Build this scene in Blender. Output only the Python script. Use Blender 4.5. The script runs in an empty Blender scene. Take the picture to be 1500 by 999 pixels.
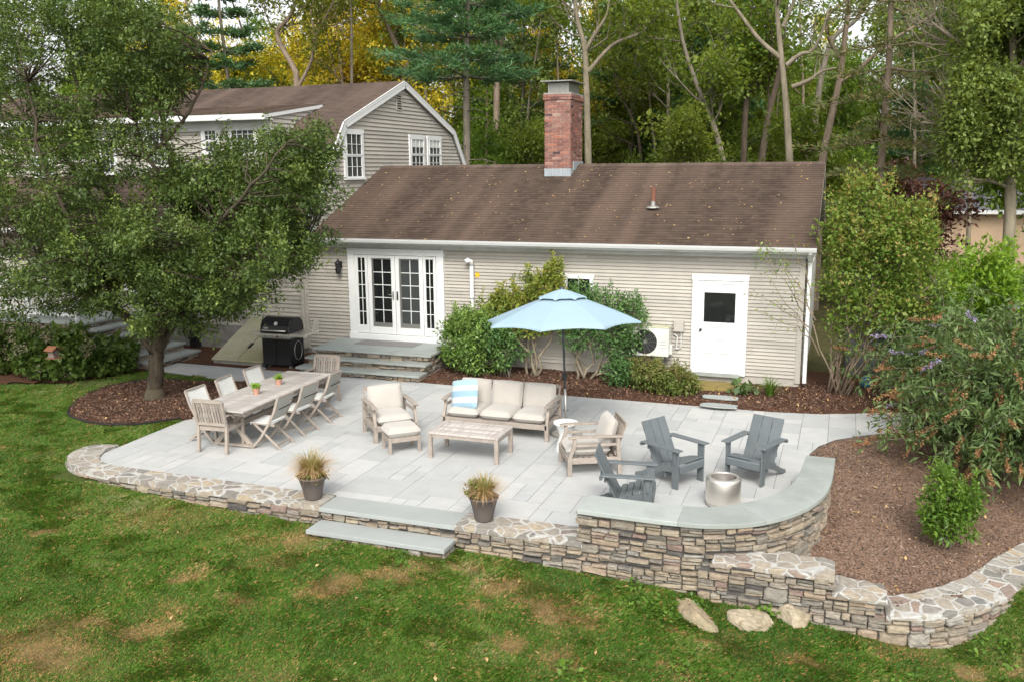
import bpy, math, random
import numpy as np
from math import sin, cos, pi, radians as R

scene = bpy.context.scene
COL = scene.collection

# ------------------------------------------------------------------ camera geometry
YAW, PITCH, ROLL, FPX = R(20.094), R(10.829), R(-0.484), 1325.7
CAM = np.array([0., 0., 4.6345])
_f = np.array([-sin(YAW) * cos(PITCH), cos(YAW) * cos(PITCH), -sin(PITCH)])
_r = np.array([cos(YAW), sin(YAW), 0.])
_u = np.cross(_r, _f)
_r, _u = cos(ROLL) * _r + sin(ROLL) * _u, -sin(ROLL) * _r + cos(ROLL) * _u
WY = 19.53          # front wall plane of the house


def ray(x, y): return _f + _r * (x - 750) / FPX - _u * (y - 499.5) / FPX
def G(x, y, z=0.):          # a measured point on a level plane
    d = ray(x, y); return CAM + d * (z - CAM[2]) / d[2]
def V(x, y, Y):             # a measured point on a plane facing the yard
    d = ray(x, y); return CAM + d * (Y - CAM[1]) / d[1]


# ------------------------------------------------------------------ tagging
def tag(o, label=None, cat=None, group=None, kind=None):
    if label: o['label'] = label
    if cat: o['category'] = cat
    if group: o['group'] = group
    if kind: o['kind'] = kind
    return o


def thing(name, label, cat, loc=(0, 0, 0), rz=0., group=None):
    o = bpy.data.objects.new(name, None)
    COL.objects.link(o)
    o.location = tuple(float(a) for a in loc)
    o.rotation_euler = (0, 0, rz)
    o.empty_display_size = .2
    return tag(o, label, cat, group)


def copy_tree(o, parent=None):
    c = o.copy(); COL.objects.link(c)
    if parent: c.parent = parent
    for ch in list(o.children): copy_tree(ch, c)
    return c


def relabel(o, label): o['label'] = label; return o


def facing(deg): return R(deg) + pi / 2      # things are built looking along local -Y


def rotz(a): return np.array([[cos(a), -sin(a), 0], [sin(a), cos(a), 0], [0, 0, 1.]])
def rotx(a): return np.array([[1, 0, 0], [0, cos(a), -sin(a)], [0, sin(a), cos(a)]])
def roty(a): return np.array([[cos(a), 0, sin(a)], [0, 1, 0], [-sin(a), 0, cos(a)]])


# ------------------------------------------------------------------ mesh builder
class MB:
    def __init__(s, rot=None, loc=(0, 0, 0)):
        s.v = []; s.n = 0; s.f = []; s.t = []
        s.rot = np.eye(3) if rot is None else rot; s.loc = np.array(loc, float)
        s.tint = .5

    def add(s, v, f, tint=None):
        v = np.asarray(v, float) @ s.rot.T + s.loc
        s.v.append(v)
        t = s.tint if tint is None else tint
        for q in f:
            s.f.append([i + s.n for i in q]); s.t.append(t)
        s.n += len(v)

    def box(s, x0, x1, y0, y1, z0, z1, tint=None, rot=None, piv=None):
        v = np.array([[x, y, z] for z in (z0, z1) for y in (y0, y1) for x in (x0, x1)], float)
        if rot is not None:
            p = np.array(piv if piv is not None else [(x0 + x1) / 2, (y0 + y1) / 2, (z0 + z1) / 2])
            v = (v - p) @ rot.T + p
        s.add(v, [(0, 2, 3, 1), (4, 5, 7, 6), (0, 1, 5, 4), (2, 6, 7, 3), (0, 4, 6, 2), (1, 3, 7, 5)], tint)

    def beam(s, p0, p1, w, h, side=None, tint=None, w1=None, h1=None):
        p0 = np.array(p0, float); p1 = np.array(p1, float)
        d = p1 - p0; d /= np.linalg.norm(d)
        if side is None: side = np.array([1., 0, 0]) if abs(d[0]) < .9 else np.array([0, 1., 0])
        a = np.array(side, float); a = a - d * (a @ d); a /= np.linalg.norm(a)
        b = np.cross(d, a)
        w1 = w if w1 is None else w1; h1 = h if h1 is None else h1
        v = []
        for p, ww, hh in ((p0, w, h), (p1, w1, h1)):
            for i, j in ((-1, -1), (1, -1), (1, 1), (-1, 1)):
                v.append(p + a * i * ww / 2 + b * j * hh / 2)
        s.add(v, [(0, 3, 2, 1), (4, 5, 6, 7), (0, 1, 5, 4), (1, 2, 6, 5), (2, 3, 7, 6), (3, 0, 4, 7)], tint)

    def tube(s, pts, rad, n=8, cap=True, tint=None):
        pts = np.asarray(pts, float); m = len(pts)
        rad = np.broadcast_to(np.asarray(rad, float), (m,))
        tn = np.gradient(pts, axis=0); tn /= np.linalg.norm(tn, axis=1)[:, None] + 1e-9
        ref = np.array([0.31, 0.17, .93]) if abs(tn[0][2]) < .8 else np.array([1., .1, 0])
        vs = []
        ang = np.arange(n) * 2 * pi / n
        for i in range(m):
            a = np.cross(tn[i], ref); a /= np.linalg.norm(a) + 1e-9
            b = np.cross(tn[i], a)
            vs.append(pts[i] + rad[i] * (np.cos(ang)[:, None] * a + np.sin(ang)[:, None] * b))
        f = []
        for i in range(m - 1):
            for k in range(n):
                k2 = (k + 1) % n
                f.append((i * n + k, i * n + k2, (i + 1) * n + k2, (i + 1) * n + k))
        if cap:
            f.append(tuple(range(n - 1, -1, -1))); f.append(tuple((m - 1) * n + k for k in range(n)))
        s.add(np.concatenate(vs), f, tint)

    def lathe(s, prof, n=32, c=(0, 0, 0), rmod=None, tint=None, top=True):
        vs = []
        for r, z in prof:
            for k in range(n):
                a = 2 * pi * k / n
                q = r * (1 if rmod is None else rmod(a, z))
                vs.append((c[0] + q * cos(a), c[1] + q * sin(a), c[2] + z))
        f = []
        for i in range(len(prof) - 1):
            for k in range(n):
                k2 = (k + 1) % n
                f.append((i * n + k, i * n + k2, (i + 1) * n + k2, (i + 1) * n + k))
        f.append(tuple(range(n - 1, -1, -1)))
        if top: f.append(tuple((len(prof) - 1) * n + k for k in range(n)))
        s.add(vs, f, tint)

    def prism(s, poly, x0, x1, tint=None):       # polygon in (y, z) pushed along x
        n = len(poly)
        v = [(x0, a, b) for a, b in poly] + [(x1, a, b) for a, b in poly]
        s.add(v, [tuple(range(n - 1, -1, -1)), tuple(range(n, 2 * n))] + [(i, (i + 1) % n, n + (i + 1) % n, n + i) for i in range(n)], tint)

    def slab(s, poly, z0, z1, tint=None):        # polygon in (x, y) pushed along z
        n = len(poly)
        v = [(a, b, z0) for a, b in poly] + [(a, b, z1) for a, b in poly]
        s.add(v, [tuple(range(n - 1, -1, -1)), tuple(range(n, 2 * n))] + [(i, (i + 1) % n, n + (i + 1) % n, n + i) for i in range(n)], tint)

    def pillow(s, c, sx, sy, sz, rot=None, edge=.32, puff=.5, n=14, tint=None, seed=0):
        # soft cushion: boxy outline, crowned faces, pinched seam
        rg = np.random.RandomState(seed)
        g = np.linspace(-1, 1, n)
        U, W = np.meshgrid(g, g, indexing='ij')
        e = 1 - np.maximum(np.abs(U), np.abs(W)) ** 6
        crown = edge + (1 - edge) * ((1 - U ** 2) * (1 - W ** 2)) ** puff
        crown = crown * np.sqrt(np.clip(e, 0, 1)) ** .7
        wob = sum(rg.uniform(-.03, .03) * np.sin(rg.uniform(1, 4) * U + rg.uniform(0, 6)) * np.cos(rg.uniform(1, 4) * W + rg.uniform(0, 6)) for _ in range(5))
        rr = 1 - .05 * (U ** 2) * (W ** 2)
        top = np.stack([U * sx / 2 * rr, W * sy / 2 * rr, (crown + wob * (e > .2)) * sz / 2], -1).reshape(-1, 3)
        bot = top * np.array([1, 1, -1.])
        v = np.concatenate([top, bot])
        f = []
        for i in range(n - 1):
            for j in range(n - 1):
                a = i * n + j
                f.append((a, a + n, a + n + 1, a + 1)); f.append((n * n + a, n * n + a + 1, n * n + a + n + 1, n * n + a + n))
        if rot is not None: v = v @ rot.T
        s.add(v + np.array(c), f, tint)

    def build(s, name, mat, parent=None, world=True, smooth=False, bev=0., sub=0, weld=False):
        v = np.concatenate(s.v) if s.v else np.zeros((0, 3))
        if parent is not None and world:
            p = parent
            while p is not None: v = v - np.array(p.location); p = p.parent
        me = bpy.data.meshes.new(name)
        me.from_pydata(v.tolist(), [], s.f)
        at = me.attributes.new('tint', 'FLOAT', 'FACE')
        at.data.foreach_set('value', np.array(s.t, np.float32))
        if smooth: me.shade_smooth()
        me.materials.append(mat)
        o = bpy.data.objects.new(name, me); COL.objects.link(o)
        if parent is not None: o.parent = parent
        if weld:
            m = o.modifiers.new('w', 'WELD'); m.merge_threshold = .0005
        if bev:
            m = o.modifiers.new('b', 'BEVEL'); m.width = bev; m.segments = 2; m.limit_method = 'ANGLE'; m.angle_limit = R(40)
        if sub:
            m = o.modifiers.new('s', 'SUBSURF'); m.levels = m.render_levels = sub
        return o


def quads(name, V4, tint, mat, parent=None, world=True, tint2=None, nv=4):
    """many separate small faces (leaves, blades) as one mesh; V4 is (n, nv, 3)"""
    n = len(V4)
    v = V4.reshape(-1, 3).astype(np.float32)
    if parent is not None and world:
        p = parent
        while p is not None: v = v - np.array(p.location, np.float32); p = p.parent
    me = bpy.data.meshes.new(name)
    me.vertices.add(n * nv); me.vertices.foreach_set('co', v.reshape(-1))
    me.loops.add(n * nv); me.loops.foreach_set('vertex_index', np.arange(n * nv, dtype=np.int32))
    me.polygons.add(n); me.polygons.foreach_set('loop_start', np.arange(n, dtype=np.int32) * nv)
    me.update(calc_edges=True)
    a = me.attributes.new('tint', 'FLOAT', 'FACE'); a.data.foreach_set('value', np.asarray(tint, np.float32))
    if tint2 is not None:
        a = me.attributes.new('dry', 'FLOAT', 'FACE'); a.data.foreach_set('value', np.asarray(tint2, np.float32))
    me.materials.append(mat)
    o = bpy.data.objects.new(name, me); COL.objects.link(o)
    if parent is not None: o.parent = parent
    return o


# ------------------------------------------------------------------ noise
_lat = np.random.RandomState(5).rand(256, 256)
def vn(x, y, sc, seed=0):
    x = np.asarray(x) / sc + 37.3 * seed + 1000; y = np.asarray(y) / sc + 11.7 * seed + 1000
    xi = np.floor(x).astype(int); yi = np.floor(y).astype(int); fx = x - xi; fy = y - yi
    fx = fx * fx * (3 - 2 * fx); fy = fy * fy * (3 - 2 * fy)
    L = lambda a, b: _lat[a % 256, b % 256]
    return (L(xi, yi) * (1 - fx) + L(xi + 1, yi) * fx) * (1 - fy) + (L(xi, yi + 1) * (1 - fx) + L(xi + 1, yi + 1) * fx) * fy
def fbm(x, y, sc, seed=0): return (vn(x, y, sc, seed) + .5 * vn(x, y, sc / 2.1, seed + 1) + .25 * vn(x, y, sc / 4.3, seed + 2)) / 1.75
def sstep(x): x = np.clip(x, 0, 1); return x * x * (3 - 2 * x)
def inpoly(px, py, poly):
    px = np.asarray(px); py = np.asarray(py); ins = np.zeros(px.shape, bool); n = len(poly)
    for i in range(n):
        x1, y1 = poly[i]; x2, y2 = poly[(i + 1) % n]
        if y1 == y2: continue
        c = ((y1 > py) != (y2 > py)) & (px < (x2 - x1) * (py - y1) / (y2 - y1) + x1)
        ins ^= c
    return ins
def clip(poly, a, b, c):          # keep a*x+b*y<=c
    out = []
    for i in range(len(poly)):
        p, q = poly[i], poly[(i + 1) % len(poly)]
        dp = a * p[0] + b * p[1] - c; dq = a * q[0] + b * q[1] - c
        if dp <= 0: out.append(p)
        if (dp < 0 < dq) or (dq < 0 < dp):
            t = dp / (dp - dq); out.append((p[0] + t * (q[0] - p[0]), p[1] + t * (q[1] - p[1])))
    return out


# ------------------------------------------------------------------ materials
class NT:
    def __init__(s, name):
        s.m = bpy.data.materials.new(name); s.m.use_nodes = True
        s.t = s.m.node_tree; s.t.nodes.clear()
        s.out = s.t.nodes.new('ShaderNodeOutputMaterial')
    def n(s, ty, **kw):
        nd = s.t.nodes.new('ShaderNode' + ty)
        for k, v in kw.items():
            if k.startswith('_'): setattr(nd, k[1:], v)
            else:
                key = {'i0': 0, 'i1': 1, 'i2': 2}.get(k, k.replace('_', ' '))
                nd.inputs[key].default_value = v
        return nd
    def l(s, a, b): s.t.links.new(a, b)
    def coord(s, kind='Object', scale=None):
        c = s.n('TexCoord').outputs[kind]
        if scale is not None:
            mp = s.n('Mapping'); mp.inputs['Scale'].default_value = scale; s.l(c, mp.inputs[0]); c = mp.outputs[0]
        return c
    def noise(s, scale, co=None, detail=4, rough=.6):
        nd = s.n('TexNoise', Scale=scale, Detail=detail, Roughness=rough)
        if co is not None: s.l(co, nd.inputs['Vector'])
        return nd.outputs['Fac']
    def ramp(s, fac, stops, interp='LINEAR'):
        r = s.n('ValToRGB'); r.color_ramp.interpolation = interp
        el = r.color_ramp.elements
        while len(el) < len(stops): el.new(.5)
        for e, (p, c) in zip(el, stops): e.position = p; e.color = (*c, 1)
        s.l(fac, r.inputs[0]); return r.outputs[0]
    def mix(s, fac, a, b, mode='MIX'):
        m = s.n('Mix', _data_type='RGBA', _blend_type=mode)
        for sk, val in ((0, fac), (6, a), (7, b)):
            if hasattr(val, 'is_linked') or hasattr(val, 'links'): s.l(val, m.inputs[sk])
            elif sk == 0: m.inputs[0].default_value = val
            else: m.inputs[sk].default_value = (*val, 1)
        return m.outputs[2]
    def math(s, op, a, b=0., c=None):
        m = s.n('Math', _operation=op)
        for i, val in enumerate((a, b) if c is None else (a, b, c)):
            if hasattr(val, 'links'): s.l(val, m.inputs[i])
            else: m.inputs[i].default_value = val
        return m.outputs[0]
    def attr(s, name): return s.n('Attribute', _attribute_name=name).outputs['Fac']
    def bump(s, h, strength=.3, dist=.01):
        b = s.n('Bump', Strength=strength, Distance=dist); s.l(h, b.inputs['Height']); return b.outputs[0]
    def bsdf(s, col, rough=.6, metal=0., spec=.5, normal=None, coat=0., sheen=0.):
        b = s.n('BsdfPrincipled')
        if hasattr(col, 'links'): s.l(col, b.inputs['Base Color'])
        else: b.inputs['Base Color'].default_value = (*col, 1)
        if hasattr(rough, 'links'): s.l(rough, b.inputs['Roughness'])
        else: b.inputs['Roughness'].default_value = rough
        b.inputs['Metallic'].default_value = metal
        b.inputs['Specular IOR Level'].default_value = spec
        b.inputs['Coat Weight'].default_value = coat
        b.inputs['Sheen Weight'].default_value = sheen
        if normal is not None: s.l(normal, b.inputs['Normal'])
        s.l(b.outputs[0], s.out.inputs[0])
        return b


def cmul(c, k): return tuple(min(1, a * k) for a in c)


def plain(name, c, rough=.6, var=.18, sc=6., bump=.15, bsc=60., metal=0., spec=.4, tint=.25, dirt=None, coat=0., sheen=0., stretch=None):
    t = NT(name)
    co = t.coord('Object', stretch)
    n1 = t.noise(sc, co, 5)
    col = t.ramp(n1, [(.25, cmul(c, 1 - var)), (.75, cmul(c, 1 + var))])
    if tint:
        a = t.attr('tint')
        col = t.mix(1., col, t.ramp(a, [(0, (1 - tint,) * 3), (1, (1 + tint,) * 3)]), 'MULTIPLY')
    if dirt:
        n2 = t.noise(sc * .35, co, 6, .7)
        col = t.mix(t.ramp(n2, [(.48, (0, 0, 0)), (.68, (1, 1, 1))]), col, dirt)
    nb = t.noise(bsc, co, 3)
    t.bsdf(col, rough, metal, spec, t.bump(nb, bump, .01) if bump else None, coat, sheen)
    return t.m


def leafmat(name, cols, rough=.5, trans=.3, objvar=.12, spec=.3):
    """cols: dark, mid, light leaf colours picked per leaf"""
    t = NT(name)
    a = t.attr('tint')
    k = len(cols)
    col = t.ramp(a, [(i / (k - 1), c) for i, c in enumerate(cols)])
    oi = t.n('ObjectInfo').outputs['Random']
    hs = t.n('HueSaturation', Hue=.5, Saturation=1., Value=1.)
    t.l(t.math('MULTIPLY_ADD', oi, objvar * .35, .5 - objvar * .2), hs.inputs['Hue'])
    t.l(t.math('MULTIPLY_ADD', oi, objvar * 3, 1 - objvar * 1.5), hs.inputs['Value'])
    t.l(col, hs.inputs['Color'])
    c = hs.outputs[0]
    b = t.bsdf(c, rough, 0, spec)
    tr = t.n('BsdfTranslucent'); t.l(t.mix(1., c, (1.35, 1.25, .55), 'MULTIPLY'), tr.inputs[0])
    mx = t.n('MixShader'); mx.inputs[0].default_value = trans
    t.l(b.outputs[0], mx.inputs[1]); t.l(tr.outputs[0], mx.inputs[2]); t.l(mx.outputs[0], t.out.inputs[0])
    return t.m


M = {}
M['white'] = plain('white_paint', (.68, .69, .68), .45, .04, 3, .05, tint=.05)
M['white_dull'] = plain('white_trim', (.56, .57, .55), .55, .08, 5, .1, tint=.05, dirt=(.45, .45, .4))
M['siding'] = plain('siding', (.395, .37, .325), .75, .07, 2.5, .15, 90, tint=.10, spec=.2)
M['roof'] = None
M['glass'] = plain('dark_glass', (.012, .014, .014), .04, .1, 2, 0, spec=.6, tint=0)
M['grey_curtain'] = plain('grey_blind', (.19, .2, .2), .4, .1, 6, 0, tint=.05)
M['screen_glass'] = plain('screened_glass', (.05, .055, .055), .12, .1, 4, 0, spec=.5, tint=0)
M['slate'] = plain('bluestone', (.30, .33, .315), .6, .12, 2.2, .1, 80, tint=.12, dirt=(.24, .25, .22))
M['slate_light'] = plain('thermal_bluestone', (.31, .33, .32), .6, .07, 1.7, .08, 90, tint=.1)
M['cap'] = plain('capstone', (.30, .325, .305), .65, .10, 2.6, .15, 70, tint=.18, dirt=(.23, .25, .225))
M['concrete'] = plain('concrete', (.27, .26, .235), .85, .15, 3, .3, 40, tint=0, dirt=(.15, .14, .12))
M['teak'] = plain('weathered_teak', (.305, .262, .222), .75, .2, 9, .25, 120, tint=.22, dirt=(.26, .23, .2))
M['teak_grey'] = plain('silvered_teak', (.50, .455, .425), .75, .2, 6, .25, 110, tint=.28, dirt=(.29, .25, .22), stretch=(8, 1, 1))
M['teak_grey_x'] = plain('silvered_teak_lengthwise', (.48, .45, .42), .75, .2, 6, .25, 110, tint=.28, dirt=(.31, .27, .24), stretch=(1, 8, 1))
M['cushion'] = plain('sand_cushion_fabric', (.405, .378, .34), .9, .05, 4, .3, 260, tint=.05, spec=.15, sheen=.3)
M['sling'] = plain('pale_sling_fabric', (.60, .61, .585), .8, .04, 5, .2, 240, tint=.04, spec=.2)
M['sling_shaded'] = plain('shade_toned_sling_fabric', (.36, .36, .33), .8, .04, 5, .2, 240, tint=.04, spec=.2)  # same sling cloth, darkened in colour for the shaded chair backs
M['poly'] = plain('grey_poly_lumber', (.115, .132, .138), .5, .08, 8, .1, 90, tint=.14, spec=.4)
M['steel'] = plain('brushed_steel', (.80, .76, .69), .42, .05, 4, .06, 140, metal=1., tint=0, stretch=(1, 1, 14))
M['steel_in'] = plain('fire_bowl_steel', (.24, .22, .20), .5, .2, 5, .06, 60, metal=.5, tint=0, dirt=(.12, .10, .09))
M['steel_dark'] = plain('sooty_steel', (.10, .09, .08), .6, .2, 6, .1, metal=.5, tint=0)
M['black'] = plain('black_enamel', (.008, .008, .009), .28, .1, 6, .0, spec=.5, tint=0)
M['black_matt'] = plain('black_matt', (.014, .014, .015), .6, .1, 6, .1, tint=0)
M['alu'] = plain('grey_aluminium', (.32, .32, .30), .4, .06, 5, .05, metal=.7, tint=0)
M['ac'] = plain('outdoor_unit_white', (.62, .62, .57), .5, .06, 4, .05, tint=.03, dirt=(.5, .49, .38))
M['ac_top'] = plain('algae_stained_top', (.5, .5, .36), .6, .15, 6, .05, tint=0, dirt=(.36, .36, .2))
M['umbrella'] = plain('pale_blue_canvas', (.28, .385, .45), .85, .03, 3, .15, 220, tint=.08, spec=.1)
M['umb_pole'] = plain('charcoal_pole', (.07, .08, .085), .4, .05, 5, 0, metal=.4, tint=0)
M['terracotta'] = plain('terracotta', (.44, .24, .18), .85, .12, 8, .15, tint=.05)
M['pot'] = plain('brown_grey_pot', (.105, .088, .08), .6, .1, 10, .15, tint=.05)
M['lead'] = plain('lead_flashing', (.28, .31, .33), .6, .25, 7, .1, tint=.1, stretch=(4, 4, .6))
M['mortar'] = plain('mortar', (.40, .38, .34), .9, .1, 10, .3, tint=0)
M['galv'] = plain('galvanised', (.30, .30, .275), .5, .15, 8, .05, metal=.5, tint=0)
M['pipe_red'] = plain('rust_pipe', (.17, .07, .045), .7, .2, 8, .1, tint=0)
M['bulkhead'] = plain('algae_green_bulkhead', (.36, .34, .24), .7, .16, 2.2, .1, 40, tint=.1, dirt=(.27, .25, .12))
M['moss'] = plain('dry_moss', (.20, .15, .045), .95, .35, 14, .8, 60, tint=.1)
M['asphalt'] = plain('asphalt', (.045, .046, .048), .9, .15, 6, .4, 90, tint=0)
M['earth'] = plain('dark_earth', (.05, .032, .022), .95, .3, 10, .6, 60, tint=.1)
M['yellow'] = plain('yellow_sticker', (.75, .42, .02), .5, .05, 5, 0, tint=0)
M['orange'] = plain('orange_roof', (.20, .085, .045), .6, .15, 10, .1, tint=0)
M['grey_wood'] = plain('grey_wood', (.16, .13, .11), .8, .15, 10, .2, tint=.1)
M['blue'] = plain('blue_glaze', (.03, .2, .34), .25, .1, 6, 0, tint=0)
M['boulder'] = plain('fieldstone_boulder', (.30, .235, .155), .9, .3, 9, .9, 30, tint=.05, dirt=(.24, .22, .13))
M['boulder_pale'] = plain('pale_boulder', (.34, .29, .205), .9, .35, 14, .9, 40, tint=.05, dirt=(.22, .17, .10))


def stone_mat():
    t = NT('fieldstone')
    co = t.coord('Object')
    a = t.attr('tint')
    col = t.ramp(a, [(0, (.09, .085, .08)), (.10, (.15, .14, .12)), (.28, (.255, .21, .155)), (.42, (.175, .165, .145)), (.56, (.31, .26, .19)),
                     (.68, (.21, .195, .17)), (.82, (.30, .23, .165)), (.94, (.27, .26, .235)), (1, (.21, .155, .13))])
    n1 = t.noise(14, co, 6, .7)
    col = t.mix(1., col, t.ramp(n1, [(.25, (.62, .62, .62)), (.75, (1.35, 1.33, 1.3))]), 'MULTIPLY')
    n3 = t.noise(5, co, 5, .7)
    col = t.mix(t.ramp(n3, [(.55, (0, 0, 0)), (.75, (.55, .55, .55))]), col, (.33, .34, .29))
    nb = t.noise(38, co, 6, .7)
    t.bsdf(col, .88, 0, .2, t.bump(nb, .55, .012))
    return t.m


def coping_mat():
    t = NT('mortared_coping')
    co = t.coord('Object')
    nz = t.n('TexNoise', Scale=3., Detail=3.); t.l(co, nz.inputs['Vector'])
    vm = t.n('VectorMath', _operation='MULTIPLY_ADD'); t.l(nz.outputs['Color'], vm.inputs[0]); vm.inputs[1].default_value = (.16, .16, 0); t.l(co, vm.inputs[2])
    v1 = t.n('TexVoronoi', _feature='DISTANCE_TO_EDGE', Scale=4.6, Randomness=1.); t.l(vm.outputs[0], v1.inputs['Vector'])
    v2 = t.n('TexVoronoi', _feature='F1', Scale=4.6, Randomness=1.); t.l(vm.outputs[0], v2.inputs['Vector'])
    sp = t.n('SeparateColor'); t.l(v2.outputs['Color'], sp.inputs[0])
    col = t.ramp(sp.outputs[0], [(0, (.19, .18, .16)), (.25, (.31, .27, .215)), (.45, (.23, .215, .19)), (.6, (.34, .28, .20)), (.78, (.29, .275, .245)), (.9, (.26, .19, .15)), (1, (.16, .16, .155))])
    n1 = t.noise(16, co, 5)
    col = t.mix(1., col, t.ramp(n1, [(.3, (.8, .8, .8)), (.7, (1.25, 1.25, 1.25))]), 'MULTIPLY')
    nm = t.noise(22, co, 4)
    mor = t.ramp(nm, [(.3, (.34, .33, .305)), (.7, (.48, .475, .45))])
    w = t.noise(2.2, co, 3)
    d = t.math('SUBTRACT', v1.outputs['Distance'], t.math('MULTIPLY_ADD', w, .20, -.06))
    fac = t.ramp(d, [(0, (0, 0, 0)), (.03, (1, 1, 1))])
    c = t.mix(fac, mor, col)
    t.bsdf(c, .85, 0, .25, t.bump(t.math('ADD', fac, t.math('MULTIPLY', n1, .5)), .5, .012))
    return t.m


def roof_mat(name, c1, c2, streak=True):
    t = NT(name)
    co = t.coord('Object')
    mp = t.n('Mapping'); mp.inputs['Scale'].default_value = (1, 1, 0); t.l(co, mp.inputs[0])
    a = t.attr('tint')
    # tabs: cells along X, shifted per course with the course's tint
    sx = t.n('SeparateXYZ'); t.l(co, sx.inputs[0])
    u = t.math('ADD', t.math('MULTIPLY', sx.outputs[0], 6.5), t.math('MULTIPLY', a, 57.))
    wn = t.n('TexWhiteNoise', _noise_dimensions='2D')
    cb = t.n('CombineXYZ'); t.l(t.math('FLOOR', u), cb.inputs[0]); t.l(t.math('MULTIPLY', a, 91.), cb.inputs[1]); t.l(cb.outputs[0], wn.inputs[0])
    base = t.mix(t.noise(.9, co, 5, .65), c1, c2)
    col = t.mix(1., base, t.ramp(wn.outputs[0], [(0, (.80, .80, .80)), (1, (1.2, 1.2, 1.2))]), 'MULTIPLY')
    edge = t.math('FRACT', u)
    col = t.mix(t.ramp(edge, [(0, (.6, .6, .6)), (.05, (0, 0, 0))]), col, cmul(c1, .45))
    st = t.n('TexNoise', Scale=1.6, Detail=4.); m2 = t.n('Mapping'); m2.inputs['Scale'].default_value = (1, .12, .12); t.l(co, m2.inputs[0]); t.l(m2.outputs[0], st.inputs['Vector'])
    col = t.mix(t.ramp(st.outputs['Fac'], [(.42, (0, 0, 0)), (.70, (.8, .8, .8))]), col, cmul(c2, 1.35))
    gr = t.noise(180, co, 2)
    col = t.mix(1., col, t.ramp(gr, [(.3, (.8, .8, .8)), (.7, (1.25, 1.25, 1.25))]), 'MULTIPLY')
    t.bsdf(col, .92, 0, .15, t.bump(gr, .3, .01))
    return t.m


def ground_mat():
    t = NT('lawn_soil')
    co = t.coord('Object')
    d = t.attr('dry'); ff = t.attr('wood')
    g = t.ramp(t.noise(9, co, 5), [(.3, (.040, .058, .014)), (.7, (.08, .10, .026))])
    dry = t.ramp(t.noise(14, co, 5), [(.3, (.13, .10, .045)), (.7, (.24, .155, .075))])
    c = t.mix(d, g, dry)
    fl = t.ramp(t.noise(6, co, 6), [(.3, (.06, .06, .025)), (.7, (.12, .11, .05))])
    c = t.mix(ff, c, fl)
    t.bsdf(c, .95, 0, .1, t.bump(t.noise(40, co, 4), .8, .03))
    return t.m


def grass_mat():
    t = NT('grass_blades')
    a = t.attr('tint'); d = t.attr('dry')
    g = t.ramp(a, [(0, (.026, .075, .007)), (.35, (.052, .125, .011)), (.7, (.095, .18, .020)), (.88, (.14, .20, .040)), (1, (.18, .21, .08))])
    s = t.ramp(a, [(0, (.25, .125, .04)), (.5, (.40, .21, .08)), (1, (.46, .31, .15))])
    c = t.mix(d, g, s)
    b = t.bsdf(c, .55, 0, .25)
    tr = t.n('BsdfTranslucent'); t.l(c, tr.inputs[0])
    mx = t.n('MixShader'); mx.inputs[0].default_value = .3
    t.l(b.outputs[0], mx.inputs[1]); t.l(tr.outputs[0], mx.inputs[2]); t.l(mx.outputs[0], t.out.inputs[0])
    return t.m


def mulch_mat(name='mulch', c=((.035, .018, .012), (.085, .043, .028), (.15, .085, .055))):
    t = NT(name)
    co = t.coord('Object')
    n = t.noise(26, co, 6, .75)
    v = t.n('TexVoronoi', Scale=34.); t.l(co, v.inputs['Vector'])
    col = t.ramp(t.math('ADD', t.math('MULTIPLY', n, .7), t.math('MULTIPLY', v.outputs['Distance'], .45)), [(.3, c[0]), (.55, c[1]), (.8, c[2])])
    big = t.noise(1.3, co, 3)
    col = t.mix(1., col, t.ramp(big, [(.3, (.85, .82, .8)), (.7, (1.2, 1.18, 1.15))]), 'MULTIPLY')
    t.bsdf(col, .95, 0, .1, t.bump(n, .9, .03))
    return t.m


def paver_mat():
    t = NT('pavers')
    co = t.coord('Object')
    a = t.attr('tint')
    col = t.ramp(a, [(0, (.375, .385, .38)), (.3, (.405, .413, .41)), (.6, (.425, .43, .422)), (1, (.455, .455, .442))])
    n = t.noise(3.5, co, 6, .7)
    col = t.mix(1., col, t.ramp(n, [(.3, (.92, .925, .93)), (.7, (1.07, 1.07, 1.065))]), 'MULTIPLY')
    g = t.noise(70, co, 3)
    col = t.mix(1., col, t.ramp(g, [(.3, (.94, .94, .94)), (.7, (1.05, 1.05, 1.05))]), 'MULTIPLY')
    big = t.noise(.55, co, 4)
    col = t.mix(t.ramp(big, [(.5, (0, 0, 0)), (.8, (.35, .35, .35))]), col, (.48, .46, .43))
    t.bsdf(col, .7, 0, .3, t.bump(n, .12, .01))
    return t.m


def brick_mat():
    t = NT('chimney_brick')
    co = t.coord('Object')
    a = t.attr('tint')
    col = t.ramp(a, [(0, (.075, .05, .05)), (.15, (.14, .075, .065)), (.45, (.24, .105, .08)), (.7, (.22, .12, .10)), (.88, (.34, .14, .095)), (1, (.33, .22, .18))])
    n = t.noise(30, co, 5)
    col = t.mix(1., col, t.ramp(n, [(.3, (.75, .75, .75)), (.7, (1.25, 1.25, 1.25))]), 'MULTIPLY')
    n2 = t.noise(2.6, co, 4)
    col = t.mix(t.ramp(n2, [(.55, (0, 0, 0)), (.75, (.4, .4, .4))]), col, (.45, .33, .28))
    t.bsdf(col, .9, 0, .15, t.bump(n, .4, .01))
    return t.m


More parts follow.
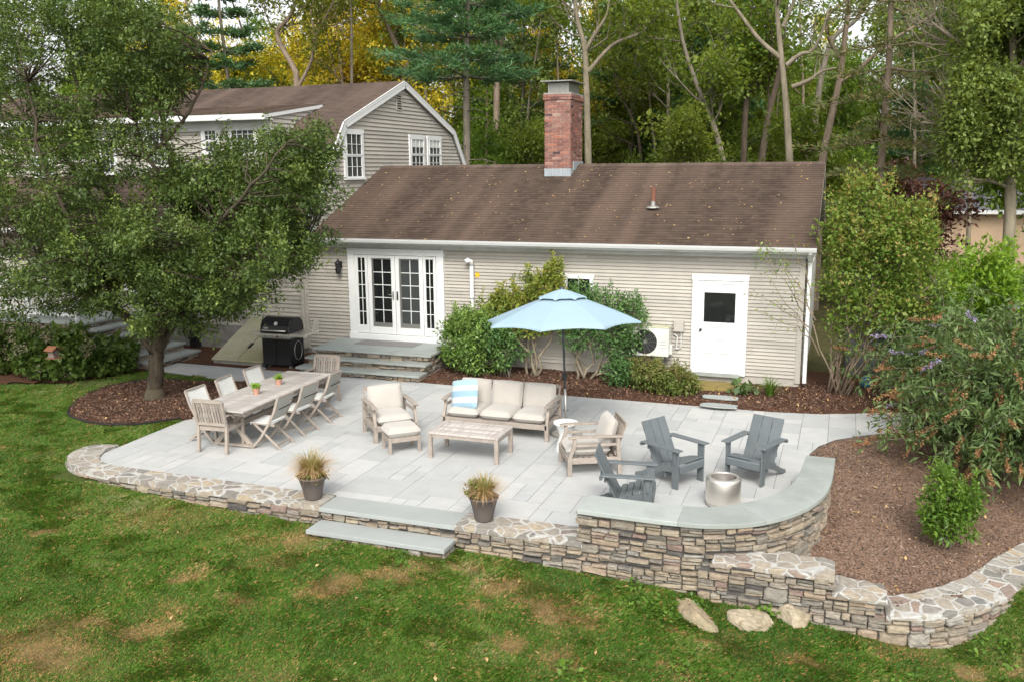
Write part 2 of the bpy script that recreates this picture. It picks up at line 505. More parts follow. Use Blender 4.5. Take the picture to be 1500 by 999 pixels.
def bark_mat(name, c1, c2, sc=9):
    t = NT(name)
    co = t.coord('Object', (1, 1, .25))
    n = t.noise(sc, co, 6, .7)
    col = t.ramp(n, [(.3, c1), (.7, c2)])
    oi = t.noise(.8, t.coord('Object'), 3)
    col = t.mix(t.ramp(oi, [(.45, (0, 0, 0)), (.7, (.35, .35, .35))]), col, (.10, .10, .06))
    t.bsdf(col, .95, 0, .1, t.bump(n, .8, .04))
    return t.m


def stripe_mat():
    t = NT('blue_striped_fabric')
    co = t.coord('Object')
    sx = t.n('SeparateXYZ'); t.l(co, sx.inputs[0])
    v = t.math('MULTIPLY_ADD', sx.outputs[2], 1., .26)
    st = [(0, (.30, .46, .58)), (.14, (.70, .71, .70)), (.22, (.40, .55, .66)), (.30, (.24, .43, .58)), (.37, (.72, .73, .72)), (.44, (.36, .52, .64))]
    col = t.ramp(v, [(0, (.26, .38, .46)), (.10, (.52, .53, .53)), (.20, (.24, .365, .455)), (.32, (.52, .53, .53)), (.41, (.29, .41, .48))], 'CONSTANT')
    n = t.noise(300, co, 2)
    t.bsdf(col, .9, 0, .1, t.bump(n, .2, .003))
    return t.m


M['stone'] = stone_mat(); M['coping'] = coping_mat()
M['roof'] = roof_mat('brown_shingles', (.048, .034, .027), (.088, .062, .047))
M['roof_main'] = roof_mat('brown_shingles_main', (.06, .043, .035), (.10, .073, .058))
M['roof_far'] = plain('grey_far_shingles', (.16, .16, .18), .9, .1, 2, .2, tint=.1)
M['ground'] = ground_mat(); M['grass'] = grass_mat(); M['mulch'] = mulch_mat()
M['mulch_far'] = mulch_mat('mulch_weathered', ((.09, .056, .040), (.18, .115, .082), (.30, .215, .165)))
M['paver'] = paver_mat(); M['brick'] = brick_mat(); M['stripe'] = stripe_mat()
M['bark_grey'] = bark_mat('grey_bark', (.11, .095, .075), (.25, .22, .17))
M['bark_pale'] = bark_mat('pale_bark', (.15, .125, .09), (.30, .26, .19), 6)
M['bark_dark'] = bark_mat('dark_bark', (.05, .038, .028), (.12, .095, .07))
M['bark_tan'] = bark_mat('tan_bark', (.15, .11, .08), (.27, .215, .16), 6)
M['bark_apple'] = bark_mat('crab_bark', (.035, .027, .02), (.10, .08, .058), 12)
M['chips'] = plain('bark_chips', (.15, .088, .06), .9, .2, 5, .1, tint=.75)
M['dead_leaf'] = leafmat('fallen_leaves', [(.20, .10, .04), (.42, .27, .12), (.55, .42, .20)], .8, .1, 0)
LG = {}
LG['crab'] = leafmat('crab_leaves', [(.026, .050, .014), (.068, .110, .028), (.125, .18, .042), (.24, .32, .065)], .45, .3, 0)
LG['oak'] = leafmat('oak_leaves', [(.06, .105, .018), (.145, .21, .035), (.27, .33, .06)], .5, .54, .14)
LG['oakpale'] = leafmat('pale_oak_leaves', [(.075, .115, .028), (.16, .22, .050), (.28, .34, .09)], .5, .38, .08)
LG['gold'] = leafmat('sun_tinted_leaves', [(.16, .20, .025), (.50, .44, .04), (.85, .66, .06)], .5, .45, .1)  # low sunlight on the treetops is put into this leaf colour
LG['under'] = leafmat('understory_leaves', [(.055, .11, .018), (.135, .22, .035), (.26, .34, .06)], .5, .54, .16)
LG['pine'] = leafmat('pine_needles', [(.035, .085, .035), (.075, .155, .06), (.13, .22, .08)], .55, .25, .10)
LG['hemlock'] = leafmat('hemlock_needles', [(0.064, 0.108, 0.036), (0.129, 0.176, 0.059), (0.300, 0.234, 0.083)], .55, .22, .10)
LG['maple'] = leafmat('maple_leaves', [(.05, .03, .022), (.10, .05, .035), (.20, .085, .05)], .5, .35, .1)
LG['rhodo'] = leafmat('rhododendron_leaves', [(0.060, 0.115, 0.031), (0.127, 0.219, 0.049), (0.275, 0.395, 0.088)], .35, .2, 0)
LG['holly'] = leafmat('holly_leaves', [(0.041, 0.095, 0.032), (0.081, 0.168, 0.050), (0.162, 0.273, 0.071)], .3, .15, 0)
LG['gold_shrub'] = leafmat('andromeda_leaves', [(.06, .11, .018), (.13, .19, .028), (.24, .28, .045), (.34, .30, .08)], .4, .3, 0)
LG['lowshrub'] = leafmat('low_shrub_leaves', [(.05, .085, .02), (.12, .17, .035), (.22, .24, .07), (.20, .12, .07)], .45, .3, 0)
LG['viburnum'] = leafmat('viburnum_leaves', [(.05, .10, .018), (.11, .19, .028), (.20, .28, .05), (.34, .23, .08)], .5, .35, 0)
LG['bright'] = leafmat('bright_hedge_leaves', [(.07, .15, .018), (.16, .29, .03), (.28, .42, .05)], .45, .4, .1)
LG['budd'] = leafmat('butterfly_bush_leaves', [(.045, .085, .03), (.115, .18, .06), (.22, .29, .11)], .5, .3, 0)
LG['spent'] = leafmat('spent_flower', [(.20, .09, .04), (.34, .17, .08), (.42, .26, .14)], .8, .2, 0)
LG['purple'] = leafmat('lilac_flower', [(.22, .16, .34), (.34, .28, .48), (.48, .44, .60)], .8, .3, 0)
LG['hydrangea'] = leafmat('hydrangea_leaves', [(0.043, 0.078, 0.018), (0.086, 0.143, 0.029), (0.157, 0.221, 0.044)], .45, .3, 0)
LG['hydfl'] = leafmat('faded_hydrangea_flowers', [(.18, .20, .11), (.26, .25, .15), (.32, .25, .18)], .8, .2, 0)
LG['small'] = leafmat('young_shrub_leaves', [(.05, .10, .018), (.10, .19, .026), (.19, .31, .045)], .4, .35, 0)
LG['potgrass'] = leafmat('fountain_grass', [(.08, .13, .03), (.30, .24, .09), (.50, .38, .20), (.56, .34, .20)], .6, .3, 0)
LG['succ'] = leafmat('pot_herb', [(.16, .30, .04), (.30, .46, .06)], .5, .3, 0)
LG['wall_white'] = leafmat('white_blossom', [(.6, .62, .6), (.8, .8, .8)], .8, .3, 0)

# ------------------------------------------------------------------ masonry
class Path:
    def __init__(s, pts):
        s.p = np.array([q[:2] for q in pts], float)
        d = np.linalg.norm(np.diff(s.p, axis=0), axis=1); s.c = np.concatenate([[0], np.cumsum(d)]); s.L = s.c[-1]
    def at(s, t):
        t = np.clip(t, 0, s.L)
        return np.array([np.interp(t, s.c, s.p[:, 0]), np.interp(t, s.c, s.p[:, 1])])
    def nrm(s, t):            # outward = right-hand side of travel
        a = s.at(max(t - .06, 0)); b = s.at(min(t + .06, s.L)); d = b - a; d /= np.linalg.norm(d) + 1e-9
        return np.array([d[1], -d[0]])


def smooth_pts(pts, n=8):
    p = [np.array(q[:2], float) for q in pts]; out = []
    for i in range(len(p) - 1):
        p0 = p[max(i - 1, 0)]; p1 = p[i]; p2 = p[i + 1]; p3 = p[min(i + 2, len(p) - 1)]
        for k in range(n):
            t = k / n
            out.append(.5 * ((2 * p1) + (-p0 + p2) * t + (2 * p0 - 5 * p1 + 4 * p2 - p3) * t * t + (-p0 + 3 * p1 - 3 * p2 + p3) * t ** 3))
    out.append(p[-1]); return out


def stones(mb, path, ztop, zbot, seed=1, hmax=.10, hmin=.028, wmax=.42, gap=.009, back=.10, core=True):
    rg = random.Random(seed)
    zt = (lambda s: ztop) if not callable(ztop) else ztop
    zb = (lambda s: zbot) if not callable(zbot) else zbot
    ss = np.linspace(0, path.L, 60)
    Z1 = max(zt(a) for a in ss); Z0 = min(zb(a) for a in ss)
    rects = []
    def split(a0, a1, b0, b1, d):
        w = a1 - a0; h = b1 - b0
        big = rg.random() < .16
        if h > hmax * (1.8 if big else 1) and (h * 2.6 > w or w < wmax * 1.3):
            k = rg.uniform(.33, .67)
            m = b0 + h * k
            split(a0, a1, b0, m, d + 1); split(a0, a1, m, b1, d + 1); return
        if w > wmax * (1.15 if big else 1) or (w > h * 6. and w > .3) or (h > hmax and w > h * 2.6):
            m = a0 + w * rg.uniform(.33, .67)
            split(a0, m, b0, b1, d + 1); split(m, a1, b0, b1, d + 1); return
        if h > hmin * 2.1 and w > h * 1.6 and rg.random() < .5:
            m = b0 + h * rg.uniform(.35, .65)
            split(a0, a1, b0, m, d + 1); split(a0, a1, m, b1, d + 1); return
        if w > .26 and w > h * 2.2 and rg.random() < .3:
            m = a0 + w * rg.uniform(.35, .65)
            split(a0, m, b0, b1, d + 1); split(m, a1, b0, b1, d + 1); return
        rects.append((a0, a1, b0, b1))
    # long walls are laid in overlapping lifts
    z = Z1
    while z > Z0 + .005:
        hb = min(rg.uniform(.13, .27), z - Z0)
        if z - hb - Z0 < .07: hb = z - Z0
        x = 0.
        while x < path.L - .01:
            w = min(rg.uniform(.3, 1.1), path.L - x)
            if path.L - x - w < .2: w = path.L - x
            split(x, x + w, z - hb, z, 0); x += w
        z -= hb
    K = 12
    for (a0, a1, b0, b1) in rects:
        mid = (a0 + a1) / 2
        T = zt(mid); B = zb(mid)
        if b0 > T - .02 or b1 < B: continue
        b1 = min(b1, T)
        w = (a1 - a0) / 2 - gap / 2; h = (b1 - b0) / 2 - gap / 2
        if w < .015 or h < .012: continue
        cz = (b0 + b1) / 2
        tilt = rg.uniform(-.06, .06); mn = min(w, h); J = lambda k=.16: rg.uniform(-k, k * .35) * mn
        out = rg.uniform(-.020, .026); bulge = rg.uniform(-.004, .008)
        ring = []
        for (cx_, cz_) in ((1, -1), (1, 1), (-1, 1), (-1, -1)):
            c1, c2 = rg.uniform(.08, .6) * mn, rg.uniform(.08, .5) * mn
            A = (cx_ * (w - (c1 if cx_ * cz_ < 0 else 0) + J(.1)), cz_ * (h - (0 if cx_ * cz_ < 0 else c2) + J(.1)))
            B = (cx_ * (w - (0 if cx_ * cz_ < 0 else c1) + J(.1)), cz_ * (h - (c2 if cx_ * cz_ < 0 else 0) + J(.1)))
            ring += [A, B]
            u_ = rg.uniform(-.5, .5)
            ring.append((cx_ * (w + J()), u_ * h) if cx_ * cz_ < 0 and cx_ > 0 else ((u_ * w, cz_ * (h + J())) if cx_ * cz_ > 0 and cx_ > 0 else ((-(w + J()), u_ * h) if cx_ < 0 and cz_ > 0 else (u_ * w, -(h + J())))))
        ring = [(a_, b_ + tilt * a_) for a_, b_ in ring]; ang_ = [math.atan2(b_ / h, a_ / w) for a_, b_ in ring]; ring = [q for _, q in sorted(zip(ang_, ring))]
        ty_, tz_ = rg.uniform(-.05, .05), rg.uniform(-.12, .12)
        vs = []
        for (sc, off) in ((1., -back), (1.0, out - .004), (.93, out + .010), (.55, out + .013 + bulge)):
            for k, (u, z) in enumerate(ring):
                sp = mid + u * sc; zz = cz + z * (sc if sc > .9 or True else 1)
                zz = min(zz, T)
                n = path.nrm(sp); p = path.at(sp)
                o = off + ((rg.uniform(-.005, .005) + ty_ * u + tz_ * z) if off > -.05 else 0)
                vs.append((p[0] + n[0] * o, p[1] + n[1] * o, zz))
        n = path.nrm(mid); p = path.at(mid)
        vs.append((p[0] + n[0] * (out + .014 + bulge), p[1] + n[1] * (out + .014 + bulge), cz))
        f = []
        for r in range(3):
            for k in range(K):
                k2 = (k + 1) % K
                f.append((r * K + k, r * K + k2, (r + 1) * K + k2, (r + 1) * K + k))
        for k in range(K): f.append((3 * K + k, 3 * K + (k + 1) % K, 4 * K))
        mb.add(vs, f, min(1, max(0, rg.gauss(.55, .27))))
    if core:
        n = max(2, int(path.L / .15))
        vs = []
        for i in range(n + 1):
            t = path.L * i / n; p = path.at(t); q = path.nrm(t)
            for z in (zb(t) - .05, zt(t) - .004): vs.append((p[0] - q[0] * .035, p[1] - q[1] * .035, z))
        mb.add(vs, [(2 * i, 2 * i + 2, 2 * i + 3, 2 * i + 1) for i in range(n)], .0)


def ribbon(mb, inner, outer, z0, z1, tint=.5):
    n = len(inner); v = []
    zf0 = z0 if callable(z0) else (lambda i: z0); zf1 = z1 if callable(z1) else (lambda i: z1)
    for i in range(n):
        a, b = inner[i], outer[i]
        v += [(a[0], a[1], zf1(i)), (b[0], b[1], zf1(i)), (b[0], b[1], zf0(i)), (a[0], a[1], zf0(i))]
    f = []
    for i in range(n - 1):
        for k in range(4):
            f.append((4 * i + k, 4 * i + (k + 1) % 4, 4 * i + 4 + (k + 1) % 4, 4 * i + 4 + k))
    f.append((0, 3, 2, 1)); f.append((4 * n - 4, 4 * n - 3, 4 * n - 2, 4 * n - 1))
    mb.add(v, f, tint)


def resample(pts, n):
    P = Path(pts); return [P.at(P.L * i / (n - 1)) for i in range(n)]


def boards(mb, poly, exp=.102, t0=.003, t1=.030, seed=0, z0=None, seg=3.2, gapz=.011):
    """overlapping clapboards over a convex polygon given in local (x, z); wall plane is local y=0, facing -y"""
    rg = random.Random(seed)
    zs = [p[1] for p in poly]; z = z0 if z0 is not None else min(zs)
    k = 0
    while z < max(zs):
        row = clip(clip(poly, 0, 1, z + exp - gapz), 0, -1, -z)
        if len(row) >= 3:
            x0 = min(p[0] for p in row); x1 = max(p[0] for p in row)
            cuts = [x0]; c = x0 + rg.uniform(.4, seg)
            while c < x1 - .4: cuts.append(c); c += rg.uniform(seg * .6, seg)
            cuts.append(x1)
            for a, b in zip(cuts[:-1], cuts[1:]):
                q = clip(clip(row, 1, 0, b - .001), -1, 0, -a - .001)
                if len(q) < 3: continue
                dz = rg.uniform(-.0015, .0015)
                o = lambda zz: -(t0 + (t1 - t0) * (1 - (zz - z) / exp))
                v = [(p[0], o(p[1]), p[1] + dz) for p in q]
                lo = [p for p in q if abs(p[1] - z) < 1e-4]
                n = len(v); f = [tuple(range(n))]
                if len(lo) >= 2:
                    xa = min(p[0] for p in lo); xb = max(p[0] for p in lo)
                    v += [(xa, -t1, z + dz), (xb, -t1, z + dz), (xb, .0, z + dz + .001), (xa, .0, z + dz + .001)]
                    f.append((n, n + 1, n + 2, n + 3))
                mb.add(v, f, rg.random())
        z += exp; k += 1


def bricks(mb, x0, x1, y0, y1, z0, z1, seed=3):
    rg = random.Random(seed)
    bl, bh, j = .2, .057, .010
    z = z0; row = 0
    while z < z1 - .02:
        for face in range(4):
            a0, a1 = (x0, x1) if face in (0, 2) else (y0, y1)
            s = a0 - (bl / 2 + j if (row + face) % 2 else 0)
            while s < a1:
                b0 = max(s, a0); b1 = min(s + bl, a1)
                if b1 - b0 > .02:
                    o = rg.uniform(.003, .010)
                    if face == 0: q = (b0, b1, y0 - o, y0 + .04)
                    elif face == 2: q = (b0, b1, y1 - .04, y1 + o)
                    elif face == 1: q = (x1 - .04, x1 + o, b0, b1)
                    else: q = (x0 - o, x0 + .04, b0, b1)
                    mb.box(*q, z, min(z + bh, z1), tint=min(1, max(0, rg.gauss(.55, .25))))
                s += bl + j
        z += bh + j; row += 1


# ------------------------------------------------------------------ foliage
def leaves(rg, cen, per, spread, size, aspect=.55, flat=.35, out=None, droop=0., sv=.3, light=0.):
    """leaf quads around centres. returns (n,4,3), tint"""
    cen = np.asarray(cen, float); n = len(cen) * per
    base = np.repeat(cen, per, axis=0)
    d = rg.normal(size=(n, 3)); d /= np.linalg.norm(d, axis=1)[:, None] + 1e-9
    rad = rg.rand(n, 1) ** .45
    sp = np.broadcast_to(np.asarray(spread, float), (3,))
    p = base + d * rad * sp
    ax = d * .8 + rg.normal(size=(n, 3)) * .6; ax[:, 2] -= droop; ax /= np.linalg.norm(ax, axis=1)[:, None] + 1e-9
    nr = rg.normal(size=(n, 3)); nr[:, 2] = np.abs(nr[:, 2]) + flat * 3
    sd = np.cross(ax, nr); sd /= np.linalg.norm(sd, axis=1)[:, None] + 1e-9
    nn = np.cross(sd, ax)
    L = size * (1 + sv * rg.normal(size=(n, 1))).clip(.4, 1.8)
    W = L * aspect
    a = p; c = p + ax * L - nn * L * .12
    m = p + ax * L * .45 + nn * L * .06
    V4 = np.stack([a, m + sd * W / 2, c, m - sd * W / 2], 1)
    hue = np.repeat(rg.rand(len(cen)), per)
    t = .42 * hue + .43 * rg.rand(n) + .15 * rg.rand(n) + light
    return V4, t.clip(0, 1)


def tufts(rg, cen, dirs, per, length, w, spread):
    """needle sprays"""
    n = len(cen) * per
    b = np.repeat(cen, per, axis=0) + rg.normal(size=(n, 3)) * spread
    ax = np.repeat(dirs, per, axis=0) + rg.normal(size=(n, 3)) * .55; ax[:, 2] += .15
    ax /= np.linalg.norm(ax, axis=1)[:, None] + 1e-9
    sd = np.cross(ax, rg.normal(size=(n, 3))); sd /= np.linalg.norm(sd, axis=1)[:, None] + 1e-9
    L = length * rg.uniform(.6, 1.2, (n, 1))
    V4 = np.stack([b, b + ax * L * .5 + sd * w / 2, b + ax * L, b + ax * L * .5 - sd * w / 2], 1)
    t = (.5 * np.repeat(rg.rand(len(cen)), per) + .5 * rg.rand(n))
    return V4, t


def curve_pts(a, b, sag, n, rg, wob=.04):
    a = np.array(a, float); b = np.array(b, float); t = np.linspace(0, 1, n)[:, None]
    L = np.linalg.norm(b - a)
    p = a * (1 - t) + b * t; p[:, 2] += (sag * L * 4 * t * (1 - t))[:, 0]
    w = rg.normal(size=(n, 3)) * wob * L; w[0] = w[-1] = 0
    return p + w * np.sin(np.pi * t)


def envelope(rg, ells, k, shell=.55):
    """clump centres in a union of ellipsoids, denser toward the shell"""
    vol = np.array([e[3] * e[4] * e[5] for e in ells]); vol = vol / vol.sum()
    out = []
    while len(out) < k:
        e = ells[rg.choice(len(ells), p=vol)]
        d = rg.normal(size=3); d /= np.linalg.norm(d)
        r = shell + (1 - shell) * rg.rand() if rg.rand() < .75 else rg.rand() ** .5
        out.append((e[0] + d[0] * r * e[3], e[1] + d[1] * r * e[4], e[2] + d[2] * r * e[5]))
    return np.array(out)


def shrub(name, label, cat, base, ells, nclump, per, size, mat, bark='bark_grey', spread=.16, nstem=6, seed=1, aspect=.5, group=None,
          zmin=.05, flat=.35, droop=0., stem_r=.02, foliage='foliage', twigs=True, shell=.55, leaf_sv=.3, shoots=0, shoot_len=.28):
    rg = np.random.RandomState(seed)
    base = np.array(base, float)
    root = thing(name, label, cat, base, 0, group)
    ells = [(base[0] + e[0], base[1] + e[1], base[2] + e[2], e[3], e[4], e[5]) for e in ells]
    c = envelope(rg, ells, nclump, shell)
    c = c[c[:, 2] > base[2] + zmin]
    V4, t = leaves(rg, c, per, spread, size, aspect, flat, None, droop, leaf_sv)
    if shoots:
        tops = c[np.argsort(-(c[:, 2] + .35 * rg.rand(len(c))))[:max(8, len(c) // 2)]]; S = []
        for _ in range(shoots):
            q = tops[rg.randint(len(tops))]; d = rg.normal(size=3) * [.35, .35, 0] + [0, 0, 1.]; L = shoot_len * rg.uniform(.4, 1.2)
            S += [q + d * L * u for u in np.linspace(.2, 1, 6)]
        V5, t5 = leaves(rg, np.array(S), 5, spread * .33, size * .85, aspect, -.1, None, -.5, leaf_sv, light=.18)
        V4 = np.concatenate([V4, V5]); t = np.concatenate([t, t5])
    keep = V4[:, :, 2].min(axis=1) > base[2] - .02
    quads(foliage, V4[keep], t[keep], mat, root)
    mb = MB()
    hubs = []
    zc = max(e[2] for e in ells)
    for i in range(nstem):
        e = ells[i % len(ells)]
        a = base + np.array([rg.uniform(-.25, .25) * e[3], rg.uniform(-.25, .25) * e[4], -.05])
        b = np.array([e[0] + rg.uniform(-.4, .4) * e[3], e[1] + rg.uniform(-.4, .4) * e[4], e[2] + rg.uniform(-.1, .4) * e[5]])
        P = curve_pts(a, b, .02, 7, rg, .05); mb.tube(P, np.linspace(stem_r, stem_r * .4, 7), 6)
        hubs += list(P[2:])
    hubs = np.array(hubs)
    if twigs:
        for q in c[::2]:
            h = hubs[np.argmin(np.linalg.norm(hubs - q, axis=1) + .6 * np.maximum(0, hubs[:, 2] - q[2]))]
            P = curve_pts(h, q, .04, 4, rg, .05); mb.tube(P, np.linspace(stem_r * .35, stem_r * .12, 4), 4, cap=False)
    mb.build('branches', M[bark], root, smooth=True)
    return root


def perp(d, rg):
    a = rg.normal(size=3); a -= d * (a @ d); return a / (np.linalg.norm(a) + 1e-9)


def grow(mb, rg, p, d, L, r, lvl, tips, P):
    """recursive limb: P = dict(levels, kids, angle, up, wob, ratio)"""
    n = 7 if lvl == 0 else 5
    pts = [np.array(p, float)]; dirs = [d]
    for i in range(n):
        d = d + rg.normal(size=3) * P['wob'] + np.array([0, 0, P['up'] * (.5 if lvl else 1)]); d /= np.linalg.norm(d)
        pts.append(pts[-1] + d * L / n); dirs.append(d)
    rad = np.linspace(r, r * .45, n + 1)
    mb.tube(pts, rad, 7 if r > .08 else 4, cap=False)
    if lvl >= P['levels']:
        for i in range(2, n + 1): tips.append(pts[i] + rg.normal(size=3) * .1)
        return
    for k in range(P['kids'][lvl]):
        t = rg.uniform(.3, 1.0); i = min(n, int(t * n)); q = pts[i]
        a = P['angle'] * rg.uniform(.6, 1.3)
        nd = dirs[i] * cos(a) + perp(dirs[i], rg) * sin(a); nd /= np.linalg.norm(nd)
        grow(mb, rg, q, nd, L * P['ratio'] * rg.uniform(.7, 1.2), rad[i] * .55, lvl + 1, tips, P)


def path_tree(name, label, cat, paths, r0, bark, leaf, seed, limb_from=.45, limbs=9, limb_len=3.2, per=34, lsize=.19, spread=.55, group=None,
              levels=1, up=.10, aspect=.6, r1=.35, angle=.95, tip_skip=1, leaf2=None, zleaf=None, keep=None):
    """tree that follows measured trunk lines, with its own limbs and leaves"""
    rg = np.random.RandomState(seed)
    b0 = paths[0][0]; base = np.array([b0[0], b0[1], -.1])
    root = thing(name, label, cat, base, 0, group)
    mb = MB(); tips = []
    for j, path in enumerate(paths):
        P = np.array(path, float)
        if j == 0: P = np.concatenate([[[P[0][0] + (P[0][0] - P[1][0]) * .3, P[0][1], -.2]], P])
        S = []                                 # smooth it
        for i in range(len(P) - 1):
            p0 = P[max(i - 1, 0)]; p1 = P[i]; p2 = P[i + 1]; p3 = P[min(i + 2, len(P) - 1)]
            for k in range(5):
                t = k / 5
                S.append(.5 * ((2 * p1) + (-p0 + p2) * t + (2 * p0 - 5 * p1 + 4 * p2 - p3) * t * t + (-p0 + 3 * p1 - 3 * p2 + p3) * t ** 3))
        S.append(P[-1]); S = np.array(S); m = len(S)
        ra = r0 if j == 0 else r0 * .5
        rr = ra * (1 - (1 - r1) * np.linspace(0, 1, m) ** .8)
        mb.tube(S, rr, 10, cap=False)
        nl = limbs if j == 0 else max(2, limbs // 2)
        for k in range(nl):
            t = rg.uniform(limb_from if j == 0 else .2, 1.); i = min(m - 2, int(t * (m - 1)))
            d = S[i + 1] - S[i]; d /= np.linalg.norm(d)
            nd = d * cos(angle) + perp(d, rg) * sin(angle); nd[2] = abs(nd[2]) * .7 + .05; nd /= np.linalg.norm(nd)
            grow(mb, rg, S[i], nd, limb_len * rg.uniform(.6, 1.2), rr[i] * .42, 0, tips, dict(levels=levels, kids=[5, 3, 2], angle=.8, up=up, wob=.16, ratio=.52))
    mb.build('trunk', M[bark], root, smooth=True)
    tips = np.array(tips)[::tip_skip]
    if keep is not None: tips = tips[[keep(q) for q in tips]]
    V4, t = leaves(rg, tips, per, spread, lsize, aspect)
    quads('crown', V4, t, LG[leaf], root)
    return root


def make_deciduous(name, H, seed, bark, leaf, cat='tree', n_leaf=26, lsize=.21, low=.28, r=.2, spread=.62, limbs=13, limb_len=None, levels=1):
    rg = np.random.RandomState(seed)
    root = thing(name, '', cat, (0, 0, 0))
    mb = MB(); tips = []
    P = [np.array([0, 0, -.3])]; d = np.array([0, 0, 1.])
    n = 9
    for i in range(n):
        d = d + rg.normal(size=3) * .07; d[2] = max(d[2], .8); d /= np.linalg.norm(d); P.append(P[-1] + d * H / n)
    P = np.array(P); rr = np.linspace(r, r * .3, n + 1)
    mb.tube(P, rr, 8, cap=False)
    LL = limb_len or H * .24
    for k in range(limbs):
        t = rg.uniform(low, 1.); x = t * n; i = min(n - 1, int(x)); q = P[i] + (P[i + 1] - P[i]) * (x - i)
        az = rg.uniform(0, 2 * pi); el = rg.uniform(.1, .9)
        nd = np.array([cos(az) * cos(el), sin(az) * cos(el), sin(el)])
        grow(mb, rg, q, nd, LL * (1.15 - .6 * (t - low) / (1 - low)) * rg.uniform(.7, 1.2), rr[i] * .45, 0, tips, dict(levels=levels, kids=[5, 3, 2], angle=.8, up=.07, wob=.15, ratio=.5))
    mb.build('trunk', M[bark], root, world=False, smooth=True)
    tips = np.array(tips)
    V4, t = leaves(rg, tips, n_leaf, spread, lsize, .6)
    quads('crown', V4, t, LG[leaf], root, world=False)
    return root


def pine_boughs(rg, mb, axis_pts, z0, z1, r_low, r_high, nw, per_w, wdt=.08, length=.30, tuft=22, droop=-.02, arms=None, curve=.10):
    """whorled, layered boughs along a stem (axis as function z->xy)"""
    cen, dirs = [], []
    for w in range(nw):
        z = z0 + (z1 - z0) * (w + rg.uniform(-.25, .25)) / nw
        f = (z - z0) / (z1 - z0)
        Rr = r_low * (1 - f) + r_high * f
        x, y = axis_pts(z)
        for k in range(per_w):
            a = 2 * pi * (k + rg.rand()) / per_w; L = Rr * rg.uniform(.6, 1.15)
            d = np.array([cos(a), sin(a), 0.])
            P = []
            for j in range(6):
                u = j / 5; P.append(np.array([x, y, z]) + d * L * u + np.array([0, 0, L * (droop * u + curve * u * u)]))
            P = np.array(P); P[1:] += rg.normal(size=(5, 3)) * .04
            mb.tube(P, np.linspace(.035 * (L / 2.5) + .008, .008, 6), 4, cap=False)
            for j in range(2, 6):
                for m_ in range(3):
                    u = j / 5
                    s_ = rg.uniform(-1, 1)
                    q = P[j] + np.array([-d[1], d[0], 0]) * s_ * L * .26 * (1.1 - .5 * u) + rg.normal(size=3) * .05
                    dd = d + np.array([-d[1], d[0], 0]) * s_ * .8; dd[2] = .25
                    cen.append(q); dirs.append(dd / np.linalg.norm(dd))
    V4, t = tufts(rg, np.array(cen), np.array(dirs), tuft, length, wdt, (.16, .16, .045))
    return V4, t


def make_pine(name, H, seed, leaf='pine', bark='bark_grey', z0=.3, r=2.9, nw=13, per=5, tuft=20):
    rg = np.random.RandomState(seed)
    root = thing(name, '', 'tree', (0, 0, 0)); mb = MB()
    n = 8; P = np.array([[0.12 * sin(i * 1.1 + seed), .1 * cos(i * .9), -.2 + H * i / n] for i in range(n + 1)])
    mb.tube(P, np.linspace(.17, .04, n + 1), 8, cap=False)
    V4, t = pine_boughs(rg, mb, lambda z: (np.interp(z, P[:, 2], P[:, 0]), np.interp(z, P[:, 2], P[:, 1])), H * z0, H * .98, r, .7, nw, per, tuft=tuft)
    mb.build('trunk', M[bark], root, world=False, smooth=True)
    quads('crown', V4, t, LG[leaf], root, world=False)
    return root

# ================================================================== GROUND
PATIO = [tuple(G(*p)[:2]) for p in ((148, 668), (150, 676), (161, 680))]
patio = [(-11.45, 11.35), (-11.32, 11.10), (-11.12, 10.93), (-10.85, 10.83), (-6.67, 10.80), (-4.6, 10.80), (-1.3, 10.62), (-.75, 10.9), (-.3, 11.6), (-.10, 12.4), (-.08, 13.40),
         (-.31, 14.2), (-.32, 15.0), (-.18, 15.52), (.08, 15.98), (.5, 16.38), (1.0, 16.72), (1.8, 17.1), (3.0, 17.6), (4.6, 18.6), (4.2, 19.8), (2.6, 19.2), (1.6, 18.75),
         (.99, 18.46), (.7, 18.2), (.25, 17.86), (-.3, 17.58), (-1.1, 17.47), (-3.4, 17.46), (-5.1, 17.46), (-8.5, 17.58), (-8.5, 17.9), (-11.6, 17.9), (-12.0, 18.6), (-12.95, 18.6), (-13.0, 17.62),
         (-15.2, 17.62), (-15.25, 16.80), (-12.6, 16.35), (-11.9, 15.9), (-11.53, 15.5), (-11.53, 13.7)]
tree_bed = smooth_pts([(-11.7, 13.5), (-12.3, 12.85), (-13.2, 12.75), (-14.1, 13.15), (-14.85, 14.3), (-15.0, 15.3), (-14.5, 15.95), (-13.5, 16.25), (-12.6, 16.4), (-11.4, 16.4), (-11.4, 13.6), (-11.7, 13.5)], 5)[:-1]
tree_bed = [tuple(p) for p in tree_bed]
LEFT_BED = [(-15.3, 17.3), (-15.6, 15.6), (-15.9, 14.9), (-17.5, 14.6), (-30, 14.5), (-30, 19.5), (-15.3, 19.5)]

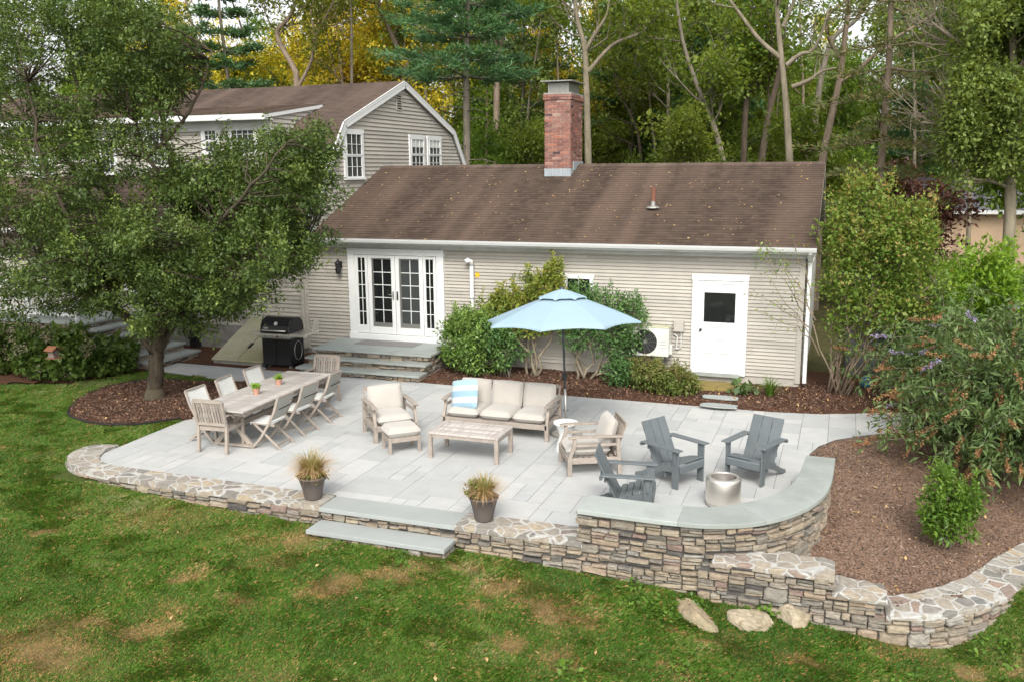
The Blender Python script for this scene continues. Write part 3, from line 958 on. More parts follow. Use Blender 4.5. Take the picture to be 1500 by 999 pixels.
ZB = ([-30, -14, -11.5, -8.6, -7, -4.2, -2.8, -1.2, 0, .6, 1.5, 3, 8, 40], [-.1, -.07, -.10, -.20, -.26, -.32, -.40, -.50, -.56, -.64, -.78, -.78, -.8, -.8])
def lawn_z(x, y):
    zb = np.interp(x, *ZB)
    t = sstep((y - 10.35) / 1.9)
    z = zb * (1 - t) - .035 * t
    z = z - .055 * np.clip(10.35 - y, 0, 8) ** 1.1 * np.clip((x + 18) / 14, .15, 1)
    z = z + .05 * (fbm(x, y, 2.6, 3) - .5) * (1 - t)
    right = sstep((x + .6) / .5)
    z = z * (1 - right) + right * np.minimum(z, bed_z(x, y) - .06)
    return z
CIN = [(-1.3, 10.75), (.60, 10.78), (1.1, 11.05), (1.45, 11.40), (1.75, 11.80), (2.0, 12.25), (2.45, 12.95), (3.2, 13.75), (4.3, 14.5), (9, 17.)]
def bed_z(x, y):
    x = np.asarray(x, float); y = np.asarray(y, float); d = np.full(x.shape, 99.)
    for (ax, ay), (bx, by) in zip(CIN[:-1], CIN[1:]):
        l2 = (bx - ax) ** 2 + (by - ay) ** 2; t = np.clip(((x - ax) * (bx - ax) + (y - ay) * (by - ay)) / l2, 0, 1)
        q = np.hypot(x - ax - t * (bx - ax), y - ay - t * (by - ay)); d = np.minimum(d, q)
    return -.385 + .36 * sstep(d / 3.2 + .12) + .05 * (fbm(x, y, 1.2, 9) - .5) * sstep(d / .6)

DRY = [(440, 818, 34), (505, 878, 26), (590, 862, 28), (610, 850, 20), (700, 850, 22), (740, 878, 30), (800, 905, 34), (815, 925, 26), (670, 848, 16), (30, 972, 62), (75, 990, 46), (235, 935, 26),
       (205, 945, 22), (290, 868, 22), (300, 862, 16), (480, 885, 24), (850, 895, 16), (810, 965, 24), (690, 905, 18), (720, 950, 18), (1010, 938, 14), (60, 815, 16), (1165, 960, 14), (1290, 945, 10), (1480, 940, 14),
       (560, 870, 20), (350, 905, 18), (120, 940, 26), (840, 985, 22), (985, 985, 14), (1060, 955, 12), (20, 690, 10), (1420, 950, 12), (270, 720, 8)]
_dry = [(G(px, py, -.55)[:2], r / 100.) for px, py, r in DRY]
def dryness(x, y):
    x = np.asarray(x, float); y = np.asarray(y, float); d = np.zeros(x.shape)
    wx = x + .5 * (fbm(x, y, .7, 21) - .5) + .3 * (vn(x, y, .18, 23) - .5); wy = y + .5 * (fbm(x, y, .7, 31) - .5) + .3 * (vn(x, y, .18, 33) - .5)
    for (c, r) in _dry:
        d = np.maximum(d, 1.05 * np.exp(-(((wx - c[0]) ** 2 + (1.4 * (wy - c[1])) ** 2) / (r * 1.15) ** 2)))
    gen = np.clip((fbm(x, y, 1.3, 41) - .60) * 3.0, 0, .5) * (y < 10.5)
    return np.clip(np.maximum(d * (.5 + .9 * fbm(x, y, .35, 51)), gen), 0, 1)


def build_ground():
    xs = np.unique(np.concatenate([np.linspace(-400, -60, 8), np.linspace(-60, -20, 12), np.arange(-20, 6, .16), np.linspace(6, 40, 12), np.linspace(40, 400, 8)]))
    ys = np.unique(np.concatenate([np.linspace(-60, 3, 10), np.arange(3, 19, .16), np.linspace(19, 60, 20), np.linspace(60, 700, 10)]))
    X, Y = np.meshgrid(xs, ys)
    Z = lawn_z(X, Y)
    v = np.stack([X, Y, Z], -1).reshape(-1, 3); nx = len(xs)
    i = np.arange(len(ys) - 1)[:, None] * nx + np.arange(nx - 1)[None]
    f = np.stack([i, i + 1, i + nx + 1, i + nx], -1).reshape(-1, 4)
    me = bpy.data.meshes.new('lawn'); me.from_pydata(v.tolist(), [], f.tolist())
    for nm, val in (('dry', dryness(X, Y)), ('wood', sstep((Y - 19.5) / 2.))):
        a = me.attributes.new(nm, 'FLOAT', 'POINT'); a.data.foreach_set('value', val.reshape(-1).astype(np.float32))
    me.shade_smooth(); me.materials.append(M['ground'])
    o = bpy.data.objects.new('lawn', me); COL.objects.link(o); tag(o, 'green lawn with brown dry patches sloping down in front of the stone walls', kind='structure')


def sheet(name, x0, x1, y0, y1, st, zf, poly, mat, label):
    xs = np.arange(x0, x1, st); ys = np.arange(y0, y1, st); X, Y = np.meshgrid(xs, ys); Z = zf(X, Y); nx = len(xs)
    v = np.stack([X, Y, Z], -1).reshape(-1, 3)
    i = (np.arange(len(ys) - 1)[:, None] * nx + np.arange(nx - 1)[None]).reshape(-1)
    cx = (X[:-1, :-1] + st / 2).reshape(-1); cy = (Y[:-1, :-1] + st / 2).reshape(-1)
    k = inpoly(cx, cy, poly) if poly is not None else np.ones(len(cx), bool)
    i = i[k]
    f = np.stack([i, i + 1, i + nx + 1, i + nx], -1)
    me = bpy.data.meshes.new(name); me.from_pydata(v.tolist(), [], f.tolist()); me.shade_smooth(); me.materials.append(mat)
    o = bpy.data.objects.new(name, me); COL.objects.link(o); tag(o, label, kind='structure'); return o


cop_out = [(.68, 10.33), (1.0, 10.40), (1.39, 10.62), (1.8, 11.0), (2.15, 11.45), (2.45, 11.95), (2.9, 12.6), (3.6, 13.3), (4.6, 14.0)]
cop_in = [(.60, 10.78), (.86, 10.86), (1.1, 11.05), (1.45, 11.40), (1.75, 11.80), (2.0, 12.25), (2.45, 12.95), (3.2, 13.75), (4.3, 14.5)]
RBED = [(-1.1, 10.45), (.2, 10.45)] + [((a[0] + b[0]) / 2, (a[1] + b[1]) / 2) for a, b in zip(cop_out, cop_in)] + [(9, 16), (9, 20.3), (-1, 20.3), (-1, 13.5), (-.1, 13.5), (-.12, 12.3), (-.4, 11.5), (-.8, 11.)]
HBED = [(-12.7, 17.3), (-8.5, 17.3), (1.5, 17.2), (3.5, 18.2), (9, 19.4), (9, 21.2), (-12.7, 21.2)]
def hbed_z(x, y): return -.02 + .05 * sstep((y - 17.45 - .5 * np.clip(x + .2, 0, 1.6)) / .35) + .03 * fbm(x, y, .8, 4) * sstep((y - 17.6) / .4)


def build_setting():
    build_ground()
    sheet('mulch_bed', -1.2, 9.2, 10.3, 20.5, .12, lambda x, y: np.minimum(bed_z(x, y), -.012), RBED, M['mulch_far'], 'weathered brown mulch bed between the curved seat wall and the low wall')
    sheet('mulch_bed', -12.8, 9.2, 17.2, 21.3, .12, hbed_z, HBED, M['mulch'], 'brown mulch bed along the foot of the house wall')
    sheet('mulch_bed', -15.3, -11.3, 12.5, 16.8, .1, lambda x, y: -.012 + .05 * fbm(x, y, .6, 8) * 1.2 - .02, tree_bed, M['mulch'], 'round dark mulch bed under the crab apple tree')
    sheet('mulch_bed', -30, -12.9, 14.4, 19.6, .2, lambda x, y: -.0 + .03 * fbm(x, y, .8, 6) - .01 * (y > 1), [(-30, 14.6), (-17.5, 14.7), (-16.0, 15.1), (-15.5, 16.6), (-15.3, 17.5), (-13, 17.55), (-13, 19.6), (-30, 19.6)], M['mulch'], 'dark mulch bed with shrubs by the porch steps')
    mb = MB(); mb.slab([(.2, 20.8), (14, 20.8), (14, 30), (.2, 30)], -.1, .035); o = mb.build('driveway', M['asphalt']); tag(o, 'dark asphalt drive beyond the corner of the house', kind='structure')
    # bare metal edging round the tree bed
    P = tree_bed[:30]
    mb = MB(); mb.tube([(p[0], p[1], .0) for p in tree_bed[:34]], .018, 5)
    o = mb.build('bed_edging', M['black_matt']); tag(o, 'thin dark edging curving around the tree mulch bed', 'edging')
    # ---- patio pavers: random ashlar, each paver its own tint
    root = thing('patio', '', None, (0, 0, 0)); root['kind'] = 'structure'; root['label'] = 'light grey paver patio laid in random rectangles'
    mb = MB()
    mb.slab([tuple(p) for p in patio], -.09, -.006, .0)
    mb.build('joint_bed', plain('joint_sand', (.15, .15, .145), .95, .1, 10, .1, tint=0), root)
    rg = random.Random(11); u = .232
    nx, ny = int(21.5 / u), int(9.6 / u); x0, y0 = -15.6, 10.55
    occ = np.zeros((nx, ny), bool); mb = MB()
    sizes = [(3, 2), (2, 3), (2, 2), (3, 3), (2, 1), (1, 2), (4, 2), (1, 1), (3, 2), (4, 3), (2, 3)]
    for j in range(ny):
        for i in range(nx):
            if occ[i, j]: continue
            for (w, h) in rg.sample(sizes, len(sizes)) + [(1, 1)]:
                if i + w <= nx and j + h <= ny and not occ[i:i + w, j:j + h].any(): break
            occ[i:i + w, j:j + h] = True
            a0 = x0 + i * u + .004; a1 = x0 + (i + w) * u - .004; b0 = y0 + j * u + .004; b1 = y0 + (j + h) * u - .004
            q = [tuple(p) for p in patio]
            for cc in ((1, 0, a1), (-1, 0, -a0), (0, 1, b1), (0, -1, -b0)):
                q = clip(q, *cc)
                if len(q) < 3: break
            if len(q) < 3: continue
            ar = abs(sum(q[k][0] * q[(k + 1) % len(q)][1] - q[(k + 1) % len(q)][0] * q[k][1] for k in range(len(q)))) / 2
            if ar < .0008: continue
            mb.slab(q, -.03, rg.uniform(-.0012, .0012), rg.random())
    mb.build('pavers', M['paver'], root)


# ================================================================== WALLS AND STEPS OF THE PATIO
def build_walls():
    # low retaining wall, left run and its curved end
    out = smooth_pts([(-11.50, 11.72), (-11.85, 11.62), (-11.98, 11.35), (-11.85, 10.95), (-11.4, 10.60), (-10.7, 10.42), (-9.5, 10.36), (-8.0, 10.34), (-6.67, 10.33)], 6)
    inn = smooth_pts([(-11.50, 11.42), (-11.47, 11.37), (-11.42, 11.28), (-11.32, 11.10), (-11.12, 10.93), (-10.7, 10.82), (-9.5, 10.80), (-8.0, 10.79), (-6.67, 10.79)], 6)
    root = thing('retaining_wall', 'low fieldstone retaining wall with mortared coping, from the rounded patio corner to the front steps', 'stone wall', (-9, 10.5, -.2))
    mb = MB(); ribbon(mb, inn, out, -.055, .022); c = mb.build('coping', M['coping'], root, bev=.006)
    face = [(p[0] + .0, p[1] + .0) for p in out]
    P = Path(face); mb = MB()
    stones(mb, P, -.05, -.62, seed=4, hmax=.105, wmax=.38)
    mb.build('stone_face', M['stone'], root)
    # wall between the steps and the seat wall
    root = thing('retaining_wall', 'short low fieldstone wall with mortared coping, between the front steps and the seat wall', 'stone wall', (-3.8, 10.5, -.2))
    mb = MB(); ribbon(mb, [(-4.60, 10.79), (-3.7, 10.79), (-2.86, 10.79)], [(-4.60, 10.30), (-3.7, 10.31), (-2.86, 10.31)], -.055, .022); mb.build('coping', M['coping'], root, bev=.006)
    mb = MB(); stones(mb, Path([(-4.60, 10.9), (-4.60, 10.33), (-2.87, 10.33)]), -.05, -.72, seed=8, hmax=.105, wmax=.36)
    # the path turns the corner: side cheek faces the steps
    mb.build('stone_face', M['stone'], root)
    # steps down to the lawn
    root = thing('lawn_steps', 'two wide bluestone steps leading down from the patio to the lawn', 'steps', (-5.6, 10.3, -.3))
    mb = MB(); mb.box(-6.665, -4.605, 10.31, 10.795, -.055, .006); mb.build('tread', M['slate_light'], root, bev=.006)
    mb = MB(); mb.box(-6.665, -4.60, 9.96, 10.36, -.245, -.185); mb.build('tread', M['slate_light'], root, bev=.006)
    mb = MB(); stones(mb, Path([(-6.66, 10.37), (-4.61, 10.37)]), -.06, -.19, seed=5, hmax=.105, wmax=.4)
    mb.build('riser', M['stone'], root)
    mb = MB(); stones(mb, Path([(-6.64, 10.34), (-6.62, 10.02), (-4.63, 10.02), (-4.62, 10.34)]), -.25, -.65, seed=6, hmax=.2, wmax=.3); mb.build('riser', M['stone'], root)
    # curved seat wall
    root = thing('seat_wall', 'curved fieldstone seat wall with smooth grey capstones around the fire pit', 'stone wall', (-1.5, 10.6, -.2))
    o = smooth_pts([(-2.93, 10.30), (-2.3, 10.29), (-1.75, 10.29), (-1.25, 10.36), (-.75, 10.62), (-.32, 11.13), (-.06, 11.75), (.04, 12.4), (.075, 13.46)], 7)
    i_ = smooth_pts([(-2.93, 10.86), (-2.3, 10.85), (-1.75, 10.85), (-1.42, 10.92), (-1.12, 11.10), (-.74, 11.50), (-.50, 11.98), (-.40, 12.5), (-.33, 13.46)], 7)
    m = len(o); cuts = [0, 15, 29, 40, m - 1]
    for k, (a, b) in enumerate(zip(cuts[:-1], cuts[1:])):
        mb = MB(); ribbon(mb, i_[a:b + 1], o[a:b + 1], .392, .452, (.9, .35, .55, .45)[k])
        # hairline joint
        mb.build('capstone', M['cap'], root, bev=.007)
    fo = []
    for k in range(m):
        d = np.array(i_[k]) - np.array(o[k]); d /= np.linalg.norm(d); fo.append(np.array(o[k]) + d * .06)
    fi = []
    for k in range(m):
        d = np.array(o[k]) - np.array(i_[k]); d /= np.linalg.norm(d); fi.append(np.array(i_[k]) + d * .06)
    path = [(fi[0][0], fi[0][1])] + [tuple(p) for p in fo]
    mb = MB(); stones(mb, Path(path), .39, -.85, seed=21, hmax=.105, wmax=.40); mb.build('stone_face', M['stone'], root)
    mb = MB(); stones(mb, Path([tuple(p) for p in fi[::-1]]), .39, -.1, seed=22, hmax=.105, wmax=.36)
    stones(mb, Path([tuple(fo[-1]), tuple(fi[-1])]), .39, -.1, seed=23, hmax=.105, wmax=.3); mb.build('inner_face', M['stone'], root)
    # stepped lower wall, then the curve to the right
    root = thing('retaining_wall', 'stepped fieldstone wall with white mortared top that curves away around the mulch bed', 'stone wall', (.5, 10.5, -.4))
    pth = [(-1.42, 10.30), (.10, 10.28), (.68, 10.28)] + [(a[0] + .03, a[1] - .04) for a in smooth_pts(cop_out, 5)[1:]]
    P = Path(pth)
    def zt(s): x = P.at(s)[0]; return (.0 + .0 * x if x < -1.15 else .01) if x < .10 else (-.19 if x < .66 else -.385)
    def zt2(s):
        x = P.at(s)[0]
        if x < .10: return .0 - .10 * max(0., (-1.1 - x) / .3)
        return -.19 if x < .66 else -.385
    mb = MB(); stones(mb, P, zt2, lambda s: -1.15, seed=31, hmax=.105, wmax=.36)
    stones(mb, Path([(.10, 10.28), (.10, 10.75)]), .0, -.3, seed=32, hmax=.105); stones(mb, Path([(.67, 10.28), (.67, 10.8)]), -.19, -.5, seed=33, hmax=.105)
    mb.build('stone_face', M['stone'], root)
    mb = MB()
    ribbon(mb, resample([(-1.25, 10.50), (-.9, 10.62), (-.55, 10.80), (.13, 10.76)], 12), resample([(-1.25, 10.28), (-.5, 10.27), (.13, 10.27)], 12), lambda i: -.04, lambda i: .035 + .02 * sin(i * 2.1))
    mb.build('coping', M['coping'], root, bev=.01)
    mb = MB(); ribbon(mb, resample([(.105, 10.76), (.45, 10.74), (.70, 10.55)], 8), resample([(.105, 10.26), (.40, 10.26), (.70, 10.26)], 8), -.22, lambda i: -.155 + .012 * sin(i * 1.7)); mb.build('coping', M['coping'], root, bev=.01)
    mb = MB(); a = smooth_pts(cop_in, 5); b = smooth_pts(cop_out, 5); b[0] = np.array([.66, 10.27]); a[0] = np.array([.66, 10.76])
    b = [np.array((q[0] + .035, q[1] - .04)) for q in b]
    ribbon(mb, a, b, -.40, lambda i: -.335 + .01 * sin(i * 1.3)); mb.build('coping', M['coping'], root, bev=.008)
    # boulders half sunk in the lawn
    for k, (px, py, r, nm, mt) in enumerate(((1012, 908, (.46, .20, .20), 'long tan boulder with a flat slanted top, half sunk in the lawn', 'boulder'),
                                             (1102, 916, (.33, .24, .18), 'pale yellow boulder in the grass, middle one of the three below the stone wall', 'boulder_pale'),
                                             (1163, 910, (.24, .2, .17), 'smaller pale boulder touching the stepped stone wall', 'boulder_pale'))):
        p = G(px, py, -.58); p[2] += .03
        boulder(p, r, k + 3, nm, M[mt], 'boulders along the foot of the wall', rz=(-.6, .1, .2)[k])
    boulder(G(1403, 748, -.08), (.27, .22, .22), 9, 'brown boulder in the mulch behind the bright green shrub', M['boulder'], None, .5)
    # stepping stones to the side door
    g = 'stepping stones to the side door'
    for k, (px, py, lb) in enumerate(((1055, 582, 'flat grey stepping stone nearer the side door'), (1053, 594, 'flat grey stepping stone nearer the patio edge'))):
        p = G(px, py, .06); rg = random.Random(k)
        mb = MB(); mb.slab([(.34 * cos(a) * (1 + rg.uniform(-.08, .08)) / max(abs(cos(a)), abs(sin(a))) , .15 * sin(a) * (1 + rg.uniform(-.1, .1)) / max(abs(cos(a)), abs(sin(a)))) for a in np.arange(10) * 2 * pi / 10], 0, .025)
        o = mb.build('stepping_stone', M['slate'], None, bev=.006); o.location = (p[0], p[1], .05); tag(o, lb, 'stepping stone', g)


def boulder(p, r, seed, label, mat, group, rz=0.):
    rg = np.random.RandomState(seed)
    n, m = 34, 22; vs = []
    ph = rg.uniform(0, 6, 8)
    cuts = []
    for _ in range(15):
        d = rg.normal(size=3); d /= np.linalg.norm(d); cuts.append((d, rg.uniform(.55, .9)))
    for j in range(m + 1):
        th = pi * j / m
        for i in range(n):
            a = 2 * pi * i / n
            d = np.array([sin(th) * cos(a), sin(th) * sin(a), cos(th)])
            q = 1 + .06 * sin(3 * a + ph[0]) + .05 * sin(5 * th + ph[1])
            for (c, h) in cuts:
                t = d @ c
                if t * q > h: q = h / t
            q *= 1 + .030 * sin(9 * a + 4 * th + ph[2]) * sin(7 * th + ph[3]) + .016 * sin(17 * a + ph[4]) * sin(13 * th + ph[5]) + (rg.uniform(-.008, .008) if 0 < j < m else 0)
            vs.append(d * q * np.array(r))
    f = [(j * n + i, j * n + (i + 1) % n, (j + 1) * n + (i + 1) % n, (j + 1) * n + i) for j in range(m) for i in range(n)]
    mb = MB(); mb.add(vs, f); o = mb.build('boulder', mat, None, smooth=False, weld=True, bev=.01); o.location = tuple(p); o.rotation_euler = (0.12, .05, rz)
    tag(o, label, 'boulder', group); return o

# ================================================================== HOUSE
def rect(x0, x1, z0, z1): return [(x0, z0), (x1, z0), (x1, z1), (x0, z1)]


def window(root, u0, u1, z0, z1, rot=None, loc=(0, 0, 0), nx=3, ny=4, casing=.09, name='window', glass='screen_glass', upper_curtain=False, half=True, proud=.03):
    """double hung window; local x along the wall, facing -y"""
    fm = MB(rot, loc)
    c = casing
    fm.box(u0, u0 + c, -proud, .02, z0 + .05, z1 - c); fm.box(u1 - c, u1, -proud, .02, z0 + .05, z1 - c)
    fm.box(u0 - .01, u1 + .01, -proud - .01, .02, z1 - c, z1); fm.box(u0 - .03, u1 + .03, -proud - .03, .02, z0, z0 + .05)
    a0, a1, b0, b1 = u0 + c, u1 - c, z0 + .05, z1 - c
    s = .035; mid = (b0 + b1) / 2
    for (q0, q1, y) in (((b0, mid, -.018), (mid, b1, -.028)) if half else ((b0, b1, -.022),)):
        fm.box(a0, a0 + s, y - .012, y + .012, q0, q1); fm.box(a1 - s, a1, y - .012, y + .012, q0, q1)
        fm.box(a0 + s, a1 - s, y - .012, y + .012, q0, q0 + s); fm.box(a0 + s, a1 - s, y - .012, y + .012, q1 - s, q1)
        ww = a1 - a0 - 2 * s; hh = q1 - q0 - 2 * s
        nyy = max(1, ny // 2) if half else ny
        for i in range(1, nx): x = a0 + s + ww * i / nx; fm.box(x - .0065, x + .0065, y - .009, y + .004, q0 + s, q1 - s)
        for j in range(1, nyy): z = q0 + s + hh * j / nyy; fm.box(a0 + s, a1 - s, y - .0085, y + .0035, z - .0065, z + .0065)
    w = fm.build(name, M['white'], root)
    gm = MB(rot, loc)
    gm.add([(a0 + .01, -.008, b0 + .01), (a1 - .01, -.008, b0 + .01), (a1 - .01, -.008, b1 - .01), (a0 + .01, -.008, b1 - .01)], [(0, 1, 2, 3)])
    g = gm.build('pane', M[glass], w, world=True)
    if upper_curtain:
        cm = MB(rot, loc); cm.add([(a0 + .02, -.011, mid + (b1 - mid) * .45), (a1 - .02, -.011, mid + (b1 - mid) * .45), (a1 - .02, -.011, b1 - .02), (a0 + .02, -.011, b1 - .02)], [(0, 1, 2, 3)])
        cm.build('curtain', M['white_dull'], w)
    return w


def shingle_slope(mb, x0, x1, y0, z0, y1, z1, exp=.125, seed=0, xl=None):
    """courses from eave (y0,z0) up to ridge (y1,z1), running along x; xl(t) optional left limit"""
    rg = random.Random(seed)
    L = math.hypot(y1 - y0, z1 - z0); dy, dz = (y1 - y0) / L, (z1 - z0) / L; ny_, nz_ = -dz, dy
    if nz_ < 0: ny_, nz_ = dz, -dy
    s = 0.; k = 0
    while s < L:
        e = min(s + exp * 1.02, L)
        a = (y0 + dy * s + ny_ * .014, z0 + dz * s + nz_ * .014); b = (y0 + dy * e + ny_ * .004, z0 + dz * e + nz_ * .004); c = (y0 + dy * s + ny_ * .002, z0 + dz * s + nz_ * .002)
        t = rg.random()
        xx = x0
        while xx < x1:
            x2 = min(x1, xx + rg.uniform(2., 4.))
            j0 = rg.uniform(-.0015, .0015)
            mb.add([(xx, a[0], a[1] + j0), (x2, a[0], a[1] + j0), (x2, b[0], b[1]), (xx, b[0], b[1]), (xx, c[0], c[1]), (x2, c[0], c[1])], [(0, 1, 2, 3), (0, 4, 5, 1)], t)
            xx = x2
        s += exp; k += 1


def french_door(root):
    L, Rr, z0, z1 = -11.40, -8.83, .51, 2.735
    y = WY
    mb = MB(); c = .17
    mb.box(L, L + c, y - .075, y - .01, z0 + .13, z1 - .15); mb.box(Rr - c, Rr, y - .075, y - .01, z0 + .13, z1 - .15)
    mb.box(L - .01, Rr + .01, y - .085, y - .01, z1 - .15, z1); mb.box(L, Rr, y - .12, y - .01, z0 - .02, z0 + .13)
    for a in (L + c, Rr - c - .03): mb.box(a, a + .03, y - .055, y - .01, z0 + .13, z1 - .15)
    mb.build('door_frame', M['white'], root, bev=.006)
    x0, x1 = L + c + .03, Rr - c - .03; W = x1 - x0
    sl = .34; xs = [x0, x0 + sl, x0 + W / 2, x1 - sl, x1]
    zb, zt = z0 + .14, z1 - .16
    for k in range(4):
        a, b = xs[k] + .006, xs[k + 1] - .006
        side = k in (0, 3); st = .065 if side else .10
        bot = .20 if side else .17
        m = MB(); yy = y - .045
        m.box(a, a + st, yy - .02, yy + .02, zb, zt); m.box(b - st, b, yy - .02, yy + .02, zb, zt)
        m.box(a + st, b - st, yy - .02, yy + .02, zb, zb + bot); m.box(a + st, b - st, yy - .02, yy + .02, zt - .07, zt)
        o = m.build('sidelight' if side else 'french_door', M['white'], root, bev=.004)
        g0, g1, h0, h1 = a + st, b - st, zb + bot, zt - .07
        if not side:      # grey screen margin round the muntins
            sm = MB(); i = .045 if k == 1 else .0
            sm.box(g0, g0 + .05, yy - .008, yy + .008, h0, h1); sm.box(g0 + .05, g1, yy - .008, yy + .008, h0, h0 + .11); sm.box(g0 + .05, g1, yy - .008, yy + .008, h1 - .03, h1)
            sm.build('screen_frame', M['alu'], o)
            g0 += .05; h0 += .11; h1 -= .03
        mm = MB(); nx = 2
        for i in range(1, nx): xx = g0 + (g1 - g0) * i / nx; mm.box(xx - .009, xx + .009, yy - .006, yy + .006, h0, h1)
        for j in range(1, 5): zz = h0 + (h1 - h0) * j / 5; mm.box(g0, g1, yy - .0055, yy + .0055, zz - .009, zz + .009)
        mm.build('muntins', M['white'], o)
        gm = MB(); gm.add([(g0, yy + .002, h0), (g1, yy + .002, h0), (g1, yy + .002, h1), (g0, yy + .002, h1)], [(0, 1, 2, 3)])
        gm.build('pane', M['glass'] if k != 2 else M['screen_glass'], o)
        if k in (1, 2):
            hm = MB(); hx = b - .05 if k == 1 else a + .05
            hm.box(hx - .014, hx + .014, yy - .05, yy - .02, zb + .86, zb + 1.06)
            hm.tube([(hx, yy - .06, zb + .98), (hx - (.11 if k == 1 else -.03), yy - .065, zb + .975)], .009, 6)
            hm.build('handle', M['galv'] if k == 1 else M['black_matt'], o)


def entry_door(root):
    L, Rr, z0, z1 = -2.985, -1.815, .20, 2.365
    y = WY; mb = MB(); c = .115
    mb.box(L, L + c, y - .06, y - .01, z0, z1 - .13); mb.box(Rr - c, Rr, y - .06, y - .01, z0, z1 - .13)
    mb.box(L - .015, Rr + .015, y - .07, y - .01, z1 - .13, z1); mb.box(L + c, L + c + .03, y - .045, y - .01, z0 + .03, z1 - .13); mb.box(Rr - c - .03, Rr - c, y - .045, y - .01, z0 + .03, z1 - .13)
    mb.build('door_frame', M['white'], root, bev=.006)
    mb = MB(); mb.box(L + c, Rr - c, y - .10, y - .005, z0 - .035, z0 + .03); mb.build('threshold', M['slate'], root)
    a, b = L + c + .032, Rr - c - .032; zb, zt = z0 + .035, z1 - .135; yy = y - .03
    st = .11; m = MB()
    m.box(a, a + st, yy - .02, yy + .012, zb, zt); m.box(b - st, b, yy - .02, yy + .012, zb, zt)
    zs = [zb, zb + .20, zb + .40, zb + .47, zb + .67, zb + .74, zb + .93, zb + 1.03, zb + 1.68, zt]
    rails = [(zb, zb + .21), (zb + .43, zb + .50), (zb + .71, zb + .78), (zb + .99, zb + 1.10), (zb + 1.74, zb + 1.80), (zt - .07, zt)]
    for r0, r1 in rails: m.box(a + st, b - st, yy - .02, yy + .012, r0, min(r1, zt))
    for (r0, r1) in ((zb + .21, zb + .43), (zb + .50, zb + .71), (zb + .78, zb + .99), (zb + 1.80, zt - .07)):
        m.box(a + st, b - st, yy - .004, yy + .010, r0, r1)
        m.box(a + st + .03, b - st - .03, yy - .012, yy + .010, r0 + .03, r1 - .03)
    o = m.build('side_door', M['white'], root, bev=.004)
    g = MB(); g.box(a + st, b - st, yy - .006, yy + .002, zb + 1.10, zb + 1.74); g.build('pane', M['glass'], o)
    k = MB(np.eye(3), (a + .055, yy - .02, zb + .93)); k.lathe([(.012, 0), (.012, .03), (.030, .045), (.032, .06), (.02, .072)], 14)
    kk = MB(rotx(pi / 2), (a + .055, yy - .02, zb + .93)); kk.lathe([(.028, 0), (.028, .006), (.011, .012), (.011, .03), (.028, .042), (.030, .056), (.018, .068)], 16); kk.build('knob', M['black_matt'], o, smooth=True)


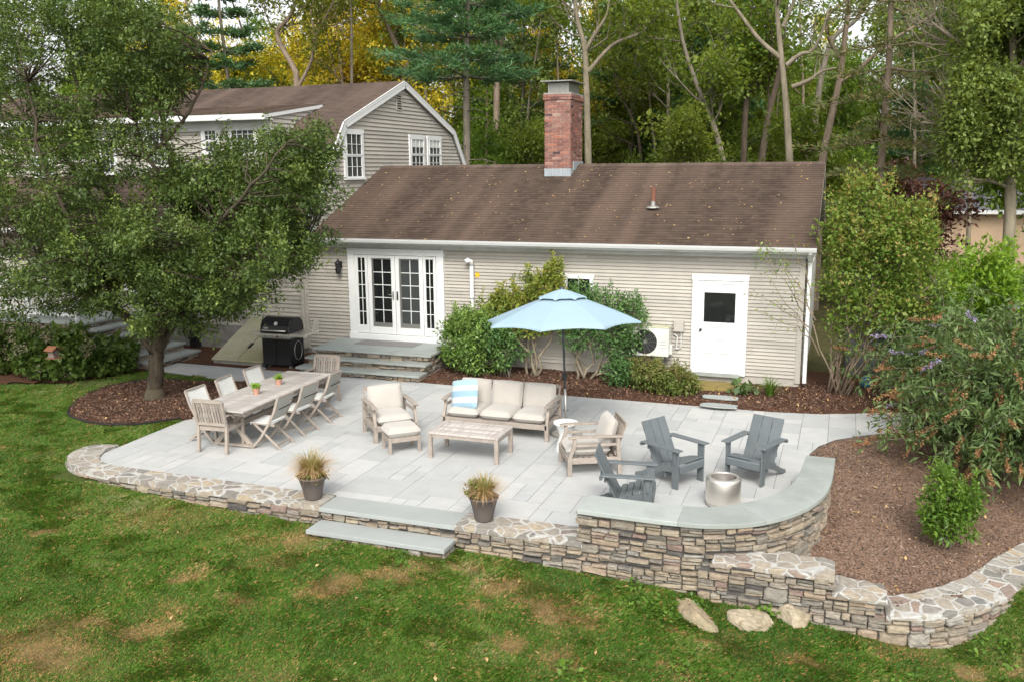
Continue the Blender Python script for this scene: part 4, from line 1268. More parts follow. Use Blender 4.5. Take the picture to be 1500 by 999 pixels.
def build_house():
    H = thing('house', 'beige clapboard house with brown shingle roofs, gambrel gable, long low wing and brick chimney', 'house', (-6.5, WY, 0.))
    y = WY
    # ---- wing: siding of the front wall
    T = (0, y, 0)
    mb = MB(np.eye(3), T)
    boards(mb, rect(-12.62, -11.40, .26, 2.80), exp=.088, seed=1); boards(mb, rect(-11.40, -8.83, 2.66, 2.80), exp=.088, seed=1, z0=.26)
    boards(mb, rect(-8.83, -.80, .22, 2.80), exp=.078, seed=2)
    mb.box(-12.6, -.72, .0, .12, .02, 2.95)
    mb.build('clapboards', M['siding'], H)
    mb = MB(); mb.box(-12.6, -.71, y + .004, y + .14, -.3, .215); mb.build('foundation', M['concrete'], H)
    mb = MB(); mb.box(-.80, -.69, y - .034, y + .05, .12, 2.80); mb.build('corner_board', M['siding'], H)
    mb = MB(); mb.box(-12.70, -12.60, y - .034, y + .03, .16, 2.8); mb.build('corner_board', M['siding'], H)
    # right gable wall
    gm = MB(rotz(pi / 2), (-.70, 0, 0))
    boards(gm, [(19.55, .22), (26.7, .22), (26.7, 2.95), (23.1, 4.45), (19.55, 2.95)], seed=5); gm.box(19.6, 26.7, .0, .08, .0, 2.9)
    gm.build('clapboards', M['siding'], H)
    mb = MB(rotz(pi / 2), (-.68, 0, 0)); mb.box(21.6, 24.6, -.03, .02, .05, 2.3); mb.build('garage_door', M['white_dull'], H)
    # frieze, fascia, soffit, gutter
    mb = MB(); mb.box(-12.0, -.55, y - .05, y - .012, 2.745, 2.90); mb.box(-12.0, -.52, y - .36, y - .05, 2.875, 2.90); mb.box(-12.0, -.50, y - .385, y - .36, 2.86, 3.0)
    mb.build('fascia', M['white_dull'], H)
    gz = 2.905; prof = [(y - .39, gz), (y - .47, gz + .005), (y - .50, gz + .06), (y - .515, gz + .10), (y - .505, gz + .10), (y - .49, gz + .06), (y - .465, gz + .02), (y - .395, gz + .018)]
    mb = MB(); mb.prism(prof, -12.0, -.48); mb.build('gutter', M['white'], H)
    # roof planes
    ye, ze, yr, zr = 19.08, 2.995, 23.1, 4.69
    mb = MB(); shingle_slope(mb, -12.28, -.49, ye, ze, yr, zr, seed=3); shingle_slope(mb, -12.28, -.49, 27.12, ze, yr, zr, seed=4)
    s = (zr - ze) / (yr - ye)
    rf = mb.build('roof', M['roof'], H)
    mb = MB(); mb.prism([(ye, ze - .03), (yr, zr - .03), (27.12, ze - .03), (27.12, ze - .004), (yr, zr - .004), (ye, ze - .004)], -12.28, -.50); mb.build('roof_deck', M['white_dull'], rf)
    mb = MB(); rg = random.Random(2)
    x = -12.25
    while x < -.5:
        mb.prism([(yr - .15, zr - .15 * s + .022), (yr, zr + .025), (yr + .15, zr - .15 * s + .022), (yr + .15, zr - .15 * s + .012), (yr, zr + .012), (yr - .15, zr - .15 * s + .012)], x, min(x + .3, -.49), rg.random()); x += .3
    mb.build('ridge_cap', M['roof_main'], rf)
    for yy_ in (ye, 27.12): mb = MB(); mb.beam((-.505, yy_, ze - .085), (-.505, yr, zr - .085), .03, .13); mb.build('rake_board', M['siding'], H)
    # debris on the roof
    rg = np.random.RandomState(8); n = 260; cx = rg.uniform(-12, -.7, n) ; t = rg.rand(n) ** .8
    c = np.stack([cx, ye + t * (yr - ye), ze + t * (zr - ze) + .02], -1); V4, tt = leaves(rg, c, 1, .01, .055, .6, 2.5)
    V4[:, :, 2] = (ze + (V4[:, :, 1] - ye) * s + .022 + .01 * rg.rand(n)[:, None]); o = quads('fallen_leaves', V4, tt, M['dead_leaf'], H); o['kind'] = 'stuff'
    # ---- chimney
    x0, x1, y0, y1 = -7.27, -6.59, 22.43, 23.50
    mb = MB(); mb.box(x0 + .004, x1 - .004, y0 + .004, y1 - .004, 4.2, 6.44); ch = mb.build('chimney', M['mortar'], H)
    mb = MB(); bricks(mb, x0, x1, y0, y1, 4.56, 6.30); bricks(mb, x0 - .03, x1 + .03, y0 - .03, y1 + .03, 6.30, 6.43, 5); mb.build('brickwork', M['brick'], ch)
    mb = MB(); mb.box(x0 - .012, x1 + .012, y0 - .015, y0 + .02, 4.36, 4.60); mb.box(x1 - .02, x1 + .015, y0, y1, 4.45, 4.60); mb.box(x1, x1 + .03, y0 + .2, y1, 4.55, 4.78)
    mb.box(x0 - .10, x1 + .05, y0 - .09, y0 + .0, 4.345, 4.37, rot=rotx(math.atan(s))); mb.build('flashing', M['lead'], ch)
    mb = MB(); mb.box(x0 - .02, x1 + .02, y0 - .02, y1 + .02, 6.43, 6.47); mb.build('mortar_crown', M['concrete'], ch)
    mb = MB()
    for a in (x0 + .07, x1 - .10):
        for b in (y0 + .06, y1 - .09): mb.box(a, a + .03, b, b + .03, 6.47, 6.73)
    mb.box(x0 + .085, x1 - .085, y0 + .075, y1 - .075, 6.47, 6.715)
    for k in range(9): z = 6.49 + k * .025; mb.box(x0 + .08, x1 - .08, y0 + .066, y1 - .07, z, z + .006)
    mb.build('spark_screen', M['galv'], ch)
    mb = MB(); mb.box(x0 - .09, x1 + .06, y0 - .09, y1 + .08, 6.735, 6.76); mb.build('chimney_cap', M['galv'], ch, bev=.004)
    # rusty plumbing vent
    mb = MB(); mb.lathe([(.05, 3.62), (.05, 4.16), (.04, 4.16)], 14, (-4.12, 20.74, 0)); o = mb.build('vent_pipe', M['pipe_red'], H, smooth=False)
    mb = MB(); mb.lathe([(.16, 3.70), (.14, 3.73), (.06, 3.75), (.05, 3.85)], 14, (-4.12, 20.70, 0)); mb.build('pipe_collar', M['galv'], o)
    # downspouts
    mb = MB(); mb.box(-.64, -.56, y - .115, y - .035, .15, 2.70); mb.beam((-.60, y - .42, 2.90), (-.60, y - .075, 2.68), .08, .07, side=(1, 0, 0)); mb.build('downspout', M['white'], H, bev=.01)
    mb = MB(); mb.box(-12.78, -12.69, y - .10, y - .03, .16, 2.75); mb.build('downspout', M['siding'], H, bev=.01)
    # white pvc radon pipe with its elbow and sticker
    mb = MB(); mb.tube([(-8.09, y - .12, .15), (-8.09, y - .12, 2.44)], .045, 14); mb.tube([(-8.09, y - .12, 2.40), (-8.10, y - .13, 2.50), (-8.16, y - .17, 2.53), (-8.21, y - .21, 2.50)], [.052, .056, .058, .052], 14)
    mb.tube([(-8.09, y - .12, 1.62), (-8.09, y - .12, 1.70)], .052, 14); o = mb.build('radon_pipe', M['white'], H, smooth=True)
    mb = MB(); mb.box(-8.03, -7.93, y - .035, y - .028, 2.13, 2.23); mb.build('warning_sticker', M['yellow'], H)
    # lantern
    mb = MB(); mb.box(-11.66, -11.58, y - .06, y - .02, 2.24, 2.40); mb.beam((-11.62, y - .06, 2.38), (-11.62, y - .16, 2.42), .02, .02); mb.lathe([(.045, 2.10), (.065, 2.14), (.07, 2.34), (.09, 2.36), (.03, 2.43), (.012, 2.47)], 8, (-11.62, y - .16, 0)); mb.build('wall_lantern', M['black_matt'], H)
    # small window behind the shrubs
    window(H, -5.88, -5.17, 1.25, 2.27, loc=(0, y - .034, 0), nx=2, ny=2, half=False, casing=.06, glass='glass')
    french_door(H); entry_door(H)
    # meter box and pipes beside the outdoor unit
    mb = MB(); mb.box(-3.36, -3.14, y - .13, y - .02, 1.10, 1.34); o = mb.build('meter_box', M['siding'], H, bev=.01)
    mb = MB(); mb.tube([(-3.20, y - .05, 1.12), (-3.20, y - .05, .75), (-3.30, y - .07, .72)], .014, 6); mb.tube([(-3.35, y - .06, 1.05), (-3.28, y - .06, .98), (-3.30, y - .06, .72)], .016, 6); mb.build('conduit', M['white_dull'], H)
    # ---- main block
    XG = -12.30; XL = -27.0
    f = rotz(pi / 2)
    prof = [(19.30, 3.25), (29.6, 3.25), (27.95, 5.80), (24.5, 7.05), (21.05, 5.80)]
    lower = rect(19.53, 29.6, 2.6, 3.3)
    mb = MB(f, (XG, 0, 0)); boards(mb, [(19.05, 3.4), (29.95, 3.4), (27.93, 5.74), (24.5, 6.98), (21.07, 5.74)], exp=.108, seed=7); boards(mb, rect(19.6, 29.5, 2.5, 3.4), exp=.108, seed=9, z0=2.5); mb.box(19.6, 29.4, .01, .05, 2.5, 3.4)
    mb.build('clapboards', M['siding'], H)
    mb = MB(f, (XG, 0, 0))      # solid core behind the boards
    co = [(19.1, 3.3), (29.9, 3.3), (27.9, 5.72), (24.5, 6.95), (21.1, 5.72)]
    mb.add([(a, .006, b) for a, b in co] + [(a, .05, b) for a, b in co], [(0, 1, 2, 3, 4), (9, 8, 7, 6, 5)]); mb.build('gable_core', M['siding'], H)
    # rake trim of the gambrel
    mb = MB()
    gp = [(18.75, 3.10), (21.0, 5.85), (24.5, 7.12), (28.0, 5.85), (30.25, 3.10)]
    for a, b in zip(gp[:-1], gp[1:]):
        mb.beam((XG + .10, a[0], a[1] - .09), (XG + .10, b[0], b[1] - .09), .035, .20, side=(1, 0, 0))
        mb.beam((XG + .05, a[0], a[1] - .04), (XG + .05, b[0], b[1] - .04), .15, .05, side=(1, 0, 0))
    mb.build('rake_board', M['white'], H)
    mb = MB(); e = .03
    for (a, b), sd in ((((24.5, 7.12), (21.0, 5.85)), 1), (((24.5, 7.12), (28.0, 5.85)), 2)): shingle_slope(mb, XL, XG + .13, b[0], b[1], a[0], a[1], seed=10 + sd)
    shingle_slope(mb, -13.67, XG + .13, 18.75, 3.10, 21.0, 5.85, seed=15); shingle_slope(mb, XL, XG + .13, 30.25, 3.10, 28.0, 5.85, seed=16)
    shingle_slope(mb, XL, -13.67, 18.75, 3.10, 19.93, 4.54, seed=17); shingle_slope(mb, XL, -13.62, 19.55, 5.98, 22.45, 6.40, seed=18)
    r2 = mb.build('roof', M['roof_main'], H)
    mb = MB(); mb.prism([(18.78, 3.06), (21.02, 5.79), (24.5, 7.06), (27.98, 5.79), (30.2, 3.06)], XL, XG - .03); mb.build('roof_deck', M['white_dull'], r2)
    # shed dormer
    yd = 19.90
    mb = MB(np.eye(3), (0, yd, 0)); boards(mb, rect(-26.6, -13.69, 4.45, 5.82), exp=.108, seed=21); mb.build('clapboards', M['siding'], H)
    mb = MB(); mb.box(-26.6, -13.70, yd + .002, 21.6, 4.3, 5.97); mb.prism([(yd, 5.8), (22.3, 5.8), (22.3, 6.33), (yd, 5.99)], -26.6, -13.70); mb.build('dormer_core', M['siding'], H)
    mb = MB(rotz(pi / 2), (-13.69, 0, 0)); boards(mb, [(yd, 4.4), (21.4, 5.9), (22.4, 6.34), (yd, 5.98)], exp=.108, seed=22); mb.build('clapboards', M['siding'], H)
    mb = MB(); mb.box(XL, -13.60, 19.50, 19.56, 5.86, 6.0); mb.box(XL, -13.62, 19.56, yd, 5.86, 5.89); mb.box(-26.6, -13.66, yd - .05, yd - .02, 5.62, 5.86); mb.box(-13.80, -13.67, yd - .045, yd + .0, 4.5, 5.62)
    mb.beam((-13.64, 19.5, 5.93), (-13.64, 22.3, 6.33), .03, .09, side=(1, 0, 0)); mb.build('fascia', M['white'], H)
    mb = MB(); mb.box(-27, -13.66, 18.68, 18.74, 2.98, 3.13); mb.box(-27, -12.32, 18.74, 19.5, 2.98, 3.02); mb.box(-13.66, -12.2, 18.68, 18.74, 2.98, 3.13); mb.build('soffit', M['white_dull'], H)
    for (a, b, z0, z1) in ((-15.80, -15.22, 5.02, 5.76), (-14.98, -14.06, 4.98, 5.80), (-19.25, -18.6, 4.52, 5.56), (-21.55, -20.9, 4.46, 5.70), (-17.6, -16.9, 4.7, 5.7)):
        window(H, a, b, z0, z1, loc=(0, yd - .034, 0), nx=3 if b - a < .7 else 4, ny=4, half=(b - a < .7))
    # gable windows
    for (a, b, z0, z1, cu) in ((20.97, 22.0, 4.35, 5.66, False), (24.78, 25.83, 4.50, 5.62, True), (26.02, 27.05, 4.50, 5.62, True)):
        window(H, a, b, z0, z1, f, (XG + .034, 0, 0), nx=3, ny=4, casing=.10, upper_curtain=cu)
    mb = MB(f, (XG, 0, 0)); mb.box(24.05, 24.37, -.04, -.0, 6.28, 6.74)
    lv = mb.build('louvre_vent', M['siding'], H)
    mb = MB(f, (XG, 0, 0))
    for k in range(6): z = 6.32 + k * .068; mb.box(24.09, 24.33, -.046, -.036, z, z + .035)
    mb.build('louvre_slots', M['black_matt'], lv)
    # first-floor front wall, left
    mb = MB(np.eye(3), (0, y, 0)); boards(mb, rect(-14.62, -12.72, .30, 3.0), exp=.108, seed=31); boards(mb, rect(-26.6, -14.62, .63, 3.0), exp=.108, seed=32); mb.box(-26.6, -12.7, .0, .1, .2, 3.0); mb.build('clapboards', M['siding'], H)
    mb = MB(); mb.box(-26.6, -14.55, y - .01, y + .15, -.3, .62); mb.box(-14.55, -12.62, y - .002, y + .15, -.3, .29); mb.build('foundation', M['concrete'], H)
    for (a, b) in ((-20.6, -19.6), (-18.4, -17.4)): window(H, a, b, 1.35, 2.75, loc=(0, y - .034, 0), nx=3, ny=4)
    # porch door by the left steps
    mb = MB(); mb.box(-17.0, -15.95, y - .05, y - .015, .62, 2.75); mb.build('door_frame', M['white'], H)
    mb = MB(); mb.box(-16.86, -16.09, y - .062, y - .045, .7, 2.65); mb.build('porch_door', M['screen_glass'], H)
    # vents low on the wall
    mb = MB(); mb.prism([(y - .02, .80), (y - .02, .98), (y - .10, .98), (y - .22, .88), (y - .22, .82)], -15.45, -15.12); mb.build('dryer_vent', M['siding'], H)
    mb = MB(); mb.box(-14.66, -14.50, y - .09, y - .02, .84, .98); mb.build('outlet_box', M['alu'], H)


def build_attached():
    y = WY
    # back steps at the french doors
    root = thing('porch_steps', 'three-step bluestone landing with fieldstone risers in front of the french doors', 'steps', (-10.1, 18.5, 0))
    for (x0, x1, y0, y1, z) in ((-11.62, -8.56, 18.06, 19.40, .51), (-11.68, -8.56, 17.80, 18.14, .34), (-11.72, -8.56, 17.46, 17.88, .17)):
        mb = MB(); mb.box(x0, x1, y0, y1, z - .05, z); mb.build('tread', M['slate'], root, bev=.006)
    mb = MB(); mb.box(-10.9, -9.35, 18.75, 19.30, .512, .52); mb.build('door_mat', plain('faded_mat', (.21, .20, .20), .95, .1, 20, .2, tint=0), root)
    mb = MB()
    stones(mb, Path([(-11.58, 18.12), (-8.63, 18.12), (-8.62, 19.5)]), .46, .0, seed=41, hmax=.12)
    stones(mb, Path([(-11.62, 17.86), (-8.63, 17.86), (-8.62, 18.2)]), .29, .0, seed=42, hmax=.12)
    stones(mb, Path([(-11.66, 17.54), (-8.63, 17.54), (-8.62, 17.9)]), .12, -.05, seed=43, hmax=.11)
    mb.build('risers', M['stone'], root)
    # second flight, left, running up to a porch (rises toward -x)
    root = thing('porch_steps', 'dim flight of grey stone steps climbing to the white railed porch behind the crab apple', 'steps', (-16.2, 17.6, 0))
    lv = [(-16.05, -15.15, .17), (-16.45, -15.6, .34), (-16.9, -16.0, .51), (-17.35, -16.4, .68), (-17.8, -16.8, .85), (-21., -17.2, 1.0)]
    for k, (a, b, z) in enumerate(lv):
        mb = MB(); mb.box(a, b, 16.75, 18.45, z - .05, z); mb.build('tread', M['slate'], root, bev=.006)
    mb = MB()
    for k, (a, b, z) in enumerate(lv): stones(mb, Path([(a, 16.80), (b - .04, 16.80), (b - .04, 18.4)]), z - .05, -.02, seed=50 + k, hmax=.12)
    mb.build('risers', M['stone'], root)
    # white porch railing
    root = thing('porch_railing', 'white porch railing glimpsed through the crab apple branches', 'railing', (-19.0, 18.4, 1.0))
    for x in (-20.9, -19.2, -17.7): mb = MB(); mb.box(x - .05, x + .05, 17.0, 17.10, 1.0, 2.05); mb.build('post', M['white'], root, bev=.008)
    mb = MB(); mb.box(-20.9, -17.7, 17.02, 17.08, 1.88, 1.95); mb.box(-20.9, -17.7, 17.02, 17.08, 1.10, 1.16); mb.build('rail', M['white'], root)
    mb = MB()
    for k in range(26):
        x = -20.8 + k * .122; mb.box(x - .015, x + .015, 17.035, 17.065, 1.16, 1.88)
    mb.build('balusters', M['white'], root)
    # bulkhead
    a = R(26)
    root = thing('bulkhead_door', 'sloping pale green-stained cellar bulkhead doors beside the grill', 'cellar hatch', (-13.6, 18.6, 0))
    mb = MB(); mb.prism([(17.86, -.02), (19.5, -.02), (19.5, .82), (17.86, .08)], -14.32, -12.92); mb.build('hatch_side', M['concrete'], root)
    sl = (.82 - .08) / (19.5 - 17.86); an = math.atan(sl); Ls = math.hypot(1.64, .74)
    for i, (x0, x1) in enumerate(((-14.36, -13.63), (-13.61, -12.88))):
        m2 = MB(rotx(an), (0, 17.83, .08)); m2.box(x0, x1, 0, Ls + .03, .0, .035); m2.box(x0 + .06, x1 - .06, .08, Ls - .06, .035, .045)
        d = m2.build('hatch_door', M['bulkhead'], root, bev=.006)
        if i == 1:
            m3 = MB(rotx(an), (0, 17.83, .08)); m3.box(x0 - .01, x0 + .06, .52, .72, .045, .065); m3.build('handle', M['black_matt'], d)
    # hanging garden hose
    root = thing('garden_hose', 'dark garden hose coiled on a reel against the foundation', 'hose', (-16.1, 19.2, .1))
    mb = MB(); t = np.linspace(0, 2 * pi * 6, 180); mb.tube(np.stack([-16.1 + (.22 + .02 * np.sin(t * .9)) * np.cos(t), 19.32 - .02 * t / 6, .52 + .27 * np.sin(t)], -1), .016, 6); mb.build('coil', M['black_matt'], root, smooth=True)
    mb = MB(); mb.box(-16.2, -16.0, 19.3, 19.5, .0, .75); mb.build('reel', M['black_matt'], root)
    # mini-split unit
    root = thing('air_conditioner', 'white outdoor air conditioning unit mounted on the siding, algae on its top', 'air conditioner', (-3.75, 19.15, .6))
    X0, X1, Y0, Y1, Z0, Z1 = -4.20, -3.40, 19.08, 19.38, .60, 1.22
    mb = MB(); mb.box(X0, X1, Y0, Y1, Z0, Z1); mb.box(X1, X1 + .05, Y0 + .12, Y1, Z0 + .03, Z0 + .24); mb.build('casing', M['ac'], root, bev=.015)
    mb = MB(); mb.box(X0 - .005, X1 + .005, Y0 - .01, Y1 + .01, Z1, Z1 + .018); mb.build('top_panel', M['ac_top'], root, bev=.004)
    fx, fz = X0 + .29, (Z0 + Z1) / 2
    mb = MB(rotx(pi / 2), (fx, Y0 - .004, fz)); mb.lathe([(.26, -.01), (.26, .002), (.0, .003)], 36); mb.build('fan_well', M['black_matt'], root)
    mb = MB(rotx(pi / 2), (fx, Y0 - .012, fz))
    for r in (.06, .10, .14, .18, .22, .26):
        tt = np.linspace(0, 2 * pi, 37); mb.tube(np.stack([r * np.cos(tt), r * np.sin(tt), 0 * tt], -1), .0025, 4, cap=False)
    for k in range(12): a_ = k * pi / 6; mb.tube([(.03 * cos(a_), .03 * sin(a_), .003), (.26 * cos(a_), .26 * sin(a_), .003)], .0035, 4)
    mb.lathe([(.04, 0), (.04, .012), (.0, .014)], 16); mb.build('fan_guard', M['alu'], root)
    mb = MB()
    for z in (.80, .86, .92): mb.box(X1 - .20, X1 - .04, Y0 - .004, Y0 + .001, z, z + .008)
    mb.build('louvres', M['alu'], root)
    mb = MB()
    for x in (X0 + .12, X1 - .12): mb.box(x - .02, x + .02, Y0 + .02, WY - .02, Z0 - .04, Z0); mb.box(x - .02, x + .02, WY - .05, WY - .02, Z0 - .25, Z0)
    mb.build('bracket', M['galv'], root)
    # moss patch below the side door
    mb = MB(); rg = np.random.RandomState(3)
    xs = np.linspace(-2.95, -1.75, 40); ys = np.linspace(18.62, 19.42, 26); X, Y = np.meshgrid(xs, ys)
    Z = .03 + .055 * np.sqrt(np.clip(1 - ((X + 2.35) / .6) ** 4, 0, 1)) * np.sqrt(np.clip(1 - ((Y - 19.05) / .40) ** 4, 0, 1)) + .012 * fbm(X, Y, .08, 3)
    v = np.stack([X, Y, Z], -1).reshape(-1, 3); i = (np.arange(25)[:, None] * 40 + np.arange(39)[None]).reshape(-1)
    mb.add(v, np.stack([i, i + 1, i + 41, i + 40], -1).tolist()); o = mb.build('moss', M['moss'], None, smooth=True); tag(o, 'mound of dry golden moss below the white side door', 'moss', kind='stuff')
    # far neighbour's house
    root = thing('neighbour_house', 'low grey-roofed tan house seen far off through the trees', 'house', (8, 47, 0))
    mb = MB(); mb.box(2.9, 16, 45.3, 53, -.2, 2.45); mb.build('wall', plain('tan_wall', (.50, .36, .24), .8, .05, 2, 0, tint=0), root)
    mb = MB(); mb.prism([(44.8, 2.55), (53.5, 2.55), (49.2, 4.0)], 2.4, 16.5); mb.build('roof', M['roof_far'], root)
    mb = MB(); mb.box(2.4, 16.5, 44.74, 44.8, 2.45, 2.62); mb.build('fascia', M['white'], root)

# ================================================================== FURNITURE (local: faces -y, x = width)
def sling_chair():
    r = thing('folding_chair', '', 'chair')
    w = .25
    for s in (-1, 1):
        x = s * w
        m = MB(); pts = [(x, .30, .90), (x, .22, .66), (x, .10, .44), (x, -.06, .20), (x, -.24, 0.0)]
        for a, b in zip(pts[:-1], pts[1:]): m.beam(a, b, .022, .045, side=(1, 0, 0))
        m.build('leg', M['teak'], r, world=False, bev=.004)
        m = MB(); x2 = s * (w - .03); m.beam((x2, -.20, .44), (x2, .30, 0.0), .022, .042, side=(1, 0, 0)); m.build('leg', M['teak'], r, world=False, bev=.004)
        m = MB(); m.beam((x2, -.24, .45), (x2, .20, .42), .024, .04, side=(1, 0, 0)); m.build('seat_rail', M['teak'], r, world=False, bev=.004)
    m = MB(); m.beam((-.21, .22, .07), (.21, .22, .07), .02, .04, side=(0, 1, 0)); m.beam((-.24, -.20, .06), (.24, -.20, .06), .02, .04, side=(0, 1, 0)); m.beam((-.25, .30, .90), (.25, .30, .90), .03, .03); m.build('stretcher', M['teak'], r, world=False, bev=.003)
    m = MB(); n = 8; v = []
    for i in range(n + 1):
        t = i / n; z = .50 + .38 * t; y = np.interp(z, [.44, .66, .90], [.10, .215, .295]) + .012
        for x, dy in ((-.245, 0), (0, .012), (.245, 0)): v.append((x, y + dy, z))
    f = [(3 * i + k, 3 * i + k + 1, 3 * i + k + 4, 3 * i + k + 3) for i in range(n) for k in range(2)]
    v2 = [(a, b - .008, c) for a, b, c in v]; k = len(v); m.add(v + v2, f + [tuple(q + k for q in reversed(g)) for g in f]); m.build('backrest', M['sling_shaded'], r, world=False, smooth=True)
    m = MB(); m.box(-.235, .235, -.245, .17, .448, .460); m.box(-.235, .235, -.26, -.24, .415, .458); m.build('seat', M['sling'], r, world=False, bev=.004)
    m = MB(); m.box(-.20, .20, .285, .30, .70, .712); m.build('strap', M['black_matt'], r, world=False)
    return r


def slat_chair():
    r = thing('slatted_armchair', '', 'chair')
    for s in (-1, 1):
        m = MB(); m.box(s * .27 - .025, s * .27 + .025, -.26, -.205, 0, .64); m.build('leg', M['teak'], r, world=False, bev=.004)
        m = MB(); m.beam((s * .27, .26, 0), (s * .27, .22, .44), .05, .055, side=(1, 0, 0)); m.beam((s * .27, .22, .44), (s * .27, .32, .91), .045, .05, side=(1, 0, 0)); m.build('leg', M['teak'], r, world=False, bev=.004)
        m = MB(); m.box(s * .275 - .035, s * .275 + .035, -.28, .26, .64, .665); m.build('armrest', M['teak'], r, world=False, bev=.006)
    m = MB(); m.box(-.25, .25, -.25, -.22, .38, .44); m.box(-.25, .25, .20, .23, .38, .44)
    for s in (-1, 1): m.box(s * .27 - .015, s * .27 + .015, -.21, .21, .38, .44)
    m.build('frame', M['teak'], r, world=False, bev=.003)
    m = MB()
    for k in range(8): y = -.255 + k * .06; m.box(-.255, .255, y, y + .048, .442, .46, tint=(k * .37) % 1)
    m.build('seat', M['teak'], r, world=False, bev=.003)
    m = MB()
    b = lambda t: (.222 + .10 * t, .46 + .45 * t)
    m.beam((-.27, b(1)[0], .905), (.27, b(1)[0], .905), .03, .06, side=(0, 1, 0)); m.beam((-.25, b(.08)[0], b(.08)[1]), (.25, b(.08)[0], b(.08)[1]), .03, .05, side=(0, 1, 0))
    for k in range(9):
        x = -.216 + k * .054; m.beam((x, b(.1)[0], b(.1)[1]), (x, b(.97)[0], b(.97)[1]), .036, .016, side=(1, 0, 0), tint=(k * .29) % 1)
    m.build('backrest', M['teak'], r, world=False, bev=.002)
    return r


def dining_table():
    r = thing('dining_table', 'long weathered teak dining table laid with two small terracotta pots', 'table', (-9.63, 13.43, 0), R(1.6))
    L, W = 1.46, .49
    m = MB(); rg = random.Random(4)
    for k in range(6): x = -W + k * (2 * W / 6); m.box(x + .002, x + 2 * W / 6 - .002, -L + .09, L - .09, .712, .742, tint=rg.random())
    m.box(-W, W, -L, -L + .088, .712, .7425, tint=.3); m.box(-W, W, L - .088, L, .712, .7425, tint=.7)
    m.build('tabletop', M['teak_grey_x'], r, world=False, bev=.003)
    m = MB()
    for s in (-1, 1): m.box(s * (W - .06) - .012, s * (W - .06) + .012, -L + .10, L - .10, .63, .71); m.box(-W + .06, W - .06, s * (L - .12) - .012, s * (L - .12) + .012, .63, .71)
    m.build('apron', M['teak'], r, world=False)
    for s in (-1, 1):
        for q in (-1, 1):
            m = MB(); y = s * (L - .38); m.beam((q * .36, y + .03 * q, .0), (-q * .30, y + .03 * q, .70), .055, .075, side=(0, 1, 0)); m.build('leg', M['teak'], r, world=False, bev=.004)
    m = MB(); m.box(-.035, .035, -L + .40, L - .40, .31, .39); m.box(-.4, .4, -L + .33, -L + .42, .02, .06); m.box(-.4, .4, L - .42, L - .33, .02, .06); m.build('stretcher', M['teak'], r, world=False)
    return r


def lounge(name, label, cat, w, n, loc, rz):
    r = thing(name, label, cat, loc, rz); W = w / 2
    for s in (-1, 1):
        x = s * (W - .035)
        m = MB(); m.box(x - .035, x + .035, -.42, -.35, 0, .30)
        pts = [(x, -.385, .28), (x, -.34, .40), (x, -.30, .50), (x, -.31, .585)]
        for a, b in zip(pts[:-1], pts[1:]): m.beam(a, b, .05, .055, side=(1, 0, 0))
        m.build('leg', M['teak'], r, world=False, bev=.006)
        m = MB(); m.beam((x, .40, 0), (x, .36, .60), .06, .06, side=(1, 0, 0)); m.build('leg', M['teak'], r, world=False, bev=.006)
        m = MB(); pr = [(-.40, .585), (-.30, .60), (.10, .60), (.44, .585), (.44, .61), (.1, .627), (-.30, .627), (-.41, .610)]
        m.prism(pr, x - .045, x + .045); m.box(x - .018, x + .018, -.33, .36, .46, .50); m.build('armrest', M['teak'], r, world=False, bev=.006)
    m = MB(); m.box(-W + .03, W - .03, -.42, -.38, .20, .29); m.box(-W + .03, W - .03, .36, .40, .18, .27)
    for s in (-1, 1): m.box(s * (W - .035) - .018, s * (W - .035) + .018, -.38, .36, .19, .28)
    k = -.34
    while k < .34: m.box(-W + .05, W - .05, k, k + .06, .255, .272); k += .1
    m.build('frame', M['teak'], r, world=False, bev=.004)
    m = MB(); bt = lambda t: (.33 + .17 * t, .30 + .47 * t)
    m.beam((-W + .06, *bt(1)), (W - .06, *bt(1)), .03, .06, side=(0, 1, 0)); m.beam((-W + .06, *bt(.05)), (W - .06, *bt(.05)), .03, .05, side=(0, 1, 0))
    nn = int(w / .09)
    for i in range(nn + 1): x = -W + .07 + (w - .14) * i / nn; m.beam((x, *bt(.05)), (x, *bt(1)), .035, .016, side=(1, 0, 0))
    m.build('backrest', M['teak'], r, world=False)
    cw = (w - .15) / n
    for i in range(n):
        x = -W + .075 + cw * (i + .5)
        m = MB(); m.pillow((x, -.065, .365), cw - .006, .70, .20, edge=.74, puff=.35, seed=i + n); c = m.build('seat_cushion', M['cushion'], r, world=False, smooth=True, sub=1)
        m = MB(); m.pillow((x, .27, .61), cw - .006, .50, .21, rot=rotx(R(73)), edge=.60, puff=.35, seed=i + 7 + n); m.build('back_cushion', M['cushion'], r, world=False, smooth=True, sub=1)
    return r


